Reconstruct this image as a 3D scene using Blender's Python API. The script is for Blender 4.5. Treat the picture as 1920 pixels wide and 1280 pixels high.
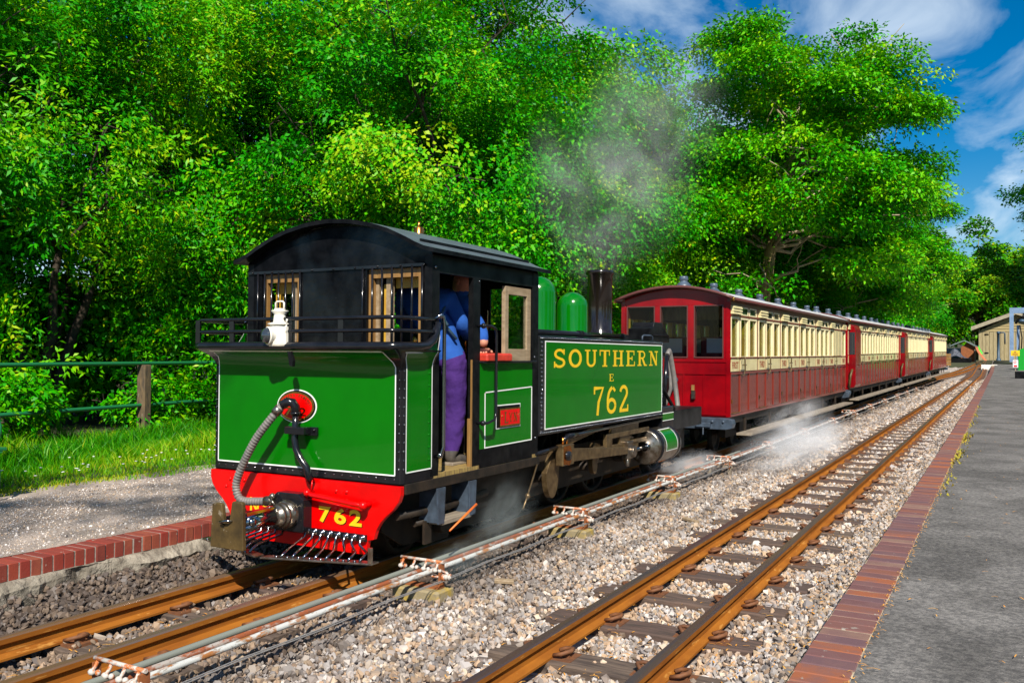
import bpy, bmesh, math, random
import numpy as np
from mathutils import Vector, Matrix, noise as mnoise

# ------------------------------------------------------------------ scene, camera, light
S = bpy.context.scene
for o in list(bpy.data.objects):
    bpy.data.objects.remove(o)
COL = S.collection
R_ = math.radians
rnd = random.Random(7)

# camera: 1.49 m above the rail tops, standing on the right-hand platform, looking across at the train
F_PX, VPX, VPY, ROLL, CAMH = 1650.0, 1876.0, 672.0, 0.4, 1.486
yax = Vector((VPX - 960, -(VPY - 640), F_PX)).normalized()
hd = Vector((math.cos(R_(ROLL)), -math.sin(R_(ROLL)), 0))
up = yax.cross(hd).normalized()
if up.y < 0:
    up = -up
xax = yax.cross(up)
if xax.x < 0:
    xax = -xax
cam_d = bpy.data.cameras.new('camera')
cam = bpy.data.objects.new('camera', cam_d)
COL.objects.link(cam)
cam_d.sensor_width = 36.0
cam_d.lens = F_PX / 1920 * 36
cam_d.clip_start = 0.05
cam_d.clip_end = 2000
rot = Matrix(((xax.x, xax.y, -xax.z), (yax.x, yax.y, -yax.z), (up.x, up.y, -up.z)))
cam.matrix_world = Matrix.Translation((0, 0, CAMH)) @ rot.to_4x4()
S.camera = cam

SUN_DIR = Vector((0.66, -1.0, 1.10)).normalized()      # towards the sun
SUN_EL = math.asin(SUN_DIR.z)
SUN_AZ = math.atan2(SUN_DIR.x, SUN_DIR.y)
sun_d = bpy.data.lights.new('sun', 'SUN')
sun_d.energy = 5.0
sun_d.angle = R_(0.5)
sun_d.color = (1.0, 0.94, 0.84)
sun = bpy.data.objects.new('sun', sun_d)
COL.objects.link(sun)
sun.rotation_euler = (-SUN_DIR).to_track_quat('-Z', 'Y').to_euler()
sun.location = SUN_DIR * 60

W = bpy.data.worlds.new('World')
S.world = W
W.use_nodes = True
wn, wl = W.node_tree.nodes, W.node_tree.links
wn.clear()
w_out = wn.new('ShaderNodeOutputWorld')
w_bg = wn.new('ShaderNodeBackground')
w_bg.inputs['Strength'].default_value = 0.07
sky = wn.new('ShaderNodeTexSky')
sky.sky_type = 'NISHITA'
sky.sun_disc = False
sky.sun_elevation = SUN_EL
sky.sun_rotation = SUN_AZ
sky.air_density = 1.0
sky.dust_density = 0.2
sky.ozone_density = 3.0
w_hs = wn.new('ShaderNodeHueSaturation')
w_hs.inputs['Saturation'].default_value = 1.6
w_hs.inputs['Value'].default_value = 0.98
wl.new(sky.outputs[0], w_hs.inputs['Color'])
# clouds: streaky noise over the whole sky
w_tc = wn.new('ShaderNodeTexCoord')
w_sep = wn.new('ShaderNodeSeparateXYZ')
wl.new(w_tc.outputs['Generated'], w_sep.inputs[0])
w_add = wn.new('ShaderNodeMath'); w_add.operation = 'ADD'; w_add.inputs[1].default_value = 0.18
wl.new(w_sep.outputs['Z'], w_add.inputs[0])
w_mx = wn.new('ShaderNodeMath'); w_mx.operation = 'MAXIMUM'; w_mx.inputs[1].default_value = 0.05
wl.new(w_add.outputs[0], w_mx.inputs[0])
w_dv = wn.new('ShaderNodeVectorMath'); w_dv.operation = 'DIVIDE'
w_cmb = wn.new('ShaderNodeCombineXYZ')
for i in range(3):
    wl.new(w_mx.outputs[0], w_cmb.inputs[i])
wl.new(w_tc.outputs['Generated'], w_dv.inputs[0])
wl.new(w_cmb.outputs[0], w_dv.inputs[1])
w_map = wn.new('ShaderNodeMapping')
w_map.inputs['Location'].default_value = (1.35, 0.55, 0.0)
w_map.inputs['Scale'].default_value = (2.2, 1.25, 1.0)
wl.new(w_dv.outputs[0], w_map.inputs[0])
w_nz = wn.new('ShaderNodeTexNoise')
w_nz.inputs['Scale'].default_value = 1.5
w_nz.inputs['Detail'].default_value = 9
w_nz.inputs['Roughness'].default_value = 0.56
w_nz.inputs['Distortion'].default_value = 0.5
wl.new(w_map.outputs[0], w_nz.inputs['Vector'])
w_rp = wn.new('ShaderNodeValToRGB')
w_rp.color_ramp.elements[0].position = 0.46
w_rp.color_ramp.elements[1].position = 0.84
wl.new(w_nz.outputs['Fac'], w_rp.inputs['Fac'])
w_mix = wn.new('ShaderNodeMix'); w_mix.data_type = 'RGBA'
wl.new(w_rp.outputs['Color'], w_mix.inputs['Factor'])
wl.new(w_hs.outputs['Color'], w_mix.inputs['A'])
w_mix.inputs['B'].default_value = (8.4, 9.8, 11.0, 1)
wl.new(w_mix.outputs['Result'], w_bg.inputs['Color'])
wl.new(w_bg.outputs[0], w_out.inputs[0])

S.view_settings.view_transform = 'Standard'
S.view_settings.look = 'None'
S.view_settings.exposure = 0.55
S.view_settings.gamma = 1.0
S.view_settings.use_curve_mapping = False
S.render.engine = 'CYCLES'
S.cycles.use_denoising = True
S.cycles.max_bounces = 8
S.cycles.transparent_max_bounces = 8
S.cycles.volume_bounces = 2
S.cycles.volume_step_rate = 2.5
S.cycles.volume_max_steps = 128

# ------------------------------------------------------------------ materials
MATS = {}
def mat(name, col, rough=0.5, metal=0.0, spec=0.5, coat=0.0, col2=None, scale=8.0, bias=(0.35, 0.65), bump=None,
        stretch=None, randcol=None, trans=None, col3=None, detail=6.0, transm=0.0):
    """Principled material. col2: noise-mixed second colour; col3: sparse flecks of a third; randcol: colours picked per object;
    bump=(scale, strength, distance)."""
    m = bpy.data.materials.new(name)
    m.use_nodes = True
    nt = m.node_tree
    n, l = nt.nodes, nt.links
    p = n['Principled BSDF']
    p.inputs['Base Color'].default_value = (*col, 1)
    p.inputs['Roughness'].default_value = rough
    p.inputs['Metallic'].default_value = metal
    p.inputs['Specular IOR Level'].default_value = spec
    p.inputs['Coat Weight'].default_value = coat
    p.inputs['Coat Roughness'].default_value = 0.04
    p.inputs['Transmission Weight'].default_value = transm
    tc = n.new('ShaderNodeTexCoord')
    vec = tc.outputs['Object']
    if stretch:
        mp = n.new('ShaderNodeMapping')
        mp.inputs['Scale'].default_value = stretch
        l.new(vec, mp.inputs[0])
        vec = mp.outputs[0]
    base = None
    if randcol:
        oi = n.new('ShaderNodeObjectInfo')
        rp = n.new('ShaderNodeValToRGB')
        rp.color_ramp.interpolation = 'CONSTANT'
        while len(rp.color_ramp.elements) < len(randcol):
            rp.color_ramp.elements.new(0.5)
        for i, c in enumerate(randcol):
            rp.color_ramp.elements[i].position = i / len(randcol)
            rp.color_ramp.elements[i].color = (*c, 1)
        l.new(oi.outputs['Random'], rp.inputs['Fac'])
        base = rp.outputs['Color']
        ad = n.new('ShaderNodeVectorMath'); ad.operation = 'ADD'
        cx = n.new('ShaderNodeCombineXYZ')
        ml = n.new('ShaderNodeMath'); ml.operation = 'MULTIPLY'; ml.inputs[1].default_value = 50
        l.new(oi.outputs['Random'], ml.inputs[0])
        l.new(ml.outputs[0], cx.inputs[0]); l.new(ml.outputs[0], cx.inputs[1])
        l.new(vec, ad.inputs[0]); l.new(cx.outputs[0], ad.inputs[1])
        vec = ad.outputs[0]
    def mixin(base, c, sc, lo, hi, det=6.0, rgh=0.6):
        nz = n.new('ShaderNodeTexNoise')
        nz.inputs['Scale'].default_value = sc
        nz.inputs['Detail'].default_value = det
        nz.inputs['Roughness'].default_value = rgh
        l.new(vec, nz.inputs['Vector'])
        r = n.new('ShaderNodeMapRange')
        r.inputs['From Min'].default_value = lo
        r.inputs['From Max'].default_value = hi
        l.new(nz.outputs['Fac'], r.inputs['Value'])
        mx = n.new('ShaderNodeMix'); mx.data_type = 'RGBA'
        l.new(r.outputs['Result'], mx.inputs['Factor'])
        if base is None:
            mx.inputs['A'].default_value = (*col, 1)
        else:
            l.new(base, mx.inputs['A'])
        mx.inputs['B'].default_value = (*c, 1)
        return mx.outputs['Result'], r.outputs['Result']
    if col2:
        base, _ = mixin(base, col2, scale, bias[0], bias[1], detail)
    if col3:
        base, _ = mixin(base, col3[0], col3[1], col3[2], col3[2] + 0.05)
    if base is not None:
        l.new(base, p.inputs['Base Color'])
    if bump:
        nz = n.new('ShaderNodeTexNoise')
        nz.inputs['Scale'].default_value = bump[0]
        nz.inputs['Detail'].default_value = 5
        l.new(vec, nz.inputs['Vector'])
        b = n.new('ShaderNodeBump')
        b.inputs['Strength'].default_value = bump[1]
        b.inputs['Distance'].default_value = bump[2]
        l.new(nz.outputs['Fac'], b.inputs['Height'])
        l.new(b.outputs[0], p.inputs['Normal'])
    MATS[name] = m
    return m

def leaf_mat(name, c_dark, c_mid, c_light, c_warm, warm=0.96, tl=0.19):
    m = bpy.data.materials.new(name)
    m.use_nodes = True
    nt = m.node_tree; n, l = nt.nodes, nt.links
    p = n['Principled BSDF']
    p.inputs['Roughness'].default_value = 0.42
    p.inputs['Specular IOR Level'].default_value = 0.12
    at = n.new('ShaderNodeAttribute'); at.attribute_name = 'tint'
    rp = n.new('ShaderNodeValToRGB')
    e = rp.color_ramp.elements
    e[0].position = 0.0; e[0].color = (*c_dark, 1)
    e[1].position = 0.92; e[1].color = (*c_warm, 1)
    a = e.new(0.40); a.color = (*c_mid, 1)
    b = e.new(0.68); b.color = (*c_light, 1)
    l.new(at.outputs['Fac'], rp.inputs['Fac'])
    l.new(rp.outputs['Color'], p.inputs['Base Color'])
    t = n.new('ShaderNodeBsdfTranslucent')
    hs = n.new('ShaderNodeHueSaturation')
    hs.inputs['Hue'].default_value = 0.485
    hs.inputs['Value'].default_value = 1.25
    l.new(rp.outputs['Color'], hs.inputs['Color'])
    l.new(hs.outputs['Color'], t.inputs['Color'])
    mx = n.new('ShaderNodeMixShader'); mx.inputs[0].default_value = tl
    l.new(p.outputs[0], mx.inputs[1]); l.new(t.outputs[0], mx.inputs[2])
    l.new(mx.outputs[0], n['Material Output'].inputs['Surface'])
    MATS[name] = m
    return m

mat('dome_green', (0.001, 0.14, 0.001), 0.2, spec=0.3, coat=0.7, col2=(0.001, 0.12, 0.001), scale=3)
mat('loco_green', (0.001, 0.145, 0.001), 0.25, spec=0.16, coat=0.32, col2=(0.001, 0.125, 0.001), scale=3, bump=(1.6, 0.10, 0.03))
mat('black_gloss', (0.005, 0.0055, 0.007), 0.16, spec=0.45, col2=(0.012, 0.012, 0.015), scale=5, bump=(60, 0.03, 0.002))
mat('black_satin', (0.003, 0.0032, 0.004), 0.38, spec=0.16, col2=(0.009, 0.0092, 0.010), scale=14, bump=(90, 0.12, 0.002))
mat('black_wall', (0.002, 0.0022, 0.003), 0.18, spec=0.16, col2=(0.006, 0.0065, 0.008), scale=9, bump=(20, 0.2, 0.01), col3=((0.10, 0.11, 0.12), 70, 0.71))  # pale grey flecks paint a speckled sheen into the wall colour
mat('black_grime', (0.010, 0.008, 0.006), 0.6, spec=0.3, col2=(0.032, 0.021, 0.013), scale=10, bump=(40, 0.25, 0.004))
mat('roof_grey', (0.10, 0.125, 0.135), 0.42, col2=(0.07, 0.09, 0.10), scale=6, bump=(50, 0.1, 0.002))
mat('signal_red', (0.78, 0.0, 0.0), 0.28, spec=0.35, coat=0.1, col2=(0.62, 0.0, 0.0), scale=4)
mat('lining_white', (0.8, 0.82, 0.76), 0.4)
mat('letter_yellow', (0.86, 0.56, 0.01), 0.35, col2=(0.78, 0.48, 0.01), scale=20)
mat('brass', (0.75, 0.48, 0.12), 0.22, metal=1.0, col2=(0.45, 0.25, 0.06), scale=30)
mat('copper', (0.75, 0.28, 0.06), 0.25, metal=1.0)
mat('chrome', (0.30, 0.31, 0.33), 0.14, metal=1.0)
mat('steel', (0.34, 0.31, 0.27), 0.28, metal=0.9, col2=(0.16, 0.12, 0.08), scale=20)
mat('steel_oily', (0.22, 0.15, 0.07), 0.36, metal=0.6, col2=(0.09, 0.055, 0.025), scale=14)
mat('brown_plate', (0.15, 0.095, 0.03), 0.5, metal=0.4, col2=(0.06, 0.04, 0.016), scale=9, col3=((0.30, 0.24, 0.16), 14, 0.62))
mat('rubber_hose', (0.13, 0.12, 0.115), 0.55, col2=(0.20, 0.18, 0.16), scale=12)
mat('chimney_black', (0.012, 0.008, 0.006), 0.16, spec=0.6, coat=0.3)
mat('wood_varnish', (0.30, 0.17, 0.055), 0.4, col2=(0.20, 0.10, 0.03), scale=6, stretch=(6, 6, 0.8))
mat('wood_pale', (0.36, 0.27, 0.17), 0.5, col2=(0.25, 0.175, 0.10), scale=7, stretch=(5, 1, 5))
mat('wood_yellow', (0.55, 0.33, 0.03), 0.5, col2=(0.42, 0.22, 0.02), scale=5)
mat('wood_floor', (0.36, 0.25, 0.07), 0.7, col2=(0.16, 0.10, 0.04), scale=9, stretch=(1, 6, 1))
mat('wood_weathered', (0.28, 0.23, 0.165), 0.8, col2=(0.17, 0.135, 0.10), scale=6, stretch=(4, 0.6, 4), bump=(20, 0.3, 0.003))
mat('cushion_red', (0.60, 0.045, 0.02), 0.5, col2=(0.42, 0.03, 0.015), scale=12)
mat('lamp_white', (0.78, 0.74, 0.64), 0.35, col2=(0.60, 0.50, 0.36), scale=9, bias=(0.55, 0.75))
mat('glass_dark', (0.03, 0.035, 0.04), 0.04, spec=0.8, coat=1.0)
m = mat('glass', (0.9, 0.95, 0.95), 0.02, spec=0.5)
def _glass():
    n, l = m.node_tree.nodes, m.node_tree.links
    tr = n.new('ShaderNodeBsdfTransparent'); tr.inputs[0].default_value = (0.86, 0.9, 0.88, 1)
    gl = n.new('ShaderNodeBsdfGlossy'); gl.inputs['Roughness'].default_value = 0.02
    fr = n.new('ShaderNodeFresnel'); fr.inputs[0].default_value = 1.5
    mx = n.new('ShaderNodeMixShader')
    hf = n.new('ShaderNodeMath'); hf.operation = 'MULTIPLY'; hf.inputs[1].default_value = 0.3
    l.new(fr.outputs[0], hf.inputs[0]); l.new(hf.outputs[0], mx.inputs[0]); l.new(tr.outputs[0], mx.inputs[1]); l.new(gl.outputs[0], mx.inputs[2])
    l.new(mx.outputs[0], n['Material Output'].inputs['Surface'])
_glass()
mat('car_red', (0.30, 0.0015, 0.005), 0.25, spec=0.3, coat=0.15, col2=(0.17, 0.0015, 0.005), scale=2)
mat('car_brown', (0.20, 0.026, 0.014), 0.22, spec=0.3, coat=0.25, col2=(0.13, 0.016, 0.010), scale=3, bump=(1.6, 0.08, 0.05))
mat('car_bead', (0.19, 0.024, 0.015), 0.28, coat=0.3)
mat('car_cream', (0.76, 0.66, 0.34), 0.35, coat=0.3, col2=(0.62, 0.52, 0.26), scale=6)
mat('car_frame', (0.80, 0.73, 0.45), 0.4, col2=(0.74, 0.65, 0.36), scale=8)
mat('car_roof', (0.58, 0.57, 0.55), 0.55, col2=(0.40, 0.39, 0.38), scale=5)
mat('car_roof_edge', (0.11, 0.035, 0.03), 0.4)
mat('curtain', (0.55, 0.36, 0.06), 0.8, col2=(0.66, 0.50, 0.16), scale=10, stretch=(6, 6, 0.4))
mat('seat_red', (0.17, 0.008, 0.018), 0.7, col2=(0.11, 0.005, 0.012), scale=12)
mat('cloth_white', (0.62, 0.58, 0.66), 0.8)
mat('vent_blue', (0.07, 0.10, 0.145), 0.4, col2=(0.04, 0.055, 0.08), scale=9)
mat('slate_blue', (0.06, 0.085, 0.12), 0.45, col2=(0.03, 0.04, 0.055), scale=12)
mat('sign_letter_red', (0.34, 0.07, 0.03), 0.5)
mat('rail_rust', (0.33, 0.118, 0.014), 0.85, spec=0.12, col2=(0.22, 0.070, 0.010), scale=7, stretch=(1, 0.35, 3), bump=(70, 0.25, 0.002), col3=((0.42, 0.19, 0.04), 16, 0.62))
mat('rail_top', (0.095, 0.070, 0.078), 0.36, metal=0.5, col2=(0.15, 0.085, 0.05), scale=5, stretch=(6, 0.15, 1))
mat('rail_top_bright', (0.20, 0.15, 0.13), 0.32, metal=0.5, col2=(0.30, 0.15, 0.06), scale=5, stretch=(6, 0.15, 1))
mat('clip_rust', (0.19, 0.07, 0.022), 0.75, col2=(0.11, 0.045, 0.02), scale=20)
mat('sleeper_wood', (0.12, 0.085, 0.062), 0.85, col2=(0.052, 0.036, 0.028), scale=6, stretch=(0.7, 6, 6), bump=(24, 0.5, 0.006),
    randcol=[(0.135, 0.085, 0.062), (0.17, 0.12, 0.085), (0.105, 0.066, 0.052), (0.15, 0.105, 0.075), (0.12, 0.072, 0.054)])
mat('pipe_grey', (0.20, 0.215, 0.18), 0.5, col2=(0.20, 0.21, 0.18), scale=5, stretch=(3, 0.5, 3))
mat('pipe_rusty', (0.36, 0.32, 0.28), 0.6, col2=(0.27, 0.075, 0.025), scale=9, stretch=(2, 0.8, 2), bias=(0.43, 0.52), col3=((0.17, 0.07, 0.035), 30, 0.56))
mat('pipe_white', (0.52, 0.52, 0.49), 0.55, col2=(0.33, 0.13, 0.035), scale=10, stretch=(2, 0.7, 2), bias=(0.49, 0.57), col3=((0.30, 0.27, 0.23), 26, 0.57))
mat('stand_paint', (0.50, 0.46, 0.41), 0.6, col2=(0.45, 0.13, 0.03), scale=22, bias=(0.5, 0.58))
mat('rust', (0.30, 0.095, 0.022), 0.8, col2=(0.20, 0.06, 0.02), scale=14)
mat('block_lichen', (0.26, 0.21, 0.12), 0.9, col2=(0.36, 0.25, 0.05), scale=9, bias=(0.45, 0.6), bump=(30, 0.5, 0.01))
mat('wire_steel', (0.42, 0.40, 0.38), 0.4, metal=0.6)
mat('brick_red', (0.33, 0.05, 0.025), 0.85, col2=(0.20, 0.035, 0.02), scale=9, bump=(60, 0.4, 0.004),
    randcol=[(0.24, 0.026, 0.013), (0.18, 0.024, 0.014), (0.28, 0.04, 0.018), (0.22, 0.022, 0.012), (0.15, 0.024, 0.016), (0.26, 0.06, 0.028)],
    col3=((0.34, 0.27, 0.22), 16, 0.66))
mat('brick_paver', (0.18, 0.10, 0.09), 0.9, spec=0.2, col2=(0.17, 0.09, 0.085), scale=7, bias=(0.45, 0.7), bump=(70, 0.3, 0.003),
    randcol=[(0.16, 0.075, 0.072), (0.21, 0.085, 0.06), (0.135, 0.075, 0.082), (0.29, 0.095, 0.045), (0.18, 0.082, 0.07), (0.22, 0.13, 0.10), (0.145, 0.07, 0.068)],
    col3=((0.30, 0.26, 0.22), 20, 0.66))
mat('mortar', (0.52, 0.42, 0.28), 0.95, col2=(0.30, 0.23, 0.15), scale=20, bump=(80, 0.5, 0.006))
mat('mortar_grey', (0.36, 0.32, 0.27), 0.95, col2=(0.24, 0.21, 0.17), scale=14, bump=(30, 0.7, 0.012))
mat('footing', (0.34, 0.30, 0.235), 0.95, col2=(0.12, 0.10, 0.075), scale=7, bump=(12, 1.0, 0.05))
mat('asphalt', (0.10, 0.094, 0.090), 0.92, spec=0.2, col2=(0.20, 0.186, 0.172), scale=42, bias=(0.40, 0.62), detail=9, bump=(110, 0.8, 0.008), col3=((0.42, 0.38, 0.34), 75, 0.66))
mat('path_gravel', (0.46, 0.375, 0.31), 0.95, spec=0.2, col2=(0.27, 0.215, 0.18), scale=34, detail=9, bump=(90, 0.9, 0.012), col3=((0.62, 0.54, 0.46), 60, 0.60))
mat('earth', (0.05, 0.042, 0.022), 0.95, col2=(0.035, 0.05, 0.012), scale=2, bump=(14, 0.6, 0.04))
mat('straw', (0.58, 0.32, 0.07), 0.8, col2=(0.62, 0.25, 0.02), scale=3)
mat('fence_green', (0.012, 0.15, 0.05), 0.4)
mat('post_wood', (0.16, 0.105, 0.05), 0.85, col2=(0.06, 0.045, 0.03), scale=8, stretch=(3, 3, 0.8), col3=((0.34, 0.38, 0.32), 6, 0.64))
mat('bark', (0.36, 0.27, 0.10), 0.9, col2=(0.15, 0.11, 0.045), scale=5, stretch=(3, 3, 0.7), bump=(12, 0.6, 0.03), col3=((0.26, 0.24, 0.06), 3, 0.6))
mat('bark_dark', (0.055, 0.038, 0.022), 0.9, col2=(0.03, 0.022, 0.014), scale=5, bump=(14, 0.6, 0.03))
mat('bark_pale', (0.40, 0.33, 0.22), 0.8, col2=(0.26, 0.20, 0.11), scale=3, bump=(10, 0.4, 0.02))
mat('shed_board', (0.38, 0.31, 0.17), 0.8, col2=(0.27, 0.21, 0.105), scale=5, stretch=(4, 4, 0.5))
mat('shed_cladding', (0.36, 0.28, 0.13), 0.8, col2=(0.25, 0.19, 0.085), scale=5, stretch=(0.5, 4, 4))
mat('shed_roof', (0.38, 0.33, 0.23), 0.8, col2=(0.26, 0.22, 0.15), scale=4)
mat('gantry_blue', (0.20, 0.30, 0.45), 0.45, col2=(0.13, 0.20, 0.32), scale=4)
mat('crane_blue', (0.035, 0.075, 0.12), 0.5)
mat('panel_green', (0.004, 0.30, 0.02), 0.4)
mat('sign_yellow', (0.86, 0.52, 0.01), 0.5)
mat('sign_white', (0.8, 0.78, 0.78), 0.5)
mat('sign_mark', (0.30, 0.17, 0.03), 0.6)
mat('sign_red', (0.7, 0.02, 0.03), 0.5)
mat('slide_orange', (0.55, 0.17, 0.08), 0.5)
mat('slide_green', (0.05, 0.5, 0.03), 0.5)
mat('hut_roof', (0.20, 0.27, 0.27), 0.6, col2=(0.13, 0.18, 0.18), scale=4)
mat('coal', (0.03, 0.035, 0.05), 0.5, col2=(0.09, 0.10, 0.13), scale=8, bump=(10, 0.8, 0.1))
mat('shirt_blue', (0.026, 0.105, 0.40), 0.85, spec=0.15, col2=(0.015, 0.065, 0.28), scale=6, bump=(7, 0.4, 0.03))
mat('trousers_purple', (0.070, 0.028, 0.17), 0.9, spec=0.1, col2=(0.04, 0.016, 0.11), scale=5, bump=(11, 0.6, 0.03))
mat('skin', (0.50, 0.22, 0.14), 0.55)
mat('shoe', (0.05, 0.045, 0.042), 0.5, col2=(0.10, 0.085, 0.07), scale=20)
mat('hair', (0.05, 0.03, 0.02), 0.7)
mat('cap_red', (0.45, 0.02, 0.02), 0.7)
mat('sun_glint_orange', (0.80, 0.16, 0.02), 0.5)  # orange of a sun glint, painted on the drain pipe
mat('daisy', (0.8, 0.8, 0.75), 0.7)
mat('moss', (0.22, 0.24, 0.01), 0.9, col2=(0.36, 0.22, 0.02), scale=4)
mat('white_board', (0.75, 0.73, 0.68), 0.6)
leaf_mat('leaf_willow', (0.003, 0.11, 0.0), (0.016, 0.28, 0.0), (0.13, 0.43, 0.001), (0.36, 0.48, 0.004))
leaf_mat('leaf_hazel', (0.002, 0.10, 0.0), (0.012, 0.27, 0.0), (0.09, 0.42, 0.001), (0.32, 0.46, 0.006))
leaf_mat('leaf_yellow', (0.010, 0.13, 0.0), (0.055, 0.29, 0.0), (0.19, 0.42, 0.001), (0.42, 0.45, 0.004))
leaf_mat('leaf_beech', (0.002, 0.105, 0.0), (0.020, 0.30, 0.0), (0.13, 0.46, 0.001), (0.30, 0.48, 0.004))
leaf_mat('leaf_far', (0.008, 0.13, 0.001), (0.035, 0.26, 0.001), (0.15, 0.37, 0.001), (0.34, 0.38, 0.006))
leaf_mat('grass_blade', (0.006, 0.11, 0.001), (0.035, 0.24, 0.001), (0.17, 0.37, 0.002), (0.40, 0.40, 0.02))

def mottle(name, scale, lo, hi, amount, det=5):
    nt = MATS[name].node_tree; n, l = nt.nodes, nt.links
    p = n['Principled BSDF']
    src = p.inputs['Base Color'].links[0].from_socket
    tc = n.new('ShaderNodeTexCoord')
    nz = n.new('ShaderNodeTexNoise'); nz.inputs['Scale'].default_value = scale; nz.inputs['Detail'].default_value = det; nz.inputs['Distortion'].default_value = 0.6
    l.new(tc.outputs['Object'], nz.inputs['Vector'])
    r = n.new('ShaderNodeMapRange'); r.inputs['From Min'].default_value = lo; r.inputs['From Max'].default_value = hi
    r.inputs['To Min'].default_value = 1 - amount; r.inputs['To Max'].default_value = 1 + amount * 0.6
    l.new(nz.outputs['Fac'], r.inputs['Value'])
    mx = n.new('ShaderNodeVectorMath'); mx.operation = 'SCALE'
    l.new(src, mx.inputs[0]); l.new(r.outputs[0], mx.inputs['Scale'])
    l.new(mx.outputs[0], p.inputs['Base Color'])
def patchy_gloss(name, scale, lo, hi):
    nt = MATS[name].node_tree; n, l = nt.nodes, nt.links
    tc = n.new('ShaderNodeTexCoord')
    nz = n.new('ShaderNodeTexNoise'); nz.inputs['Scale'].default_value = scale; nz.inputs['Detail'].default_value = 7
    l.new(tc.outputs['Object'], nz.inputs['Vector'])
    r = n.new('ShaderNodeMapRange'); r.inputs['From Min'].default_value = 0.42; r.inputs['From Max'].default_value = 0.66
    r.inputs['To Min'].default_value = lo; r.inputs['To Max'].default_value = hi
    l.new(nz.outputs['Fac'], r.inputs['Value'])
    l.new(r.outputs[0], n['Principled BSDF'].inputs['Specular IOR Level'])
patchy_gloss('black_wall', 2.2, 0.03, 0.42)
patchy_gloss('black_satin', 3.0, 0.05, 0.25)
mottle('asphalt', 1.3, 0.38, 0.62, 0.30)
mottle('asphalt', 7.0, 0.40, 0.60, 0.10)
mottle('path_gravel', 2.0, 0.4, 0.6, 0.2)
mottle('signal_red', 2.5, 0.4, 0.62, 0.14)
mottle('car_brown', 0.8, 0.4, 0.62, 0.15)
mottle('car_red', 1.5, 0.4, 0.62, 0.2)
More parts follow.
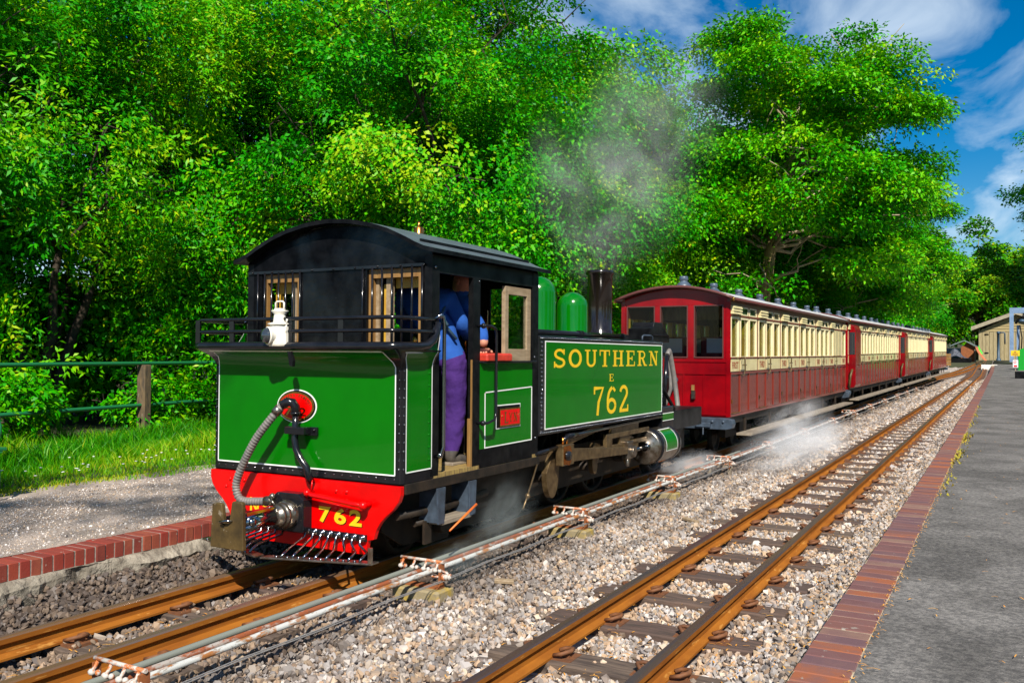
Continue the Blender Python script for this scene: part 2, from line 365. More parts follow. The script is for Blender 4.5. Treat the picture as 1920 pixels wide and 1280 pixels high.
# ------------------------------------------------------------------ mesh builder
ORG = {}
class MB:
    def __init__(s):
        s.v, s.f, s.m, s.sm = [], [], [], []
        s.mi = 0
    def add(s, vs, fs, smooth=False):
        b = len(s.v)
        s.v += [tuple(v) for v in vs]
        s.f += [tuple(i + b for i in f) for f in fs]
        s.m += [s.mi] * len(fs)
        s.sm += [smooth] * len(fs)
        return s
    def box(s, x0, y0, z0, x1, y1, z1):
        vs = [(x0, y0, z0), (x1, y0, z0), (x1, y1, z0), (x0, y1, z0), (x0, y0, z1), (x1, y0, z1), (x1, y1, z1), (x0, y1, z1)]
        return s.add(vs, [(0, 3, 2, 1), (4, 5, 6, 7), (0, 1, 5, 4), (1, 2, 6, 5), (2, 3, 7, 6), (3, 0, 4, 7)])
    def cbox(s, x0, y0, z0, x1, y1, z1, b):
        """box with chamfered vertical and top edges"""
        p = [(x0 + b, y0), (x1 - b, y0), (x1, y0 + b), (x1, y1 - b), (x1 - b, y1), (x0 + b, y1), (x0, y1 - b), (x0, y0 + b)]
        q = [(x0 + 2 * b, y0 + b), (x1 - 2 * b, y0 + b), (x1 - b, y0 + 2 * b), (x1 - b, y1 - 2 * b), (x1 - 2 * b, y1 - b), (x0 + 2 * b, y1 - b), (x0 + b, y1 - 2 * b), (x0 + b, y0 + 2 * b)]
        vs = [(a, c, z0) for a, c in p] + [(a, c, z1 - b) for a, c in p] + [(a, c, z1) for a, c in q]
        fs = [tuple(range(7, -1, -1)), tuple(range(16, 24))]
        for k in (0, 8):
            fs += [(k + i, k + (i + 1) % 8, k + 8 + (i + 1) % 8, k + 8 + i) for i in range(8)]
        return s.add(vs, fs)
    def obox(s, c, size, rz=0, rx=0, ry=0):
        M = Matrix.Translation(c) @ Matrix.Rotation(rz, 4, 'Z') @ Matrix.Rotation(ry, 4, 'Y') @ Matrix.Rotation(rx, 4, 'X')
        a, b, d = [k / 2 for k in size]
        vs = [M @ Vector(p) for p in [(-a, -b, -d), (a, -b, -d), (a, b, -d), (-a, b, -d), (-a, -b, d), (a, -b, d), (a, b, d), (-a, b, d)]]
        return s.add(vs, [(0, 3, 2, 1), (4, 5, 6, 7), (0, 1, 5, 4), (1, 2, 6, 5), (2, 3, 7, 6), (3, 0, 4, 7)])
    def tube(s, pts, r, n=8, caps=True, smooth=True, closed=False):
        pts = [Vector(p) for p in pts]
        k = len(pts)
        rs = r if isinstance(r, (list, tuple)) else [r] * k
        vs, fs = [], []
        prev = None
        for i, p in enumerate(pts):
            if closed:
                t = pts[(i + 1) % k] - pts[i - 1]
            else:
                t = pts[min(i + 1, k - 1)] - pts[max(i - 1, 0)]
            t.normalize()
            if prev is None:
                a = Vector((0, 0, 1)) if abs(t.z) < 0.9 else Vector((1, 0, 0))
                u = t.cross(a).normalized()
            else:
                u = (prev - t * prev.dot(t)).normalized()
            prev = u
            w = t.cross(u)
            for j in range(n):
                a = 2 * math.pi * j / n
                vs.append(p + (u * math.cos(a) + w * math.sin(a)) * rs[i])
        for i in range(k if closed else k - 1):
            for j in range(n):
                i2 = (i + 1) % k
                fs.append((i * n + j, i * n + (j + 1) % n, i2 * n + (j + 1) % n, i2 * n + j))
        s.add(vs, fs, smooth)
        if caps and not closed:
            b = len(s.v) - len(vs)
            for f in (tuple(b + j for j in range(n - 1, -1, -1)), tuple(b + (k - 1) * n + j for j in range(n))):
                s.f.append(f); s.m.append(s.mi); s.sm.append(False)
        return s
    def cyl(s, p0, p1, r0, r1=None, n=12, caps=True, smooth=True):
        return s.tube([p0, p1], [r0, r0 if r1 is None else r1], n, caps, smooth)
    def lathe(s, prof, origin, axis='Z', n=24, smooth=True):
        vs, fs = [], []
        o = Vector(origin)
        for r, h in prof:
            for j in range(n):
                a = 2 * math.pi * j / n
                c, d = r * math.cos(a), r * math.sin(a)
                vs.append(o + (Vector((c, d, h)) if axis == 'Z' else Vector((d, h, c)) if axis == 'Y' else Vector((h, c, d))))
        for i in range(len(prof) - 1):
            for j in range(n):
                fs.append((i * n + j, i * n + (j + 1) % n, (i + 1) * n + (j + 1) % n, (i + 1) * n + j))
        return s.add(vs, fs, smooth)
    def prism(s, poly, plane, d0, d1):
        k = len(poly)
        def at(p, d):
            return (p[0], d, p[1]) if plane == 'xz' else (d, p[0], p[1]) if plane == 'yz' else (p[0], p[1], d)
        vs = [at(p, d0) for p in poly] + [at(p, d1) for p in poly]
        fs = [tuple(range(k - 1, -1, -1)), tuple(range(k, 2 * k))] + [(i, (i + 1) % k, k + (i + 1) % k, k + i) for i in range(k)]
        return s.add(vs, fs)
    def grid(s, rows, smooth=False):
        nr, nc = len(rows), len(rows[0])
        vs = [p for r in rows for p in r]
        fs = [(i * nc + j, i * nc + j + 1, (i + 1) * nc + j + 1, (i + 1) * nc + j) for i in range(nr - 1) for j in range(nc - 1)]
        return s.add(vs, fs, smooth)
    def ball(s, c, r, nu=8, nv=5, sc=(1, 1, 1)):
        vs, fs = [], []
        for i in range(nv + 1):
            t = math.pi * i / nv
            for j in range(nu):
                a = 2 * math.pi * j / nu
                vs.append((c[0] + r * sc[0] * math.sin(t) * math.cos(a), c[1] + r * sc[1] * math.sin(t) * math.sin(a), c[2] + r * sc[2] * math.cos(t)))
        for i in range(nv):
            for j in range(nu):
                fs.append((i * nu + j, (i + 1) * nu + j, (i + 1) * nu + (j + 1) % nu, i * nu + (j + 1) % nu))
        return s.add(vs, fs, True)
    def strip(s, a, b, u, w):
        """flat strip from a to b, half width w along u"""
        a, b, u = Vector(a), Vector(b), Vector(u)
        return s.add([a - u * w, b - u * w, b + u * w, a + u * w], [(0, 1, 2, 3)])
    def mesh(s, name, mats, org=(0, 0, 0)):
        me = bpy.data.meshes.new(name)
        ox, oy, oz = org
        me.from_pydata([(x - ox, y - oy, z - oz) for x, y, z in s.v], [], s.f)
        for mm in (mats if isinstance(mats, (list, tuple)) else [mats]):
            me.materials.append(MATS[mm] if isinstance(mm, str) else mm)
        me.polygons.foreach_set('material_index', s.m)
        me.polygons.foreach_set('use_smooth', s.sm)
        me.update()
        return me
    def build(s, name, mats, parent=None, bevel=0, kind=None):
        org = ORG.get(parent.name, (0, 0, 0)) if parent is not None else (0, 0, 0)
        o = bpy.data.objects.new(name, s.mesh(name, mats, org))
        COL.objects.link(o)
        if parent is not None:
            o.parent = parent
            ORG[o.name] = org
        if bevel:
            b = o.modifiers.new('bevel', 'BEVEL')
            b.width = bevel; b.segments = 2; b.limit_method = 'ANGLE'; b.angle_limit = R_(40)
        if kind:
            o['kind'] = kind
        return o

def tag(o, label=None, cat=None, group=None, kind=None):
    if label: o['label'] = label
    if cat: o['category'] = cat
    if group: o['group'] = group
    if kind: o['kind'] = kind
    return o

def thing(name, loc, label, cat, group=None, rz=0):
    o = bpy.data.objects.new(name, None)
    COL.objects.link(o)
    o.location = loc
    o.rotation_euler = (0, 0, rz)
    o.empty_display_size = 0.2
    ORG[o.name] = tuple(loc) if rz == 0 else (0, 0, 0)
    return tag(o, label, cat, group)

def dup_tree(o, parent=None):
    c = o.copy()
    COL.objects.link(c)
    if parent is not None:
        c.parent = parent
    for ch in list(o.children):
        dup_tree(ch, c)
    return c

def inst(mesh, name, parent=None, loc=(0, 0, 0), rot=(0, 0, 0), scale=(1, 1, 1)):
    o = bpy.data.objects.new(name, mesh)
    COL.objects.link(o)
    o.location, o.rotation_euler, o.scale = loc, rot, scale
    if parent is not None:
        o.parent = parent
    return o

# ------------------------------------------------------------------ lettering
def arc(cx, cy, rx, ry, a0, a1, n=10):
    return [(cx + rx * math.cos(R_(a0 + (a1 - a0) * i / n)), cy + ry * math.sin(R_(a0 + (a1 - a0) * i / n))) for i in range(n + 1)]
TH, TN, SL = 0.17, 0.085, 0.085
def serif(x, y, w=0.30):
    return ([(x - w / 2, y), (x + w / 2, y)], SL)
GLY = {
 'S': (0.72, [(arc(0.36, 0.735, 0.25, 0.215, 20, 250, 10) + arc(0.36, 0.265, 0.27, 0.215, 80, -160, 10), 0.14), ([(0.62, 0.70), (0.62, 1.0)], 0.075), ([(0.07, 0.0), (0.07, 0.33)], 0.075)]),
 'O': (0.84, [(arc(0.42, 0.5, 0.335, 0.44, 0, 360, 22), 0.16)]),
 'U': (0.84, [([(0.20, 1.0), (0.20, 0.32)] + arc(0.44, 0.32, 0.24, 0.26, 180, 360, 8) + [(0.68, 1.0)], 0.135), serif(0.20, 0.957, 0.36), serif(0.68, 0.957, 0.30)]),
 'T': (0.78, [([(0.39, 0), (0.39, 1.0)], TH), ([(0.02, 0.957), (0.76, 0.957)], SL), ([(0.055, 0.66), (0.055, 1.0)], 0.07), ([(0.725, 0.66), (0.725, 1.0)], 0.07), serif(0.39, 0.043, 0.36)]),
 'H': (0.88, [([(0.2, 0), (0.2, 1)], TH), ([(0.68, 0), (0.68, 1)], TH), ([(0.2, 0.5), (0.68, 0.5)], TN), serif(0.2, 0.043, 0.36), serif(0.2, 0.957, 0.36), serif(0.68, 0.043, 0.36), serif(0.68, 0.957, 0.36)]),
 'E': (0.78, [([(0.2, 0), (0.2, 1)], TH), ([(0.02, 0.957), (0.70, 0.957)], SL), ([(0.02, 0.043), (0.74, 0.043)], SL), ([(0.2, 0.5), (0.5, 0.5)], TN), ([(0.665, 0.7), (0.665, 1)], 0.07), ([(0.705, 0), (0.705, 0.3)], 0.07), ([(0.5, 0.36), (0.5, 0.64)], 0.07)]),
 'R': (0.86, [([(0.2, 0), (0.2, 1)], TH), ([(0.2, 0.955), (0.45, 0.955)] + arc(0.45, 0.735, 0.20, 0.22, 90, -90, 8) + [(0.2, 0.515)], 0.105), ([(0.46, 0.5), (0.68, 0.02)], 0.15), serif(0.2, 0.043, 0.36), serif(0.10, 0.957, 0.2), serif(0.74, 0.043, 0.22)]),
 'N': (0.88, [([(0.18, 0), (0.18, 1)], TN), ([(0.70, 0), (0.70, 1)], TN), ([(0.19, 0.96), (0.69, 0.04)], TH), serif(0.18, 0.043, 0.32), serif(0.14, 0.957, 0.26), serif(0.70, 0.957, 0.32)]),
 'L': (0.66, [([(0.2, 0), (0.2, 1)], 0.15), ([(0.05, 0.05), (0.62, 0.05)], 0.1), serif(0.2, 0.95, 0.34), ([(0.6, 0), (0.6, 0.28)], 0.07)]),
 'Y': (0.74, [([(0.37, 0), (0.37, 0.45)], 0.15), ([(0.1, 1), (0.37, 0.42)], 0.13), ([(0.64, 1), (0.37, 0.42)], 0.10), serif(0.1, 0.957, 0.24), serif(0.64, 0.957, 0.24), serif(0.37, 0.043, 0.32)]),
 '7': (0.62, [([(0.03, 0.945), (0.56, 0.945), (0.30, 0.45), (0.24, 0.0)], 0.13), ([(0.06, 0.74), (0.06, 1.0)], 0.08)]),
 '6': (0.64, [(arc(0.32, 0.28, 0.235, 0.225, 0, 360, 16), 0.13), (arc(0.42, 0.45, 0.335, 0.49, 100, 200, 8), 0.13), ([(0.40, 0.93), (0.54, 0.80)], 0.11)]),
 '2': (0.64, [(arc(0.31, 0.72, 0.22, 0.22, 170, -30, 9) + [(0.09, 0.10)], 0.13), ([(0.04, 0.06), (0.60, 0.06)], 0.12), ([(0.58, 0.0), (0.58, 0.26)], 0.08)]),
}
def ribbon(mb, pts, w, P, lift):
    vs, fs = [], []
    n = len(pts)
    for i, (u, v) in enumerate(pts):
        a, b = pts[max(i - 1, 0)], pts[min(i + 1, n - 1)]
        tx, ty = b[0] - a[0], b[1] - a[1]
        L = math.hypot(tx, ty) or 1
        nx, ny = -ty / L * w / 2, tx / L * w / 2
        vs += [P(u - nx, v - ny, lift), P(u + nx, v + ny, lift)]
    for i in range(n - 1):
        fs.append((2 * i, 2 * i + 2, 2 * i + 3, 2 * i + 1))
    mb.add(vs, fs)
def stroke_text(mb, text, org, U, V, N, width, height, lift=0.002, gap=0.13, wide=1.0):
    org, U, V, N = Vector(org), Vector(U), Vector(V), Vector(N)
    tot = sum(GLY[c][0] for c in text) + gap * (len(text) - 1)
    sx = width / tot
    x = 0
    k = 0
    for c in text:
        w, strokes = GLY[c]
        for pts, sw in strokes:
            P = lambda u, v, d: org + U * ((x + u) * sx) + V * (v * height) + N * d
            # stroke widths measured in glyph units of height, squeezed horizontally with the glyph
            ribbon(mb, pts, sw, P, lift + 0.00025 * (k % 9))
            k += 1
        x += w + gap
    return mb

_TXT = {}
def font_mesh(text, bold=0.0):
    key = (text, bold)
    if key in _TXT:
        return _TXT[key]
    cu = bpy.data.curves.new('txt', 'FONT')
    cu.body = text
    cu.size = 1.0
    cu.offset = bold
    cu.resolution_u = 3
    ob = bpy.data.objects.new('txt', cu)
    COL.objects.link(ob)
    dg = bpy.context.evaluated_depsgraph_get()
    me = bpy.data.meshes.new_from_object(ob.evaluated_get(dg))
    vs = [tuple(v.co) for v in me.vertices]
    fs = [tuple(p.vertices) for p in me.polygons]
    bpy.data.objects.remove(ob)
    bpy.data.curves.remove(cu)
    bpy.data.meshes.remove(me)
    x0, x1 = min(v[0] for v in vs), max(v[0] for v in vs)
    y0, y1 = min(v[1] for v in vs), max(v[1] for v in vs)
    vs = [((v[0] - x0) / (x1 - x0), (v[1] - y0) / (y1 - y0)) for v in vs]
    _TXT[key] = (vs, fs, (x1 - x0) / (y1 - y0))
    return _TXT[key]
def font_text(mb, text, org, U, V, N, width, height, bold=0.0, lift=0.002):
    vs, fs, asp = font_mesh(text, bold)
    org, U, V, N = Vector(org), Vector(U), Vector(V), Vector(N)
    if width is None:
        width = height * asp
    mb.add([org + U * (a * width) + V * (b * height) + N * lift for a, b in vs], fs)
    return mb

# ================================================================== SETTING
def soft(t, k=4.0):
    return 0.5 * (t + math.sqrt(t * t + k * k))
def sstep(a, b, t):
    t = min(1, max(0, (t - a) / (b - a)))
    return t * t * (3 - 2 * t)
def RISE(y):
    return 0.0098 * soft(min(y, 80) - 18, 5.0) + 0.73 * sstep(62, 83, y)
def SHX(x, y):
    return x - x * 0.0053 * soft(min(y, 80) - 20, 5.0)
rng = np.random.default_rng(11)

# ---- ground: one sheet to the horizon
def ground_z(x, y):
    z = RISE(y) - 0.28
    if x < -5.35:
        z = RISE(y) + 0.17 - 0.17 * sstep(-8.5, -13, x) + 0.02 * math.sin(x * 1.7 + y * 0.9) * sstep(-8, -10, x)
        z += 1.2 * sstep(-22, -60, x)
    if x > -0.6:
        z = RISE(y) + 0.10
    yard = sstep(70.0, 84.0, y)
    z = z * (1 - yard) + 1.34 * yard
    z += 16.0 * sstep(100, 260, y) + 14 * sstep(400, 900, y)
    return z
xs = [-900, -500, -250, -120, -60, -40, -30, -24] + [-20 + i for i in range(0, 12)] + [-8, -7, -6.2, -5.6, -5.36, -5.34, -3, -1, -0.62, -0.58, 1, 3, 6, 12, 25, 50, 120, 300, 900]
ys = [-300, -100, -40, -15, -8, -4] + [i * 2 for i in range(0, 36)] + [72, 73, 74, 75, 76, 77, 78, 82, 90, 100, 115, 130, 150, 180, 220, 260, 320, 400, 600, 900, 1200]
mb = MB()
mb.grid([[(SHX(x, y) if -8 < x < 3 else x, y, ground_z(x, y)) for x in xs] for y in ys], True)
mb.build('ground', 'earth', kind='structure')

# ---- ballast bed between the two platforms
def bed_z(x, y):
    pts = [(-5.4, 0.02), (-5.15, -0.02), (-4.9, -0.10), (-4.6, -0.165), (-4.24, -0.145), (-3.9, -0.165), (-3.55, -0.15), (-3.1, -0.122), (-2.7, -0.130),
           (-2.3, -0.158), (-1.8, -0.156), (-1.2, -0.148), (-0.95, -0.06), (-0.72, 0.0)]
    for (a, za), (b, zb) in zip(pts, pts[1:]):
        if x <= b:
            return za + (zb - za) * max(0, (x - a)) / (b - a) + RISE(y)
    return pts[-1][1] + RISE(y)
bx = [-5.4, -5.2, -5.0, -4.8, -4.6, -4.4, -4.24, -4.1, -3.9, -3.7, -3.55, -3.3, -3.1, -2.9, -2.7, -2.5, -2.3, -2.0, -1.8, -1.5, -1.2, -1.0, -0.85, -0.72]
by = [-4 + 0.5 * i for i in range(60)] + [26 + 1.5 * i for i in range(39)]
mb = MB()
mb.grid([[(SHX(x, y), y, bed_z(x, y) - 0.02 + 0.012 * math.sin(x * 9 + y * 7.3) * math.sin(y * 4.1 - x * 3)) for x in bx] for y in by], True)
m = bpy.data.materials.new('ballast')
m.use_nodes = True
def _bal(m):
    n, l = m.node_tree.nodes, m.node_tree.links
    p = n['Principled BSDF']; p.inputs['Roughness'].default_value = 0.9
    tc = n.new('ShaderNodeTexCoord')
    vo = n.new('ShaderNodeTexVoronoi'); vo.inputs['Scale'].default_value = 17
    l.new(tc.outputs['Object'], vo.inputs['Vector'])
    sp = n.new('ShaderNodeSeparateColor'); l.new(vo.outputs['Color'], sp.inputs[0])
    rp = n.new('ShaderNodeValToRGB')
    cols = [(0.0, (0.16, 0.12, 0.10)), (0.3, (0.30, 0.25, 0.22)), (0.55, (0.40, 0.31, 0.24)), (0.8, (0.50, 0.45, 0.42)), (1.0, (0.60, 0.55, 0.50))]
    e = rp.color_ramp.elements
    e[0].color = (*cols[0][1], 1); e[1].color = (*cols[-1][1], 1)
    for q, c in cols[1:-1]:
        k = e.new(q); k.color = (*c, 1)
    l.new(sp.outputs[0], rp.inputs[0])
    # soot and oil where trains stand on the left-hand track
    sx = n.new('ShaderNodeSeparateXYZ'); l.new(tc.outputs['Object'], sx.inputs[0])
    mr = n.new('ShaderNodeMapRange'); mr.inputs['From Min'].default_value = -2.9; mr.inputs['From Max'].default_value = -3.6
    nz = n.new('ShaderNodeTexNoise'); nz.inputs['Scale'].default_value = 3; nz.inputs['Detail'].default_value = 5
    l.new(tc.outputs['Object'], nz.inputs['Vector'])
    ad = n.new('ShaderNodeMath'); ad.operation = 'ADD'
    l.new(sx.outputs['X'], ad.inputs[0]); l.new(nz.outputs['Fac'], ad.inputs[1])
    l.new(ad.outputs[0], mr.inputs['Value'])
    mx = n.new('ShaderNodeMix'); mx.data_type = 'RGBA'; mx.inputs['B'].default_value = (0.07, 0.052, 0.042, 1)
    l.new(mr.outputs[0], mx.inputs['Factor']); l.new(rp.outputs[0], mx.inputs['A'])
    l.new(mx.outputs['Result'], p.inputs['Base Color'])
    b = n.new('ShaderNodeBump'); b.inputs['Strength'].default_value = 0.9; b.inputs['Distance'].default_value = 0.03; b.invert = True
    l.new(vo.outputs['Distance'], b.inputs['Height']); l.new(b.outputs[0], p.inputs['Normal'])
_bal(m)
MATS['ballast'] = m
mb.build('ballast_bed', 'ballast', kind='structure')

# ---- loose ballast stones
def stone_mesh(seed):
    r = random.Random(seed)
    bm = bmesh.new()
    for _ in range(11):
        v = Vector((r.gauss(0, 1), r.gauss(0, 1), r.gauss(0, 1))).normalized()
        bm.verts.new((v.x * r.uniform(0.75, 1.15), v.y * r.uniform(0.7, 1.0), v.z * r.uniform(0.5, 0.85)))
    h = bmesh.ops.convex_hull(bm, input=bm.verts)
    bmesh.ops.delete(bm, geom=list({g for g in h['geom_interior'] + h['geom_unused'] if isinstance(g, bmesh.types.BMVert)}), context='VERTS')
    me = bpy.data.meshes.new('stone')
    bm.to_mesh(me); bm.free()
    me.materials.append(MATS['stone'])
    return me
m = bpy.data.materials.new('stone'); m.use_nodes = True
def _stone(m):
    n, l = m.node_tree.nodes, m.node_tree.links
    p = n['Principled BSDF']; p.inputs['Roughness'].default_value = 0.75
    a = n.new('ShaderNodeAttribute'); a.attribute_type = 'INSTANCER'; a.attribute_name = 'tint'
    s = n.new('ShaderNodeAttribute'); s.attribute_type = 'INSTANCER'; s.attribute_name = 'soot'
    rp = n.new('ShaderNodeValToRGB')
    cols = [(0.0, (0.10, 0.075, 0.06)), (0.14, (0.24, 0.20, 0.17)), (0.30, (0.40, 0.37, 0.35)), (0.44, (0.42, 0.28, 0.18)), (0.54, (0.44, 0.31, 0.20)), (0.63, (0.31, 0.285, 0.28)), (0.78, (0.56, 0.50, 0.45)), (0.90, (0.50, 0.36, 0.22)), (1.0, (0.74, 0.68, 0.63))]
    e = rp.color_ramp.elements
    e[0].color = (*cols[0][1], 1); e[1].color = (*cols[-1][1], 1)
    for q, c in cols[1:-1]:
        k = e.new(q); k.color = (*c, 1)
    l.new(a.outputs['Fac'], rp.inputs[0])
    tc = n.new('ShaderNodeTexCoord')
    nz = n.new('ShaderNodeTexNoise'); nz.inputs['Scale'].default_value = 2.5; nz.inputs['Detail'].default_value = 4
    l.new(tc.outputs['Object'], nz.inputs['Vector'])
    hs = n.new('ShaderNodeMix'); hs.data_type = 'RGBA'; hs.blend_type = 'MULTIPLY'; hs.inputs['Factor'].default_value = 0.6
    l.new(rp.outputs[0], hs.inputs['A']); l.new(nz.outputs['Color'], hs.inputs['B'])
    g = n.new('ShaderNodeMix'); g.data_type = 'RGBA'; g.blend_type = 'MIX'; g.inputs['Factor'].default_value = 0.35
    l.new(rp.outputs[0], g.inputs['B']); l.new(rp.outputs[0], g.inputs['A'])
    mx = n.new('ShaderNodeMix'); mx.data_type = 'RGBA'; mx.inputs['B'].default_value = (0.060, 0.043, 0.034, 1)
    l.new(s.outputs['Fac'], mx.inputs['Factor']); l.new(g.outputs['Result'], mx.inputs['A'])
    l.new(mx.outputs['Result'], p.inputs['Base Color'])
_stone(m)
MATS['stone'] = m
stones = bpy.data.collections.new('stone_sources')      # not linked to the scene: only the shapes the scatter draws from
for i in range(7):
    stones.objects.link(bpy.data.objects.new('stone_source', stone_mesh(i)))
def scatter(name, src, pts, rot, scl, idx, attrs):
    me = bpy.data.meshes.new(name)
    me.vertices.add(len(pts))
    me.vertices.foreach_set('co', np.asarray(pts, np.float32).ravel())
    a = me.attributes.new('rot', 'FLOAT_VECTOR', 'POINT'); a.data.foreach_set('vector', np.asarray(rot, np.float32).ravel())
    a = me.attributes.new('scl', 'FLOAT_VECTOR', 'POINT'); a.data.foreach_set('vector', np.asarray(scl, np.float32).ravel())
    a = me.attributes.new('idx', 'INT', 'POINT'); a.data.foreach_set('value', np.asarray(idx, np.int32))
    for k, v in attrs.items():
        a = me.attributes.new(k, 'FLOAT', 'POINT'); a.data.foreach_set('value', np.asarray(v, np.float32))
    o = bpy.data.objects.new(name, me)
    COL.objects.link(o)
    g = bpy.data.node_groups.new(name, 'GeometryNodeTree')
    g.interface.new_socket('Geometry', in_out='INPUT', socket_type='NodeSocketGeometry')
    g.interface.new_socket('Geometry', in_out='OUTPUT', socket_type='NodeSocketGeometry')
    N, L = g.nodes, g.links
    gi, go = N.new('NodeGroupInput'), N.new('NodeGroupOutput')
    ci = N.new('GeometryNodeCollectionInfo')
    ci.inputs['Collection'].default_value = src
    ci.inputs['Separate Children'].default_value = True
    ci.inputs['Reset Children'].default_value = True
    ip = N.new('GeometryNodeInstanceOnPoints')
    ip.inputs['Pick Instance'].default_value = True
    def na(nm, dt):
        q = N.new('GeometryNodeInputNamedAttribute'); q.data_type = dt; q.inputs['Name'].default_value = nm
        return q.outputs['Attribute']
    L.new(gi.outputs[0], ip.inputs['Points'])
    L.new(ci.outputs[0], ip.inputs['Instance'])
    L.new(na('idx', 'INT'), ip.inputs['Instance Index'])
    L.new(na('rot', 'FLOAT_VECTOR'), ip.inputs['Rotation'])
    L.new(na('scl', 'FLOAT_VECTOR'), ip.inputs['Scale'])
    L.new(ip.outputs[0], go.inputs[0])
    md = o.modifiers.new('scatter', 'NODES'); md.node_group = g
    return o
gr = np.random.default_rng(90)
ng = 17000
gxx = gr.uniform(-7.6, -5.50, ng); gyy = 2.2 + 7.5 * gr.random(ng) ** 1.25
gs = 0.0062 * np.exp(gr.normal(0, 0.35, ng))
tag(scatter('platform_gravel', stones, np.stack([gxx, gyy, np.array([0.199 + RISE(b) for b in gyy])], 1), gr.uniform(-3, 3, (ng, 3)), np.stack([gs] * 3, 1), gr.integers(0, 7, ng), {'tint': np.clip(gr.normal(0.75, 0.2, ng), 0, 1), 'soot': np.where(gr.random(ng) < 0.15, 0.7, 0.0)}),
    'fine pale gravel strewn over the left platform', kind='stuff')
SLP = 0.71          # sleeper spacing
RY0, LY0 = 4.24, 3.12
def zone(y0, y1, dens, size, seed):
    r = np.random.default_rng(seed)
    n = int((y1 - y0) * 4.45 * dens)
    x = r.uniform(-5.24, -0.76, n); y = r.uniform(y0, y1, n)
    keep = np.ones(n, bool)
    for c, p0, hl in ((-1.83, RY0, 0.67), (-4.24, LY0, 0.63)):
        ph = (y - p0 + SLP / 2) % SLP - SLP / 2
        on = (np.abs(ph) < 0.118) & (np.abs(x - c) < hl)
        edge = (np.abs(x - c) > 0.42)
        pr = np.where(edge, 0.06, 0.015) if c > -3 else np.where(np.abs(x - c) < 0.25, 0.10, 0.40)
        keep &= ~(on & (r.random(n) > pr))
    for xr in (-2.12, -1.48, -4.555, -3.925):
        keep &= ~((np.abs(x - xr) < 0.055))
    keep &= ~((np.abs(x + 3.22) < 0.02) & (r.random(n) < 0.5))
    x, y = x[keep], y[keep]
    n = len(x)
    s = size * np.exp(r.normal(0, 0.28, n))
    big = r.random(n) < 0.03
    s[big] *= 1.5
    z = np.array([bed_z(a, b) for a, b in zip(x, y)]) + r.uniform(-0.012, 0.016, n)
    phR = np.minimum(np.abs((y - RY0 + SLP / 2) % SLP - SLP / 2), 1)
    onS = ((phR < 0.098) & (np.abs(x + 1.83) < 0.63)) | ((np.abs((y - LY0 + SLP / 2) % SLP - SLP / 2) < 0.098) & (np.abs(x + 4.24) < 0.63))
    z = np.where(onS, np.maximum(z, -0.112 + np.array([RISE(b) for b in y])), z)
    xx = np.array([SHX(a, b) for a, b in zip(x, y)])
    tint = np.clip(r.beta(1.6, 1.3, n) , 0, 1)
    wob = 0.25 * np.sin(y * 1.9) + 0.2 * np.sin(y * 4.3 + 1) + r.normal(0, 0.18, n)
    soot = np.clip((-(x + wob * 0.6) - 2.72) / 0.75, 0, 1) * r.uniform(0.72, 1.0, n)
    soot = np.where((x < -3.5) & (x > -4.65) & (y < 4.8), soot * r.uniform(0.3, 1.0, n), soot)
    soot = np.maximum(soot, np.where(r.random(n) < 0.24, r.uniform(0.3, 0.8, n), 0))
    line = np.exp(-((x + 2.72 + 0.10 * np.sin(y * 1.3)) / 0.10) ** 2) * 0.65 + np.exp(-((x + 0.97 + 0.06 * np.sin(y * 2.3)) / 0.07) ** 2) * 0.5
    soot = np.maximum(soot, np.clip(line * r.uniform(0.3, 1.3, n), 0, 0.9))
    rusty = (np.minimum.reduce([np.abs(x - q) for q in (-2.12, -1.48, -4.555, -3.925)]) < 0.14)
    tint = np.where(rusty & (r.random(n) < 0.6), r.uniform(0.46, 0.54, n), tint)
    tint = np.where((x < -3.5) & (r.random(n) < 0.6), r.uniform(0.46, 0.56, n), tint)
    return np.stack([xx, y, z], 1), r.uniform(-3.1, 3.1, (n, 3)), np.stack([s, s, s * 0.95], 1), r.integers(0, 7, n), tint, soot
Z = [zone(1.0, 7.5, 1700, 0.0180, 1), zone(7.5, 14, 1250, 0.0205, 2), zone(14, 28, 560, 0.029, 3), zone(28, 55, 200, 0.045, 4)]
cat = [np.concatenate([q[i] for q in Z]) for i in range(6)]
tag(scatter('ballast_stones', stones, cat[0], cat[1], cat[2], cat[3], {'tint': cat[4], 'soot': cat[5]}),
    'loose grey, tan and white crushed stone ballast between the tracks', kind='stuff')

# ---- rails and sleepers
def rail_mesh(path, name, parent, topmat='rail_top'):
    prof = [(-0.048, -0.115), (0.048, -0.115), (0.048, -0.103), (0.010, -0.086), (0.008, -0.045), (0.027, -0.034), (0.028, -0.008), (0.022, 0.0), (-0.022, 0.0), (-0.028, -0.008), (-0.027, -0.034), (-0.008, -0.045), (-0.010, -0.086), (-0.048, -0.103)]
    mb = MB()
    k = len(prof)
    vs, fs, ms = [], [], []
    for i, (x, y, z) in enumerate(path):
        a, b = Vector(path[max(i - 1, 0)]), Vector(path[min(i + 1, len(path) - 1)])
        t = (b - a).normalized()
        nx = Vector((t.y, -t.x, 0)).normalized()
        for u, v in prof:
            vs.append((x + nx.x * u, y + nx.y * u, z + v))
    for i in range(len(path) - 1):
        for j in range(k):
            j2 = (j + 1) % k
            mb_face = (i * k + j, i * k + j2, (i + 1) * k + j2, (i + 1) * k + j)
            fs.append(mb_face); ms.append(1 if j in (6, 7, 8) else 0)
    b = len(fs)
    fs.append(tuple(range(k))); ms.append(0)
    mb.v, mb.f, mb.m, mb.sm = vs, fs, ms, [False] * len(fs)
    return mb.build(name, ['rail_rust', topmat], parent)
ys_r = [-3 + 0.8 * i for i in range(50)] + [37 + 1.2 * i for i in range(40)]
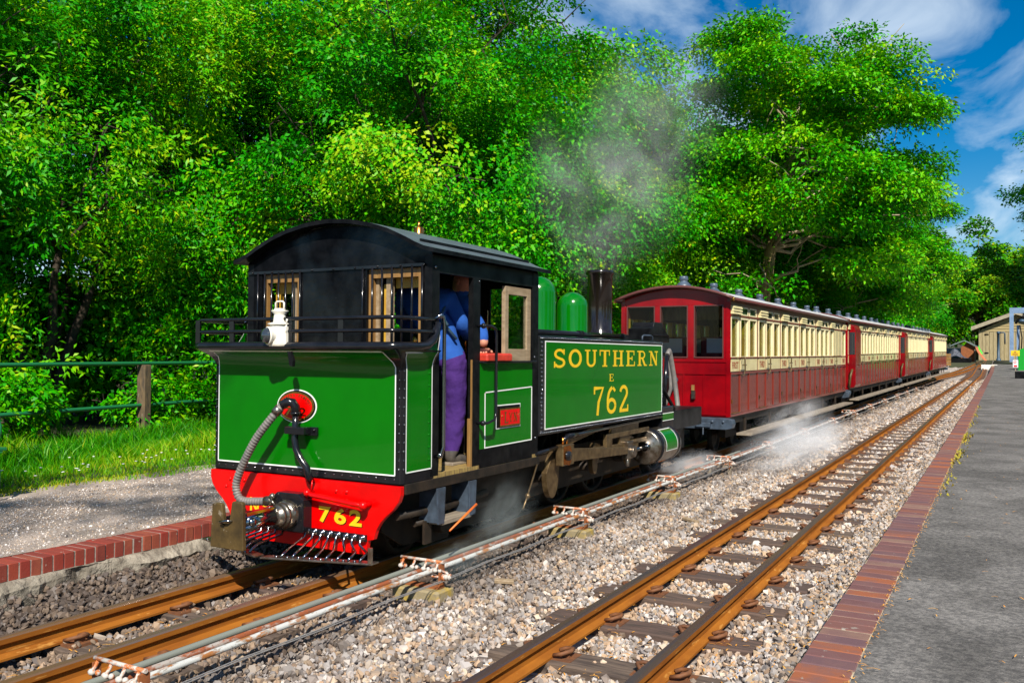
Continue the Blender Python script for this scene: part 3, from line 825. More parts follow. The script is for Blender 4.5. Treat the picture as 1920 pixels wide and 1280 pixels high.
def rpath(x, y0, y1, bend=None):
    return [(SHX(x, y) + (bend(y) if bend else 0), y, RISE(y)) for y in ys_r if y0 <= y <= y1]

clip_mb = MB()
clip_mb.box(0.045, -0.075, -0.128, 0.155, 0.075, -0.112)
clip_mb.tube([(0.05, -0.055, -0.098), (0.10, -0.06, -0.082), (0.135, -0.02, -0.072), (0.125, 0.035, -0.078), (0.075, 0.05, -0.086), (0.045, 0.03, -0.096)], 0.0115, 6)
clip_mb.box(0.085, -0.02, -0.112, 0.125, 0.02, -0.086)
clip_r = clip_mb.mesh('rail_clip', 'clip_rust')
clip_l = bpy.data.meshes.new('rail_clip')
clip_l = clip_mb.mesh('rail_clip', 'clip_rust')
for v in clip_l.vertices:
    v.co.x = -v.co.x
clip_l.flip_normals()
def sleeper_mesh(seed, plates, gauge_rails):
    r = random.Random(seed)
    mb = MB()
    n = 7
    rows = []
    for i in range(n):
        x = -0.635 + 1.27 * i / (n - 1)
        w = 0.112 + r.uniform(-0.006, 0.006)
        zt = r.uniform(-0.004, 0.004)
        rows.append([(x, -w, -0.12), (x, -w, -0.008 + zt), (x, -w + 0.012, zt), (x, 0, zt + r.uniform(-0.004, 0.002)), (x, w - 0.012, zt), (x, w, -0.008 + zt), (x, w, -0.12)])
    mb.grid(rows)
    for q in (rows[0], rows[-1]):
        mb.add(q, [tuple(range(7))])
    if plates:
        mb.mi = 1
        for xr in gauge_rails:
            mb.box(xr - 0.15, -0.07, 0.001, xr + 0.15, 0.07, 0.014)
            for sx in (-1, 1):
                mb.box(xr + sx * 0.075 - 0.03, -0.05, 0.014, xr + sx * 0.075 + 0.03, 0.05, 0.045)
    return mb.mesh('sleeper', ['sleeper_wood', 'clip_rust'])
def make_track(xc, rails, y0, y1, phase, label, bend=None, dz=0.0, topmat='rail_top'):
    t = thing('railway_track', (xc, 0, 0), label, 'railway track')
    for xr in rails:
        rail_mesh(rpath(xr, y0, y1, bend), 'rail', t, topmat)
    offs = [x - xc for x in rails]
    near = [sleeper_mesh(40 + i, False, offs) for i in range(5)]
    far = [sleeper_mesh(60 + i, True, offs) for i in range(4)]
    k = math.ceil((max(y0, 2.0) - phase) / SLP)
    rr = random.Random(int(phase * 100))
    while True:
        y = phase + k * SLP
        if y > y1:
            break
        clips = y < 13
        sh = SHX(xc, y) - xc + (bend(y) if bend else 0)
        s = inst(rr.choice(near if clips else far), 'sleeper', t, (sh + rr.uniform(-0.012, 0.012), y + rr.uniform(-0.01, 0.01), RISE(y) - 0.115 + dz), (0, 0, rr.uniform(-0.012, 0.012)))
        if clips:
            for off in offs:
                for cm, sg in ((clip_r, 1), (clip_l, -1)):
                    inst(cm, 'rail_clip', s, (off, rr.uniform(-0.02, 0.02), 0.115 - dz), (0, 0, 0 if sg > 0 else 0))
        k += 1
    return t
make_track(-1.80, (-2.12, -1.48), -3, 83, RY0, 'empty rusty narrow gauge track on exposed sleepers beside the right platform')
make_track(-4.24, (-4.555, -3.925), -3, 81, LY0, 'narrow gauge track under the train with sleepers half buried in dark ballast',
           bend=lambda y: 2.6 * sstep(57, 80, y) * 0.62, dz=-0.008, topmat='rail_top_bright')

# ---- left-hand platform: gravel top, red brick edge on a rough footing
mb = MB()
gx = [-5.46, -5.7, -6.0, -6.4, -6.9, -7.3, -7.6, -7.9]
gy = [-6 + 1.0 * i for i in range(45)] + [40 + 4 * i for i in range(8)]
mb.grid([[(x - (0.12 * math.sin(y * 1.3) + 0.1 * math.sin(y * 2.9 + 1) if x < -7.5 else 0), y, 0.196 + RISE(y) + 0.006 * math.sin(x * 5 + y * 3)) for x in gx] for y in gy], True)
left_pl = mb.build('left_platform', 'path_gravel', kind='structure')
mb = MB()
mb.box(-5.462, -6, 0.0, -5.256, 40, 0.1955)
mb.build('mortar_bed', 'mortar_grey', left_pl)
bk = MB(); bk.cbox(-0.1075, -0.0325, -0.051, 0.1075, 0.0325, 0.051, 0.0035)
bm_l = bk.mesh('brick', 'brick_red')
for k in range(86):
    y = 2.2 + k * 0.0738
    inst(bm_l, 'brick', left_pl, (-5.3575 + rnd.uniform(-0.005, 0.006), y, 0.149 + rnd.uniform(-0.003, 0.003)), (rnd.uniform(-0.02, 0.02), rnd.uniform(-0.01, 0.01), rnd.uniform(-0.03, 0.03)))
# rough mortar and stone footing under the bricks
mb = MB()
rows = []
r2 = random.Random(5)
for i in range(150):
    y = 1.5 + i * 0.06
    lump = 0.028 * math.sin(y * 3.1) + 0.02 * math.sin(y * 7.7 + 1) + r2.uniform(-0.012, 0.012)
    low = 0.02 * math.sin(y * 2.2)
    rows.append([(-5.27, y, 0.098), (-5.238 + r2.uniform(-0.006, 0.006), y, 0.094 + r2.uniform(-0.006, 0.004)), (-5.215 + lump * 0.7, y, 0.065 + low), (-5.19 + lump * 1.4 + r2.uniform(-0.012, 0.012), y, 0.03 + low + r2.uniform(-0.014, 0.014)), (-5.20 + lump, y, -0.01), (-5.22, y, -0.16)])
mb.grid(rows)
mb.build('footing', 'footing', left_pl)
for k, (y, s) in enumerate([(2.95, 0.13), (3.25, 0.10), (3.12, 0.085), (4.6, 0.09), (4.75, 0.07)]):
    me = stone_mesh(30 + k); me.materials.clear(); me.materials.append(MATS['footing'])
    inst(me, 'footing_stone', left_pl, (-5.15, y, -0.03), (k, k * 2.1, k), (s, s * 1.3, s * 0.7))

# ---- right-hand platform: tarmac with a brick edge
mb = MB()
px_ = [-0.522, 0.0, 1, 2, 4, 8, 16, 30]
py_ = [-8 + 1.0 * i for i in range(40)] + [32 + 2.0 * i for i in range(21)]
mb.grid([[(SHX(x, y) if x < 0 else x, y, 0.2 + RISE(y) + 0.004 * math.sin(x * 2 + y)) for x in px_] for y in py_], True)
right_pl = mb.build('right_platform', 'asphalt', kind='structure')
mb = MB()
for a, b in zip(py_, py_[1:]):
    mb.add([(SHX(-0.742, a), a, 0.2015 + RISE(a)), (SHX(-0.522, a), a, 0.2015 + RISE(a)), (SHX(-0.522, b), b, 0.2015 + RISE(b)), (SHX(-0.742, b), b, 0.2015 + RISE(b))], [(0, 1, 2, 3)])
    mb.add([(SHX(-0.742, a), a, 0.2015 + RISE(a)), (SHX(-0.742, b), b, 0.2015 + RISE(b)), (SHX(-0.742, b), b, -0.4 + RISE(b)), (SHX(-0.742, a), a, -0.4 + RISE(a))], [(0, 1, 2, 3)])
mb.build('mortar_bed', 'mortar', right_pl)
bk = MB(); bk.cbox(-0.1085, -0.0515, -0.0325, 0.1085, 0.0515, 0.0325, 0.004)
bm_r = bk.mesh('brick', 'brick_paver')
pitch = 0.1125
k0 = 3.1
for k in range(300):
    y = k0 + k * pitch
    inst(bm_r, 'brick', right_pl, (SHX(-0.634, y) + rnd.uniform(-0.004, 0.004), y, 0.173 + RISE(y) + rnd.uniform(-0.002, 0.0025)), (RISE(y + 0.5) * 2 - RISE(y) * 2, rnd.uniform(-0.006, 0.006), rnd.uniform(-0.012, 0.012)))
mb = MB()
for k in range(300, 590):
    y = k0 + k * pitch
    x = SHX(-0.634, y)
    mb.box(x - 0.108, y - 0.0515, 0.15 + RISE(y), x + 0.108, y + 0.0515, 0.205 + RISE(y) + 0.003 * (k % 3))
mb.build('brick', 'brick_paver', right_pl, kind='stuff')
# white coping slab across the platform's far end
mb = MB(); mb.box(-1.2, 71.0, 0.6, -0.2, 71.9, RISE(71) + 0.24)
tag(mb.build('concrete_slab', 'white_board'), 'pale concrete slab at the far end of the right platform edge', 'slab')

# ---- straw, dead needles and petals on tarmac and ballast
def slivers(name, n, region, z_of, size, mat_, seed, label, par=None):
    r = np.random.default_rng(seed)
    mb = MB()
    for i in range(n):
        x, y = region(r)
        z = z_of(x, y)
        L = size * r.uniform(0.5, 1.4)
        a = r.uniform(0, 6.28)
        w = L * r.uniform(0.10, 0.2)
        c, s = math.cos(a), math.sin(a)
        bend = r.uniform(-0.5, 0.5) * L
        h = r.uniform(0.002, 0.012)
        xs_ = [(-L, 0), (0, bend * 0.5), (L, 0)]
        vs = []
        for u, v in xs_:
            for sg in (-1, 1):
                vs.append((x + u * c - (v + sg * w) * s, y + u * s + (v + sg * w) * c, z + h + (0.004 if u == 0 else 0)))
        mb.add(vs, [(0, 2, 3, 1), (2, 4, 5, 3)])
    return tag(mb.build(name, mat_), label, kind='stuff')
def reg_plat(r):
    y = 3 + 20 * r.random() ** 1.6
    return -0.5 + 3.4 * r.random() ** 1.2, y
slivers('straw', 420, reg_plat, lambda x, y: 0.204 + RISE(y), 0.019, 'straw', 1, 'scattered bits of orange straw on the tarmac platform')
def reg_seam(r):
    y = 3 + 22 * r.random()
    return SHX(-0.515, y) + r.normal(0, 0.014), y
slivers('dead_needles', 900, reg_seam, lambda x, y: 0.203 + RISE(y), 0.012, 'straw', 2, 'dry orange needles gathered along the seam behind the brick edge')
def reg_bal(r):
    y = 2.6 + 12 * r.random() ** 1.3
    c = r.choice([-1.48, -2.12, -1.1, -0.9, -3.9, -4.24, -1.8, -2.3])
    return c + r.normal(0, 0.13), y
slivers('dry_grass', 3600, reg_bal, lambda x, y: bed_z(x, y) + 0.028, 0.017, 'straw', 3, 'dry straw lying among the ballast stones')
# moss and weeds in the seam
r = np.random.default_rng(8)
mb = MB()
for i in range(1500):
    y = 9 + 16 * r.random()
    dens = 1.0 if 10.5 < y < 17 else 0.25
    if r.random() > dens * (0.5 + 0.5 * math.sin(y * 2.1)):
        continue
    x = SHX(-0.512, y) + abs(r.normal(0, 0.045))
    a, L = r.uniform(0, 6.28), r.uniform(0.012, 0.035)
    mb.add([(x, y, 0.2 + RISE(y)), (x + L * math.cos(a), y + L * math.sin(a), 0.215 + RISE(y) + r.uniform(0, 0.03)), (x + L * math.cos(a + 0.8), y + L * math.sin(a + 0.8), 0.21 + RISE(y) + r.uniform(0, 0.02))], [(0, 1, 2)])
tag(mb.build('moss', 'moss'), 'yellow green moss in the seam behind the platform brick edge', kind='stuff')

# ---- point rodding between the tracks
def rod(name, x, z, r, mat_, label, y0=-1.5, y1=40, n=8):
    mb = MB()
    pts = [(SHX(x, y), y, z + RISE(y)) for y in [y0 + (y1 - y0) * i / 20 for i in range(21)]]
    mb.tube(pts, r, n)
    return tag(mb.build(name, mat_), label, 'pipe', 'point rodding pipes beside the train')
rod('rodding_pipe', -3.300, 0.052, 0.0175, 'pipe_white', 'white flaking point rodding pipe, outermost of the three pipes from the train')
rod('rodding_pipe', -3.368, 0.052, 0.0165, 'pipe_rusty', 'middle point rodding pipe, patchy red rust and white paint')
rod('rodding_pipe', -3.448, 0.052, 0.0185, 'pipe_grey', 'plain grey point rodding pipe, closest of the three pipes to the train')
for x in (-3.215, -3.195):
    mb = MB()
    mb.tube([(SHX(x, y), y, 0.0 + RISE(y) + 0.012 * math.sin(math.pi * ((y - 2.55) / 1.165 % 2 - 1)) ** 2) for y in [-1 + 0.583 * i for i in range(70)]], 0.0035, 5)
    tag(mb.build('signal_wire', 'wire_steel'), 'thin bright signal wire low beside the white rodding pipe, %s' % ('nearer the pipes' if x < -3.2 else 'farther from the pipes'), 'wire', 'signal wires beside the rodding')
def make_stand(loc, kind, label):
    t = thing('rodding_stand', loc, label, 'roller stand', 'roller stands under the point rodding')
    x, y, z = loc
    mb = MB()
    if kind == 'block':
        mb.cbox(x - 0.20, y - 0.10, z - 0.20, x + 0.17, y + 0.10, z - 0.055, 0.012)
        mb.build('concrete_block', 'block_lichen', t)
        mb = MB()
        mb.box(x - 0.15, y - 0.035, z - 0.055, x + 0.13, y + 0.035, z - 0.043)
        mb.build('base_plate', 'rust', t)
    else:
        for xx in (x - 0.15, x + 0.13):
            mb.box(xx - 0.022, y - 0.02, z - 0.25, xx + 0.022, y + 0.02, z + 0.03)
        mb.box(x - 0.17, y - 0.02, z - 0.03, x + 0.17, y + 0.02, z + 0.0)
        mb.build('timber_legs', 'wood_weathered', t)
    mb = MB()
    mb.box(x + 0.125, y - 0.028, z - 0.05, x + 0.137, y + 0.028, z + 0.105)
    mb.box(x - 0.187, y - 0.02, z - 0.05, x - 0.177, y + 0.02, z + 0.105)
    mb.build('bracket', 'rust', t)
    mb = MB()
    mb.tube([(x - 0.195, y, z + 0.118), (x + 0.145, y, z + 0.118)], 0.0105, 8)
    mb.tube([(x - 0.195, y, z + 0.02), (x + 0.145, y, z + 0.02)], 0.009, 6)
    mb.build('top_bar', 'stand_paint', t)
    for i in range(4):
        xx = x - 0.172 + i * 0.092
        mb = MB()
        mb.tube([(xx, y, z + 0.112), (xx - 0.004, y - 0.012, z + 0.085), (xx - 0.004, y - 0.024, z + 0.072)], 0.009, 6)
        mb.ball((xx - 0.006, y - 0.028, z + 0.066), 0.017, 8, 5, (1.15, 0.9, 0.9))
        mb.ball((xx + 0.026, y - 0.02, z + 0.066), 0.014, 8, 5)
        mb.build('hanger', 'stand_paint', t)
    mb = MB()
    for i in range(3):
        mb.lathe([(0.006, 0), (0.024, 0.002), (0.016, 0.009), (0.024, 0.016), (0.006, 0.018)], (x + 0.142 + i * 0.021, y, z + 0.02 + 0.004 * i), 'X', 10)
    mb.tube([(x + 0.138, y, z + 0.06), (x + 0.175, y, z + 0.052), (x + 0.205, y, z + 0.02)], 0.008, 6)
    mb.build('wire_pulley', 'stand_paint', t)
    return t
stand_info = [(2.56, 'block', 'peeling red and white roller stand at the bottom edge, closest to the photographer'),
 (4.86, 'block', 'white and rust roller stand on a yellow concrete block beside the red buffer beam'),
 (7.17, 'block', 'roller stand on a lichen yellow block opposite the cab step'),
 (9.60, 'block', 'roller stand on a grey block below the green cylinder'),
 (11.9, 'leg', 'roller stand on two timber legs at the edge of the drifting steam'),
 (14.3, 'leg', 'roller stand inside the white steam beside the first coach'),
 (17.2, 'leg', 'roller stand just past the steam, beside the first coach'),
 (20.3, 'leg', 'small pale roller stand before the first coach coupling'),
 (23.2, 'leg', 'small pale roller stand just past the first coach coupling'),
 (26.0, 'leg', 'distant roller stand beside the front half of the second coach'),
 (29.0, 'leg', 'distant roller stand beside the middle of the second coach'),
 (32.0, 'leg', 'distant roller stand near the far end of the second coach'),
 (35.0, 'leg', 'most distant visible roller stand but one along the rodding'),
 (38.2, 'leg', 'most distant roller stand at the end of the rodding')]
for y, kd, lb in stand_info:
    make_stand((SHX(-3.355, y), y, RISE(y) + 0.0), kd, lb)
# stray chips of timber on the ballast
for (x, y, rz, L, lb) in [(-3.02, 5.35, 0.5, 0.085, 'pale splinter of timber on the ballast near the second roller stand'), (-2.62, 8.3, -0.5, 0.12, 'tan wooden chip on the ballast beyond the third roller stand')]:
    mb = MB(); mb.obox((x, y, bed_z(x, y) + 0.035), (L * 1.6, 0.045, 0.025), rz, 0.1, 0.05)
    tag(mb.build('wood_chip', 'wood_pale', bevel=0.004), lb, 'wood chip')

# ---- fence behind the left-hand platform
f = thing('fence', (-12.9, 8, 0), 'green two-rail pipe fence on weathered posts before the trees', 'fence')
def fpt(t):      # along the fence
    return Vector((-12.1 - 0.17 * t, 4.0 + 1.0 * t, 0))
for zz in (1.28, 0.55):
    mb = MB(); mb.tube([fpt(-1) + Vector((0, 0, zz + 0.0)), fpt(3) + Vector((0, 0, zz + 0.01)), fpt(9) + Vector((0, 0, zz + 0.02)), fpt(16) + Vector((0, 0, zz + 0.01))], 0.033, 8)
    mb.build('rail', 'fence_green', f)
for t in (1.2, 6.42, 11.6, 16.0):
    p = fpt(t)
    mb = MB()
    mb.obox((p.x, p.y, 0.62), (0.17, 0.17, 1.30), rz=0.2)
    mb.build('post', 'post_wood', f, bevel=0.015)

# ---- bench at the left edge
b = thing('bench', (-7.75, 3.3, 0.2), 'green slatted bench with curled iron ends at the left edge', 'bench')
for y in (2.85, 4.47):
    mb = MB()
    def bp(u, v): return (-7.75 + u, y, 0.2 + v)
    mb.tube([bp(*q) for q in arc(0.10, 0.62, 0.16, 0.13, -80, 100, 8)] + [bp(-0.12, 0.74), bp(-0.22, 0.82)], 0.018, 8)
    mb.tube([bp(0.28, 0.44), bp(-0.2, 0.42)], 0.02, 8)
    mb.tube([bp(*q) for q in arc(0.10, 0.215, 0.15, 0.22, 100, -60, 9)], 0.018, 8)
    mb.tube([bp(-0.2, 0.42), bp(-0.24, 0.2), bp(-0.30, 0.0)], 0.018, 8)
    mb.tube([bp(-0.2, 0.42), bp(-0.26, 0.62), bp(-0.34, 0.85)], 0.018, 8)
    mb.build('iron_end', 'fence_green', b)
for i in range(4):
    mb = MB(); mb.box(-7.94 + i * 0.125, 2.8, 0.64, -7.94 + i * 0.125 + 0.1, 4.52, 0.665)
    mb.build('slat', 'fence_green', b, bevel=0.004)
for i in range(3):
    mb = MB(); mb.obox((-8.0 - i * 0.03, 3.66, 0.80 + i * 0.11), (0.022, 1.62, 0.08), ry=-0.25)
    mb.build('slat', 'fence_green', b, bevel=0.004)

# ---- far end: yard, shed, hut, gantry, signs
YD = 1.34
sh = thing('engine_shed', (1.0, 84, YD), 'pale timber engine shed with plank doors and low gable', 'shed')
x0, x1, y0, xr, zr, ze = -1.62, 3.9, 84.0, 1.05, 5.15, 4.02
zb, zt = YD, 3.75
n = 16
for i in range(n):
    w = (2.75 - x0) / n
    mb = MB(); mb.box(x0 + i * w + 0.012, y0 + 0.03 * (i % 2) * 0.5, zb, x0 + (i + 1) * w - 0.012, y0 + 0.06, zt)
    mb.build('door_plank', 'shed_board', sh)
mb = MB(); mb.box(x0, y0 + 0.05, zb, x0 + 0.1, y0 + 9, zt + 0.2); mb.box(2.75, y0 + 0.03, zb, x1, y0 + 0.12, zt); mb.box(x1 - 0.1, y0 + 0.1, zb, x1, y0 + 9, zt + 0.2); mb.box(x0, y0 + 8.9, zb, x1, y0 + 9, zt + 0.8)
mb.build('wall', 'shed_board', sh)
for xx in (0.30,):
    mb = MB(); mb.box(xx - 0.03, y0 - 0.03, zb, xx + 0.03, y0, zt); mb.build('door_batten', 'shed_cladding', sh)
for zz in (1.9, 3.45):
    mb = MB(); mb.box(x0 + 0.45, y0 - 0.03, zz, x0 + 0.75, y0, zz + 0.1); mb.build('hinge', 'black_satin', sh)
for i in range(6):
    za = zt + i * 0.22
    zc = za + 0.2
    wfrac = lambda z: (zr - z) / (zr - zt)
    xa, xb = xr - (xr - x0 + 0.05) * wfrac(zc), xr + (x1 - xr) * wfrac(zc)
    if xb - xa < 0.3:
        break
    mb = MB(); mb.add([(xa - 0.3, y0 - 0.02, za), (xb + 0.3, y0 - 0.02, za), (xb, y0 + 0.03, zc + 0.03), (xa, y0 + 0.03, zc + 0.03)], [(0, 1, 2, 3)])
    mb.box(xa, y0 + 0.02, za, xb, y0 + 0.08, zc)
    mb.build('gable_board', 'shed_cladding', sh)
mb = MB()
def roof_slab(mb, xa, za, xb, zb_, y0, y1, th):
    mb.add([(xa, y0, za), (xb, y0, zb_), (xb, y1, zb_), (xa, y1, za), (xa, y0, za + th), (xb, y0, zb_ + th), (xb, y1, zb_ + th), (xa, y1, za + th)], [(0, 3, 2, 1), (4, 5, 6, 7), (0, 1, 5, 4), (1, 2, 6, 5), (2, 3, 7, 6), (3, 0, 4, 7)])
roof_slab(mb, x0 - 0.5, ze - 0.12, xr, zr, y0 - 0.5, y0 + 9.3, 0.20)
roof_slab(mb, xr + 0.002, zr, x1 + 0.5, ze + 0.02, y0 - 0.5, y0 + 9.3, 0.20)
mb.build('roof', 'shed_roof', sh)
mb = MB(); roof_slab(mb, x0 - 0.55, ze - 0.20, xr, zr - 0.06, y0 - 0.56, y0 - 0.5, 0.32); mb.build('bargeboard', 'shed_roof', sh)

cr = thing('water_crane', (-0.14, 78, YD), 'thin dark blue water crane post with short arm before the shed', 'water crane')
mb = MB(); mb.lathe([(0.17, YD - 0.05), (0.17, YD + 0.12), (0.10, YD + 0.16), (0.085, 3.4), (0.13, 3.42), (0.13, 3.55), (0.0, 3.62)], (-0.14, 78, 0), 'Z', 10); mb.build('post', 'crane_blue', cr)
mb = MB(); mb.tube([(-0.14, 78, 3.48), (0.25, 78, 3.5), (0.30, 78, 3.42), (0.30, 78, 2.6)], 0.05, 6); mb.build('arm', 'crane_blue', cr)
# small hut with a broken roof, coal and a slide
hu = thing('lean_to_hut', (-2.2, 79, YD), 'small brown shack with grey pitched roof beside the shed', 'hut')
mb = MB(); mb.box(-2.75, 78.6, YD - 0.3, -1.75, 80.5, 2.35); mb.prism([(-2.75, 2.35), (-1.75, 2.35), (-2.3, 2.75)], 'xz', 78.6, 80.5); mb.build('wall', 'rust', hu)
mb = MB(); roof_slab(mb, -3.55, 2.42, -2.5, 2.86, 78.3, 80.8, 0.07); roof_slab(mb, -2.5, 2.86, -1.55, 2.36, 78.3, 80.8, 0.07); mb.build('roof', 'hut_roof', hu)
mb = MB(); mb.box(-1.80, 78.5, YD - 0.3, -1.70, 78.58, 2.4); mb.build('post', 'wood_weathered', hu)
mb = MB()
pts = [(-1.72 + 0.62 * (i / 7) ** 1.5, 2.38 - 1.05 * (i / 7)) for i in range(8)]
mb.grid([[(x, 77.8, z), (x + 0.18, 78.4, z)] for x, z in pts]); mb.grid([[(x, 77.8, z), (x, 77.8, z + 0.10)] for x, z in pts])
tag(mb.build('slide', 'slide_orange'), 'faded orange curved chute leaning beside the shack', 'chute')
mb = MB()
mb.grid([[(x + 0.18, 78.4, z), (x + 0.23, 78.5, z + 0.16)] for x, z in pts[:5]])
tag(mb.build('green_strip', 'slide_green'), 'bright green strip behind the orange chute', 'strip')
mb = MB(); mb.box(-3.5, 77.4, YD - 0.4, -2.0, 78.4, YD + 0.15); mb.build('coal_bunker', 'black_satin')
co = bpy.data.objects['coal_bunker']; tag(co, 'dark coal bunker on the yard before the shack', 'coal bunker')
mb = MB()
rows = []
for i in range(9):
    rows.append([(-3.6 + 0.2 * i, 77.5 + 0.15 * j, YD + 0.12 + 0.85 * math.exp(-((i - 2.2) / 2.4) ** 2 - ((j - 3) / 2.6) ** 2) + rnd.uniform(-0.05, 0.05)) for j in range(7)])
mb.grid(rows)
tag(mb.build('coal', 'coal'), 'heap of blue grey coal on the bunker', kind='stuff')
ts = thing('timber_stack', (-4.3, 72, 0.6), 'stack of brown timber beams just beyond the last coach', 'timber stack')
for i in range(4):
    mb = MB(); mb.box(-5.0, 73.5, RISE(73) + i * 0.23, -3.25, 73.9, RISE(73) + i * 0.23 + 0.2); mb.build('beam', 'wood_varnish', ts)
ga = thing('gantry', (0.7, 73, YD), 'tall pale blue steel gantry frame at the right edge', 'gantry')
for xx, w in ((0.70, 0.13), (2.9, 0.13)):
    mb = MB(); mb.box(xx - w, 73 - w, YD - 0.1, xx + w, 73 + w, 5.15); mb.build('post', 'gantry_blue', ga)
mb = MB(); mb.box(0.57 + 0.26, 72.87, 4.75, 3.03, 73.13, 5.15); mb.build('beam', 'gantry_blue', ga)
mb = MB(); mb.box(1.02, 73.3, YD - 0.1, 1.2, 73.5, 3.9); mb.build('inner_post', 'gantry_blue', ga)
mb = MB(); mb.tube([(1.5, 73, 4.75), (1.4, 73, 4.4), (1.1, 73, 4.3), (0.95, 73, 4.0)], 0.09, 6); mb.tube([(1.22, 73, 3.9), (1.35, 73.1, 3.0), (1.30, 73, 2.0)], 0.045, 6); mb.build('hose', 'black_satin', ga)
mb = MB(); mb.lathe([(0.0, 0.0), (0.22, 0.0), (0.24, 0.1), (0.1, 0.2), (0, 0.22)], (1.35, 73.0, 4.12), 'Z', 10); mb.build('lamp_shade', 'crane_blue', ga)
sb = thing('sign_board', (0.85, 64, 0.6), 'yellow warning notice above a small white and red sign on a post', 'sign')
mb = MB(); mb.box(0.80, 64.0, 0.6, 0.86, 64.06, 2.0); mb.build('post', 'wood_weathered', sb)
mb = MB(); mb.box(0.57, 63.97, 1.66, 1.05, 63.995, 2.0); mb.build('yellow_plate', 'sign_yellow', sb)
mb = MB(); mb.box(0.66, 63.955, 1.72, 0.97, 63.966, 1.76); mb.box(0.66, 63.955, 1.80, 0.97, 63.966, 1.84); mb.box(0.75, 63.955, 1.88, 0.87, 63.966, 1.94); mb.build('marks', 'sign_mark', sb)
mb = MB(); mb.box(0.68, 63.97, 0.93, 0.97, 63.995, 1.40); mb.build('white_plate', 'sign_white', sb)
mb = MB(); mb.lathe([(0.05, 0), (0.08, 0)], (0.80, 63.955, 1.27), 'Y', 12); mb.box(0.74, 63.955, 0.97, 0.92, 63.966, 1.08); mb.build('red_marks', 'sign_red', sb)
gp = thing('hoarding', (2.0, 62, 0.7), 'bright green board fence panel sloping up at the right edge', 'fence panel')
mb = MB(); mb.prism([(1.03, 0.62), (3.2, 0.62), (3.2, 3.0), (1.03, 2.05)], 'xz', 66, 66.08); mb.build('board', 'panel_green', gp)
mb = MB(); mb.box(0.97, 65.95, 0.6, 1.03, 66.1, 2.07); mb.build('post', 'fence_green', gp)
mb = MB(); mb.cbox(0.62, 49.6, 0.5, 2.2, 50.3, 0.86, 0.02)  # plain low black box for a flat dark shape
tag(mb.build('low_dark_box', 'black_satin'), 'low dark box standing on the far right platform', 'box')

# ================================================================== LOCOMOTIVE (its back end, with bunker and cab, faces the camera)
XC, HW = -4.24, 0.858
XR, XL = XC + HW, XC - HW
YB = 4.64
lo = thing('steam_locomotive', (XC, YB, 0), 'green narrow gauge tank locomotive with black cab and red buffer beam', 'locomotive')
def L(mb, name, mats, bevel=0, kind=None, parent=None):
    return mb.build(name, mats, parent or lo, bevel, kind)
# --- frames and running board
mb = MB()
mb.box(XL - 0.01, YB + 0.03, 0.575, XR + 0.012, 6.56, 0.642)
mb.box(XL + 0.12, 6.56, 0.56, XR - 0.12, 7.02, 0.655)
L(mb, 'running_board', 'black_grime', 0.004)
mb = MB()
for s in (-1, 1):
    xx = XC + s * 0.60
    mb.prism([(4.75, 0.30), (5.0, 0.16), (6.4, 0.16), (6.8, 0.24), (9.0, 0.24), (10.0, 0.24), (11.2, 0.30), (11.2, 0.62), (4.75, 0.62)], 'yz', xx - 0.012, xx + 0.012)
for y in (5.0, 6.4, 8.0, 9.4, 10.8):
    mb.box(XC - 0.588, y, 0.3, XC + 0.588, y + 0.03, 0.6)
L(mb, 'frame', 'black_grime')
# axleboxes / hangers of the trailing truck
for y in (5.35,):
    for s in (-1, 1):
        mb = MB(); mb.box(XC + s * 0.62 - 0.05, y - 0.14, 0.14, XC + s * 0.62 + 0.05, y + 0.14, 0.40); mb.cyl((XC + s * 0.62, y, 0.27), (XC + s * 0.73, y, 0.27), 0.075, n=12); L(mb, 'axlebox', 'black_grime', 0.008)
mb = MB()
mb.box(XR - 0.10, 5.02, 0.18, XR - 0.08, 5.10, 0.34); mb.cyl((XR - 0.12, 4.95, 0.33), (XR - 0.12, 5.9, 0.33), 0.022, n=8)
mb.tube([(XR - 0.1, 4.72, 0.42), (XR - 0.1, 5.3, 0.40), (XR - 0.12, 5.9, 0.42)], 0.03, 8)
L(mb, 'brake_gear', 'black_grime')
# wheels
def wheel(y, r, spokes, counter=None):
    for s in (-1, 1):
        xx = XC + s * 0.30
        mb = MB()
        mb.lathe([(r - 0.05, -0.05), (r + 0.02, -0.05), (r + 0.02, -0.03), (r, -0.02), (r - 0.004, 0.045), (r - 0.05, 0.045), (r - 0.05, -0.05)], (xx, y, r), 'X', 28)
        mb.lathe([(0.0, 0.05), (0.07, 0.05), (0.075, -0.04), (0.0, -0.04)], (xx, y, r), 'X', 14)
        for k in range(spokes):
            a = 2 * math.pi * k / spokes
            mb.obox((xx, y + math.cos(a) * r * 0.52, r + math.sin(a) * r * 0.52), (0.03, 0.035, r * 0.86), rx=a - math.pi / 2)
        L(mb, 'wheel', 'black_grime')
    mb = MB(); mb.cyl((XC - 0.7, y, r), (XC + 0.7, y, r), 0.05, n=10); L(mb, 'axle', 'black_grime')
for y in (7.05, 7.95, 8.85):
    wheel(y, 0.40, 10)
wheel(5.35, 0.27, 8)
wheel(10.75, 0.27, 8)
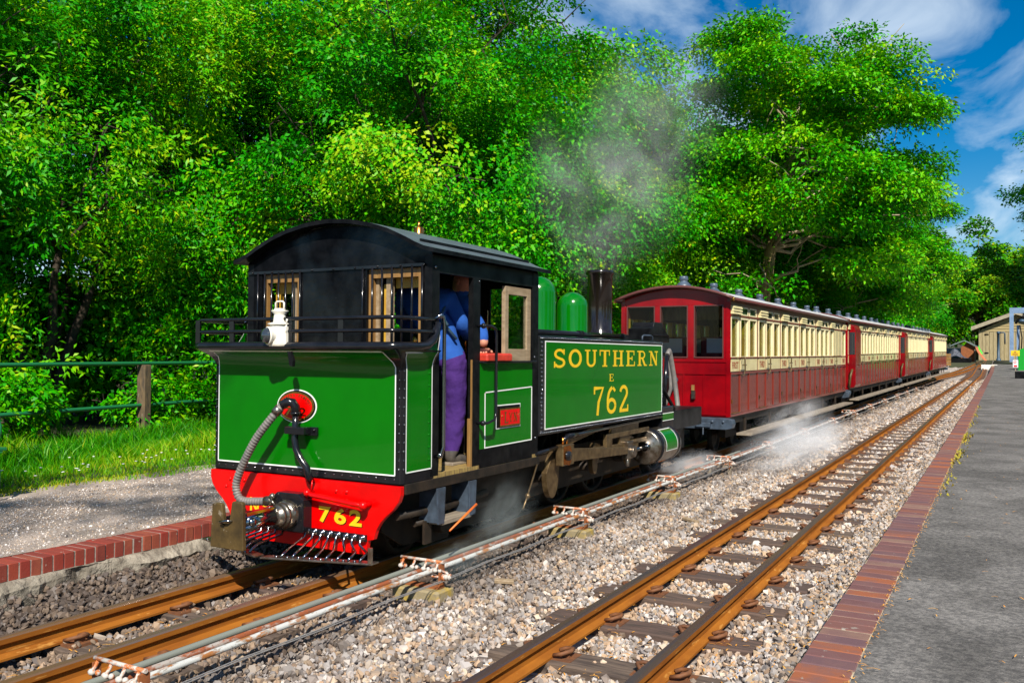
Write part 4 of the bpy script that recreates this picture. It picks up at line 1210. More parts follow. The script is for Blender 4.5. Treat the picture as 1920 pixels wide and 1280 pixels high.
# outside cranks with counterweights and rods
for s in (-1, 1):
    xs = XC + s * 0.735
    for y in (7.05, 7.95, 8.85):
        mb = MB()
        k_ = 1.0 if y < 7.5 else 0.55
        pr = [(y + (0.17 * math.cos(R_(a)) * 0.72 - 0.07) * k_, 0.46 + 0.27 * math.sin(R_(a)) * 0.85 * k_) for a in range(180, 361, 15)]
        mb.prism(pr + [(y + 0.055, 0.46), (y + 0.09, 0.62), (y - 0.06, 0.64)], 'yz', min(xs, xs + s * 0.05), max(xs, xs + s * 0.05))
        L(mb, 'counterweight', 'steel_oily', 0.006)
    # coupling rod
    xr = xs + s * 0.07
    mb = MB(); mb.prism([(7.0, 0.56), (8.95, 0.50), (8.95, 0.57), (7.0, 0.63)], 'yz', min(xr, xr + s * 0.03), max(xr, xr + s * 0.03)); L(mb, 'coupling_rod', 'steel_oily', 0.004)
    xr = XC + s * 0.855
    mb = MB(); mb.prism([(7.16, 0.535), (8.55, 0.475), (8.55, 0.545), (7.16, 0.655)], 'yz', xr - 0.02, xr + 0.02); L(mb, 'connecting_rod', 'steel_oily', 0.005)
    mb = MB(); mb.box(xr - 0.04, 6.97, 0.515, xr + 0.035, 7.20, 0.70); L(mb, 'big_end', 'steel_oily', 0.008)
    mb = MB(); mb.prism([(6.985, 0.53), (7.10, 0.515), (7.135, 0.56), (7.135, 0.65), (7.10, 0.69), (6.985, 0.685)], 'yz', xr + s * 0.036 - 0.004, xr + s * 0.036 + 0.004)
    mb.tube([(xr, 7.04, 0.69), (xr, 7.03, 0.76)], 0.012, 6); mb.tube([(xr, 7.11, 0.69), (xr, 7.12, 0.77)], 0.010, 6)
    L(mb, 'brass_strap', 'copper')
    mb = MB(); mb.lathe([(0, s * 0.065), (0.042, s * 0.06), (0.045, 0.0)], (xr, 7.06, 0.60), 'X', 12); L(mb, 'crank_pin', 'black_gloss')
    # crosshead and slide bars
    mb = MB(); mb.box(xr - 0.05, 8.55, 0.42, xr + 0.02, 8.70, 0.60); mb.cyl((xr - 0.02, 8.68, 0.49), (xr + 0.05, 8.68, 0.49), 0.06, n=12); mb.tube([(xr + 0.02, 8.53, 0.42), (xr + 0.02, 8.53, 0.35)], 0.02, 8)
    L(mb, 'crosshead', 'steel', 0.006)
    mb = MB(); mb.box(xr - 0.05, 8.05, 0.66, xr - 0.01, 9.25, 0.71); mb.box(xr - 0.05, 8.2, 0.70, xr - 0.02, 8.95, 0.79); mb.box(xr - 0.06, 8.45, 0.46, xr - 0.03, 8.72, 0.70); mb.box(xr - 0.05, 8.05, 0.55, xr - 0.01, 8.2, 0.66); mb.box(xr - 0.05, 8.75, 0.555, xr - 0.02, 9.2, 0.60)
    L(mb, 'slide_bar_bracket', 'steel_oily', 0.004)
    mb = MB(); mb.cyl((xr - 0.02, 8.7, 0.49), (xr - 0.02, 9.25, 0.49), 0.022, n=10); mb.cyl((xr - 0.02, 9.13, 0.49), (xr - 0.02, 9.24, 0.49), 0.045, n=10); L(mb, 'piston_rod', 'chrome')
    # eccentric rod above
    mb = MB(); mb.prism([(7.2, 0.66), (8.1, 0.76), (8.1, 0.82), (7.2, 0.73)], 'yz', xr - 0.09, xr - 0.07); L(mb, 'valve_rod', 'steel_oily')
    # cylinder
    xc = XC + s * 0.80
    mb = MB(); mb.lathe([(0.0, -0.03), (0.05, -0.03), (0.06, -0.012), (0.17, -0.008), (0.19, 0.0), (0.195, 0.05), (0.0, 0.05)], (xc, 9.22, 0.485), 'Y', 28); L(mb, 'cylinder_cover', 'steel')
    mb = MB(); mb.lathe([(0.19, 0.0), (0.205, 0.012), (0.205, 0.045), (0.198, 0.06)], (xc, 9.27, 0.485), 'Y', 28); mb.lathe([(0.198, 0.56), (0.205, 0.58), (0.205, 0.62), (0.0, 0.63)], (xc, 9.27, 0.485), 'Y', 28); L(mb, 'cylinder_flange', 'black_gloss')
    mb = MB(); mb.lathe([(0.197, 0.06), (0.197, 0.56)], (xc, 9.27, 0.485), 'Y', 32); L(mb, 'cylinder_jacket', 'steel')
    rows = []
    for a in range(-14, 59, 6):
        aa = R_(a)
        rows.append([(xc + s * 0.200 * math.cos(aa), y, 0.485 + 0.200 * math.sin(aa)) for y in (9.40, 9.76)])
    mb = MB(); mb.grid(rows, True); L(mb, 'jacket_panel', 'loco_green')
    mb = MB()
    for y0_, y1_ in ((9.385, 9.40), (9.76, 9.775)):
        mb.grid([[(xc + s * 0.2015 * math.cos(R_(a)), y, 0.485 + 0.2015 * math.sin(R_(a))) for y in (y0_, y1_)] for a in range(-14, 63, 7)], True)
    for a in (-16, 60):
        mb.grid([[(xc + s * 0.2015 * math.cos(R_(a + d)), y, 0.485 + 0.2015 * math.sin(R_(a + d))) for y in (9.385, 9.775)] for d in (0, 3)], True)
    L(mb, 'lining', 'lining_white')
    mb = MB(); mb.cbox(min(XC + s * 0.60, XC + s * 0.865), 9.62, 0.60, max(XC + s * 0.60, XC + s * 0.865), 10.02, 0.905, 0.01); L(mb, 'steam_chest', 'black_gloss')
    mb = MB(); xx = XC + s * 0.868
    mb.box(min(xx, xx + s * 0.003), 9.635, 0.755, max(xx, xx + s * 0.003), 10.0, 0.825); L(mb, 'chest_panel', 'loco_green')
    mb = MB()
    for zz in (0.745, 0.826):
        mb.box(min(xx, xx + s * 0.004), 9.63, zz, max(xx, xx + s * 0.004), 10.005, zz + 0.008)
    L(mb, 'lining', 'lining_white')
    # pipe under the tank
    mb = MB(); mb.tube([(xr + 0.0, 7.05, 0.705), (xr + 0.01, 7.05, 0.75), (xr + 0.012, 7.12, 0.765), (xr + 0.012, 7.4, 0.77), (xr + 0.012, 9.6, 0.80)], [0.016, 0.02, 0.024, 0.016, 0.016], 8); mb.cyl((xr + 0.012, 7.1, 0.765), (xr + 0.012, 7.3, 0.768), 0.026, n=8); L(mb, 'oil_pipe', 'black_gloss')
    mb = MB(); mb.tube([(xr - 0.01, 6.5, 0.66), (xr - 0.03, 7.0, 0.68)], 0.018, 8); L(mb, 'sand_pipe', 'black_gloss')
# ash chute and drain pipe, the pipe's orange sun glint painted as its colour
mb = MB(); mb.tube([(XR + 0.09, 5.07, 0.285), (XR + 0.09, 5.42, 0.415)], [0.006, 0.010], 8); L(mb, 'drain_pipe', 'sun_glint_orange')
mb = MB(); mb.tube([(XR + 0.02, 6.50, 0.58), (XR + 0.04, 6.28, 0.33), (XR + 0.05, 6.2, 0.26)], 0.008, 6); mb.ball((XR + 0.04, 6.30, 0.35), 0.025, 6, 4); L(mb, 'drain_lever', 'steel_oily')

# --- buffer beam
half = [(0.862, 0.632), (0.862, 0.575), (0.845, 0.53), (0.80, 0.475), (0.745, 0.43), (0.70, 0.385), (0.665, 0.33), (0.645, 0.27), (0.60, 0.262), (0.58, 0.165)]
poly = [(XC + a, b) for a, b in half] + [(XC - a, b) for a, b in reversed(half)]
mb = MB(); mb.prism(poly, 'xz', YB - 0.02, YB + 0.02)
beam = L(mb, 'buffer_beam', 'signal_red', 0.003)
mb = MB()
for dx, z in [(-0.66, 0.575), (-0.52, 0.575), (0.33, 0.565), (0.42, 0.565), (0.33, 0.45), (0.43, 0.45), (-0.70, 0.52)]:
    mb.ball((XC + dx, YB - 0.022, z), 0.014, 8, 5, (1, 0.6, 1))
L(mb, 'rivet', 'signal_red', parent=beam)
mb = MB(); yh = YB - 0.085
mb.tube([(XC + 0.13, YB - 0.02, 0.545), (XC + 0.13, yh, 0.545), (XC + 0.17, yh, 0.535), (XC + 0.52, yh, 0.505), (XC + 0.60, yh, 0.50), (XC + 0.62, YB - 0.02, 0.50)], 0.017, 8)
mb.ball((XC + 0.13, yh, 0.545), 0.026, 8, 5); mb.ball((XC + 0.61, yh, 0.50), 0.03, 8, 5); mb.cyl((XC + 0.15, yh + 0.02, 0.56), (XC + 0.15, yh + 0.03, 0.63), 0.006, n=6)
L(mb, 'handrail', 'signal_red', parent=beam)
for ch, x0, x1_ in (('7', -4.058, -3.955), ('6', -3.925, -3.822), ('2', -3.795, -3.69)):
    mb = MB(); font_text(mb, ch, (x0, YB - 0.0205, 0.345), (1, 0, 0), (0, 0, 1), (0, -1, 0), x1_ - x0, 0.108, 0.035, 0.0015)
    L(mb, 'numeral', 'letter_yellow', parent=beam)
    mb = MB(); font_text(mb, ch, (x0 + 0.006, YB - 0.0205, 0.340), (1, 0, 0), (0, 0, 1), (0, -1, 0), x1_ - x0, 0.108, 0.035, 0.0006)
    L(mb, 'numeral_shade', 'black_satin', parent=beam)
for ch, x0, w, h, zz in (('N', -4.70, 0.085, 0.115, 0.345), ('o', -4.595, 0.075, 0.07, 0.40)):
    mb = MB(); font_text(mb, ch, (x0, YB - 0.0205, zz), (1, 0, 0), (0, 0, 1), (0, -1, 0), w, h, 0.035, 0.0015); L(mb, 'numeral', 'letter_yellow', parent=beam)
# --- cowcatcher
cc = L(MB().box(XC - 0.60, YB - 0.045, 0.255, XC + 0.60, YB - 0.021, 0.30), 'cowcatcher', 'black_gloss', 0.004)
def plate_y(dx):          # front edge of the V-shaped bottom plate
    return 4.235 + 0.22 * abs(dx) / 0.76
for s in (-1, 1):
    mb = MB()
    a0, a1 = XC + s * 0.02, XC + s * 0.76
    vs = [(a0, 4.235, 0.155), (a1, 4.455, 0.165), (a1, 4.535, 0.168), (a0, 4.315, 0.158)]
    mb.prism([(v[0], v[1]) for v in (vs if s > 0 else vs[::-1])], 'xy', 0.150, 0.162)
    L(mb, 'bottom_plate', 'steel', 0.003, parent=cc)
for s in (-1, 1):
    for i in range(8):
        dx = 0.10 + i * 0.068
        xt, xb = XC + s * dx, XC + s * (dx * 1.10 + 0.03)
        yb = plate_y(dx * 1.1 + 0.03) + 0.03
        mb = MB()
        mb.tube([(xt, YB - 0.05, 0.28), (xt, YB - 0.065, 0.268), (xt, YB - 0.075, 0.24), (xb, yb + 0.075, 0.205), (xb, yb + 0.02, 0.178), (xb, yb, 0.163)], 0.0085, 8)
        L(mb, 'bar', 'chrome', parent=cc)
        mb = MB(); mb.ball((xt, YB - 0.05, 0.28), 0.019, 8, 5); mb.lathe([(0.026, 0), (0.026, -0.006), (0.0, -0.008)], (xt, YB - 0.046, 0.28), 'Y', 10); L(mb, 'bolt', 'chrome', parent=cc); L(MB().ball((xb - 0.02, yb - 0.022, 0.166), 0.011, 6, 4), 'bolt', 'chrome', parent=cc)
mb = MB(); mb.box(XC + 0.735, 4.45, 0.16, XC + 0.76, 4.47, 0.26); mb.tube([(XC - 0.145, 4.22, 0.38), (XC - 0.145, 4.25, 0.16)], 0.008, 6); L(mb, 'stay', 'steel', parent=cc)
# --- centre coupling
mb = MB()
x0, zc = XC - 0.03, 0.395
mb.prism([(x0 - 0.13, 0.275), (x0 + 0.15, 0.275), (x0 + 0.15, 0.50), (x0 + 0.10, 0.535), (x0 - 0.09, 0.535), (x0 - 0.13, 0.50)], 'xz', YB - 0.11, YB - 0.02)
cpl = L(mb, 'coupler', 'black_gloss', 0.006)
mb = MB()
mb.lathe([(0.0, 0.0), (0.055, 0.0), (0.058, 0.015), (0.070, 0.02), (0.072, 0.036), (0.062, 0.042), (0.082, 0.047), (0.085, 0.07), (0.074, 0.08), (0.092, 0.085), (0.094, 0.14)], (x0 + 0.02, 4.40, zc), 'Y', 6 * 4)
mb.lathe([(0.085, 0.0), (0.100, 0.01), (0.100, 0.04), (0.085, 0.05)], (x0 + 0.02, 4.475, zc), 'Y', 6)
L(mb, 'spring_housing', 'steel', parent=cpl)
mb = MB(); mb.cyl((x0 + 0.0, 4.12, zc), (x0 + 0.02, 4.37, zc), 0.048, 0.055, n=12); mb.box(x0 - 0.02, 4.14, zc + 0.03, x0 + 0.03, 4.40, zc + 0.065)
mb.tube([(x0 + 0.03, 4.08, zc - 0.035), (x0 + 0.045, 4.2, zc - 0.03), (x0 + 0.05, 4.32, zc + 0.01)], 0.022, 8); mb.ball((x0 + 0.04, 4.17, zc), 0.035, 8, 5)
L(mb, 'drawbar', 'chrome', parent=cpl)
mb = MB(); q = x0 - 0.062; zz = 0.235
U_ = [(q - 0.145, zz), (q + 0.148, zz), (q + 0.138, zz + 0.295), (q + 0.127, zz + 0.307), (q + 0.052, zz + 0.307), (q + 0.045, zz + 0.295), (q + 0.022, zz + 0.165), (q - 0.025, zz + 0.165), (q - 0.045, zz + 0.275), (q - 0.053, zz + 0.285), (q - 0.120, zz + 0.285), (q - 0.130, zz + 0.275)]
mb.prism(U_, 'xz', 4.055, 4.085); L(mb, 'buffer_plate', 'brown_plate', 0.005, parent=cpl)
mb = MB(); mb.tube([(q - 0.02, 4.05, zz + 0.15), (q - 0.03, 4.03, zz + 0.175), (q + 0.03, 4.03, zz + 0.185), (q + 0.05, 4.06, zz + 0.18)], 0.009, 6); L(mb, 'latch', 'chrome', parent=cpl)

# --- bunker (flares outward at the top)
prof = [(0.0, 0.645, 0.0), (0.0, 1.40, 0.0), (0.012, 1.43, 0.005), (0.04, 1.462, 0.018), (0.08, 1.488, 0.034), (0.125, 1.506, 0.05), (0.155, 1.515, 0.06)]
def ring(of, z, os_, y1=5.0, off=0.0, rr=0.03):
    xr, xl, yf = XR + os_ + off, XL - os_ - off, YB - of - off
    pts = [(xl, y1, z), (xl, yf + rr, z)]
    pts += [(xl + rr - rr * math.cos(R_(a)), yf + rr - rr * math.sin(R_(a)), z) for a in (22, 45, 68)]
    pts += [(xl + rr, yf, z), (xr - rr, yf, z)]
    pts += [(xr - rr + rr * math.sin(R_(a)), yf + rr - rr * math.cos(R_(a)), z) for a in (22, 45, 68)]
    pts += [(xr, yf + rr, z), (xr, y1, z)]
    return pts
mb = MB(); mb.grid([ring(a, z, b) for a, z, b in prof], True)
mb.box(XL + 0.02, YB + 0.02, 1.38, XR - 0.02, 4.96, 1.40)
bunker = L(mb, 'bunker', 'black_gloss')
def edge(z):
    for (a, z0, b), (a2, z1, b2) in zip(prof, prof[1:]):
        if z <= z1:
            t = (z - z0) / (z1 - z0)
            return a + (a2 - a) * t, b + (b2 - b) * t
    return prof[-1][0], prof[-1][2]
zs = [0.70, 1.0, 1.3, 1.40, 1.43, 1.462, 1.488, 1.500]
def fx(z, s):      # x of the panel edge on the rear face
    a, b = edge(z)
    return XC + s * (HW - 0.055 + b - (0.07 * sstep(1.40, 1.50, z) if True else 0))
mb = MB(); mb.grid([[(fx(z, s), YB - edge(z)[0] - 0.003, z) for s in (-1, 1)] for z in zs], True)
L(mb, 'rear_panel', 'loco_green', parent=bunker)
mb = MB()
for s in (-1, 1):
    mb.grid([[(fx(z, s) + d, YB - edge(z)[0] - 0.0048, z) for d in (-0.0045, 0.0045)] for z in zs])
mb.box(fx(0.7, -1), YB - 0.0062, 0.695, fx(0.7, 1), YB - 0.0035, 0.704)
a = edge(1.5)[0]
mb.add([(fx(1.5, -1), YB - a - 0.0045, 1.497), (fx(1.5, 1), YB - a - 0.0045, 1.497), (fx(1.5, 1), YB - edge(1.506)[0] - 0.0045, 1.505), (fx(1.5, -1), YB - edge(1.506)[0] - 0.0045, 1.505)], [(0, 1, 2, 3)])
L(mb, 'lining', 'lining_white', parent=bunker)
for s in (-1, 1):
    mb = MB()
    zz_ = [0.715, 1.0, 1.3, 1.40, 1.43, 1.462, 1.488, 1.500]
    xs_ = lambda z: XC + s * (HW + edge(z)[1] + 0.003)
    yl = lambda z: YB + 0.034 - 0.05 * sstep(1.40, 1.50, z)
    mb.grid([[(xs_(z), yl(z), z), (xs_(z), 4.972, z)] for z in zz_], True)
    mb.grid([[(xs_(1.5), 4.76 + 0.212 * i / 6, 1.5), (xs_(1.5) - s * 0.02 * (i / 6), 4.76 + 0.212 * i / 6, 1.5 + 0.17 * (i / 6) ** 2.4)] for i in range(7)])
    L(mb, 'side_panel', 'loco_green', parent=bunker)
    mb = MB()
    xo = lambda z: XC + s * (HW + edge(z)[1] + 0.0048)
    mb.grid([[(xo(z), yl(z) - 0.003, z), (xo(z), yl(z) + 0.006, z)] for z in zz_])
    mb.grid([[(xo(z), 4.964, z), (xo(z), 4.973, z)] for z in zz_ + [1.6, 1.665]])
    mb.add([(xo(0.715), yl(0.7), 0.712), (xo(0.715), 4.972, 0.712), (xo(0.715), 4.972, 0.721), (xo(0.715), yl(0.7), 0.721)], [(0, 1, 2, 3)])
    mb.grid([[(xo(1.5) - s * 0.02 * (t / 6), y, z - 0.005), (xo(1.5) - s * 0.02 * (t / 6), y, z + 0.005)] for t, (y, z) in enumerate([(4.60 if i == 0 else 4.76 + 0.212 * i / 6, 1.497 + 0.17 * (i / 6) ** 2.4) for i in range(7)])])
    L(mb, 'lining', 'lining_white', parent=bunker)
    mb = MB()
    for k in range(9):
        for dy in (0.0, 0.016):
            mb.ball((xs_(1.0) + s * 0.001, 4.93 + dy, 0.78 + k * 0.083), 0.0055, 6, 4)
    L(mb, 'rivet', 'loco_green', parent=bunker, kind='stuff')
mb = MB()
for k in range(12):
    for s in (-1, 1):
        mb.ball((XC + s * (HW - 0.025), YB - 0.001, 0.74 + k * 0.058), 0.006, 6, 4)
    mb.ball((XR + 0.001, YB + 0.016, 0.74 + k * 0.058), 0.006, 6, 4)
for k in range(23):
    mb.ball((XL + 0.06 + k * 0.0725, YB - 0.001, 0.672), 0.0055, 6, 4)
L(mb, 'edge_rivet', 'chrome', parent=bunker, kind='stuff')
# rim and rails round the top
def round_path(of, os_, z, yb, r=0.11):
    xr, xl, yf = XR + os_, XL - os_, YB - of
    p = [(xl, yb, z), (xl, yf + r, z)] + [(xl + r - r * math.cos(R_(a)), yf + r - r * math.sin(R_(a)), z) for a in (30, 60)] + [(xl + r, yf, z), (XC, yf, z), (xr - r, yf, z)]
    return p + [(xr - r + r * math.sin(R_(a)), yf + r - r * math.cos(R_(a)), z) for a in (30, 60)] + [(xr, yf + r, z)]
mb = MB(); mb.tube(round_path(0.155, 0.065, 1.537, 4.97) + [(XR + 0.065, 4.72, 1.537), (XR + 0.062, 4.82, 1.545), (XR + 0.055, 4.89, 1.575), (XR + 0.05, 4.94, 1.63), (XR + 0.045, 4.962, 1.70)], 0.030, 10)
L(mb, 'rim', 'black_gloss', parent=bunker)
for z, os_ in ((1.638, 0.06), (1.722, 0.06)):
    mb = MB(); mb.tube(round_path(0.155, os_, z, 4.97) + [(XR + os_, 4.90, z), (XR + 0.02, 4.955, z)], 0.0135, 8); L(mb, 'guard_rail', 'black_gloss', parent=bunker)
for dx in (-0.86, -0.52, 0.03, 0.47):
    mb = MB(); mb.box(XC + dx - 0.022, YB - 0.16, 1.555, XC + dx + 0.022, YB - 0.148, 1.722); L(mb, 'stanchion', 'black_gloss', parent=bunker)

# --- number plate, vacuum pipe and hose
def oval(rx, rz, n=36):
    return [(XC - 0.043 + rx * math.cos(2 * math.pi * i / n), 1.121 + rz * math.sin(2 * math.pi * i / n)) for i in range(n)]
def oval_disc(mb, rx, rz, y0, y1):
    mb.prism(oval(rx, rz), 'xz', y1, y0)
mb = MB(); oval_disc(mb, 0.182, 0.117, YB, YB - 0.006); pl = L(mb, 'number_plate', 'lining_white')
mb = MB(); oval_disc(mb, 0.172, 0.109, YB - 0.006, YB - 0.010); L(mb, 'plate_base', 'black_satin', parent=pl)
mb = MB(); oval_disc(mb, 0.165, 0.102, YB - 0.010, YB - 0.018); L(mb, 'plate_rim', 'brass', parent=pl)
mb = MB(); oval_disc(mb, 0.150, 0.089, YB - 0.018, YB - 0.0195); L(mb, 'plate_face', 'signal_red', parent=pl)
txt = 'SOUTHERN RAILWAY'
mb = MB()
for i, ch in enumerate(txt):
    if ch == ' ':
        continue
    a = R_(168 - i * 156 / (len(txt) - 1))
    u = Vector((math.sin(a) * 0.9, 0, -math.cos(a))).normalized()
    v = Vector((math.cos(a), 0, math.sin(a) * 0.9)).normalized()
    c = Vector((XC - 0.043 + 0.127 * math.cos(a), YB - 0.0196, 1.121 + 0.066 * math.sin(a)))
    font_text(mb, ch, c - u * 0.007, u, v, (0, -1, 0), 0.013, 0.018, 0.02, 0.001)
L(mb, 'plate_lettering', 'brass', parent=pl)
mb = MB(); font_text(mb, 'E', (XC - 0.052, YB - 0.0196, 1.132), (1, 0, 0), (0, 0, 1), (0, -1, 0), 0.018, 0.026, 0.02, 0.001)
L(mb, 'plate_lettering', 'brass', parent=pl)
mb = MB(); font_text(mb, '762', (XC - 0.135, YB - 0.0196, 1.055), (1, 0, 0), (0, 0, 1), (0, -1, 0), 0.19, 0.058, 0.01, 0.001)
L(mb, 'plate_lettering', 'brass', parent=pl)
vp = L(MB().tube([(XC + 0.0, YB - 0.06, 1.09), (XC + 0.0, YB - 0.065, 0.97), (XC + 0.0, YB - 0.07, 0.90), (XC + 0.02, YB - 0.075, 0.83), (XC + 0.065, YB - 0.075, 0.765), (XC + 0.115, YB - 0.075, 0.715), (XC + 0.13, YB - 0.07, 0.66), (XC + 0.13, YB - 0.04, 0.61)], 0.024, 12), 'vacuum_pipe', 'black_gloss')
mb = MB(); mb.tube([(XC + 0.0, YB - 0.06, 1.065), (XC + 0.0, YB - 0.065, 1.12), (XC - 0.012, YB - 0.08, 1.15), (XC - 0.04, YB - 0.10, 1.155), (XC - 0.075, YB - 0.12, 1.13)], 0.032, 12); mb.cyl((XC, YB - 0.06, 1.07), (XC, YB - 0.06, 1.085), 0.038, n=14); L(mb, 'elbow', 'black_gloss', parent=vp)
mb = MB(); mb.box(XC - 0.105, YB - 0.03, 0.925, XC + 0.16, YB - 0.006, 0.985); mb.box(XC - 0.065, YB - 0.105, 0.935, XC + 0.11, YB - 0.025, 0.985)
for q in (-0.085, 0.14):
    mb.ball((XC + q, YB - 0.032, 0.965), 0.012, 6, 4)
L(mb, 'pipe_bracket', 'black_gloss', 0.006, parent=vp)
ctrl = [(XC - 0.07, YB - 0.115, 1.135), (XC - 0.13, YB - 0.15, 1.05), (XC - 0.24, YB - 0.17, 0.92), (XC - 0.34, YB - 0.17, 0.78), (XC - 0.42, YB - 0.165, 0.65), (XC - 0.455, YB - 0.16, 0.56), (XC - 0.44, YB - 0.155, 0.485), (XC - 0.39, YB - 0.15, 0.455), (XC - 0.27, YB - 0.14, 0.46), (XC - 0.16, YB - 0.13, 0.47)]
def catmull(P, n):
    P = [Vector(p) for p in P]
    out = []
    for i in range(len(P) - 1):
        a, b, c, d = P[max(i - 1, 0)], P[i], P[i + 1], P[min(i + 2, len(P) - 1)]
        for k in range(n):
            t = k / n
            out.append(0.5 * ((2 * b) + (c - a) * t + (2 * a - 5 * b + 4 * c - d) * t * t + (3 * b - a - 3 * c + d) * t ** 3))
    return out + [P[-1]]
hp = catmull(ctrl, 20)
# resample evenly, then rib
dist = [0]
for a, b in zip(hp, hp[1:]):
    dist.append(dist[-1] + (b - a).length)
pts, rs = [], []
nst = 190
j = 0
for i in range(nst):
    d = dist[-1] * i / (nst - 1)
    while j < len(dist) - 2 and dist[j + 1] < d:
        j += 1
    t = (d - dist[j]) / max(1e-6, dist[j + 1] - dist[j])
    pts.append(hp[j].lerp(hp[j + 1], t)); rs.append(0.0245 + 0.0048 * (1 if i % 4 in (1, 2) else 0))
L(MB().tube(pts, rs, 10), 'vacuum_hose', 'rubber_hose')
mb = MB(); mb.tube([(XC - 0.085, YB - 0.125, 1.115), (XC - 0.115, YB - 0.14, 1.075)], 0.034, 12); L(mb, 'hose_clamp', 'steel'); mb = MB(); mb.tube([(XC - 0.20, YB - 0.135, 0.468), (XC - 0.13, YB - 0.12, 0.475)], 0.036, 12); mb.ball((XC - 0.14, YB - 0.13, 0.505), 0.024, 8, 5); mb.tube([(XC - 0.15, YB - 0.15, 0.50), (XC - 0.09, YB - 0.16, 0.455)], 0.008, 6); L(mb, 'hose_clamp', 'steel')

# --- cab
YC0, YC1 = 4.965, 6.54
ZE = 2.15
def roof_z(dx):
    P = [(0, 2.425), (0.2, 2.412), (0.4, 2.372), (0.55, 2.325), (0.70, 2.258), (0.80, 2.208), (0.87, 2.182), (0.96, 2.165)]
    dx = abs(dx)
    for (a, b), (c, d) in zip(P, P[1:]):
        if dx <= c:
            return b + (d - b) * (dx - a) / (c - a)
    return P[-1][1]
cab = L(MB().box(XL, YC0 + 0.03, 0.642, XR, YC1 - 0.02, 0.672), 'cab', 'wood_floor')
win = [(XC - 0.715, XC - 0.34), (XC + 0.30, XC + 0.765)]
Z0, Z1 = 1.52, 2.085
mb = MB()
def wall_y(mb, y0, y1, wins, z0, zb, zt, hw=HW):
    mb.box(XC - hw, y0, z0, XC + hw, y1, zb)
    xs_ = [XC - hw] + [q for w in wins for q in w] + [XC + hw]
    for a, b in zip(xs_[::2], xs_[1::2]):
        mb.box(a, y0, zb, b, y1, zt)
    n = 14
    top = [(XC + hw * (2 * i / n - 1), roof_z(hw * (2 * i / n - 1)) - 0.004) for i in range(n + 1)]
    mb.prism([(XC - hw, zt)] + top + [(XC + hw, zt)], 'xz', y0, y1)
wall_y(mb, YC0, YC0 + 0.022, win, 0.66, Z0, Z1)
L(mb, 'rear_wall', 'black_wall', parent=cab)
mb = MB()
wall_y(mb, YC1 - 0.02, YC1, [(XC - 0.70, XC - 0.40), (XC + 0.40, XC + 0.70)], 0.66, 1.70, 2.05)
L(mb, 'front_wall', 'black_satin', parent=cab)
mb = MB(); mb.box(XC - 0.845, YC0 - 0.012, 2.092, XC + 0.80, YC0 - 0.001, 2.112)
for q in range(9):
    mb.ball((XC - 0.8 + q * 0.2, YC0 - 0.014, 2.102), 0.009, 6, 4)
L(mb, 'bar_rail', 'black_gloss', parent=cab)
for wi, (a, b) in enumerate(win):
    w = L(MB().box(a - 0.012, YC0 + 0.024, Z0 - 0.05, a + 0.035, YC0 + 0.06, Z1 + 0.02).box(b - 0.035, YC0 + 0.024, Z0 - 0.05, b + 0.012, YC0 + 0.06, Z1 + 0.02).box(a + 0.035, YC0 + 0.024, Z1 - 0.06, b - 0.035, YC0 + 0.06, Z1 + 0.02).box(a + 0.035, YC0 + 0.024, Z0 - 0.05, b - 0.035, YC0 + 0.06, Z0 + 0.02), 'cab_window', 'wood_varnish', parent=cab)
    # sliding sash standing behind, half open
    c = (a + b) / 2
    if wi == 0:
        u, v = b - 0.13, b - 0.045
        mb = MB(); mb.box(u, YC0 + 0.062, Z0, u + 0.05, YC0 + 0.085, Z1 - 0.04); mb.box(v, YC0 + 0.062, Z0, v + 0.05, YC0 + 0.085, Z1 - 0.04); mb.mi = 1; mb.box(a + 0.05, YC0 + 0.10, Z0, a + 0.11, YC0 + 0.12, Z1 - 0.03); mb.box(a + 0.11, YC0 + 0.10, Z1 - 0.14, u, YC0 + 0.12, Z1 - 0.03); mb.box(b - 0.06, YC0 + 0.09, Z0, b - 0.035, YC0 + 0.11, Z1 - 0.06)
    else:
        u, v = a + 0.03, a + 0.125
        mb = MB(); mb.box(u, YC0 + 0.062, Z0, u + 0.03, YC0 + 0.085, Z1 - 0.04); mb.box(v, YC0 + 0.062, Z0, v + 0.055, YC0 + 0.085, Z1 - 0.02); mb.mi = 1; mb.box(a + 0.085, YC0 + 0.09, Z0, a + 0.11, YC0 + 0.11, Z1 - 0.10); mb.box(v + 0.055, YC0 + 0.10, Z1 - 0.13, b - 0.03, YC0 + 0.12, Z1 - 0.03)
    mb.build('window_sash', ['wood_pale', 'wood_yellow'], cab)
    mb = MB()
    for k in range(7):
        x = a - 0.03 + (b - a + 0.05) * k / 6
        mb = MB(); mb.cyl((x, YC0 - 0.012, Z0 - 0.04), (x, YC0 - 0.012, 2.10), 0.0075, n=8); L(mb, 'window_bar', 'black_gloss', parent=cab)
    mb = MB(); mb.box(a - 0.05, YC0 - 0.016, Z0 - 0.07, b + 0.05, YC0 - 0.001, Z0 - 0.04); L(mb, 'bar_rail', 'black_gloss', parent=cab)
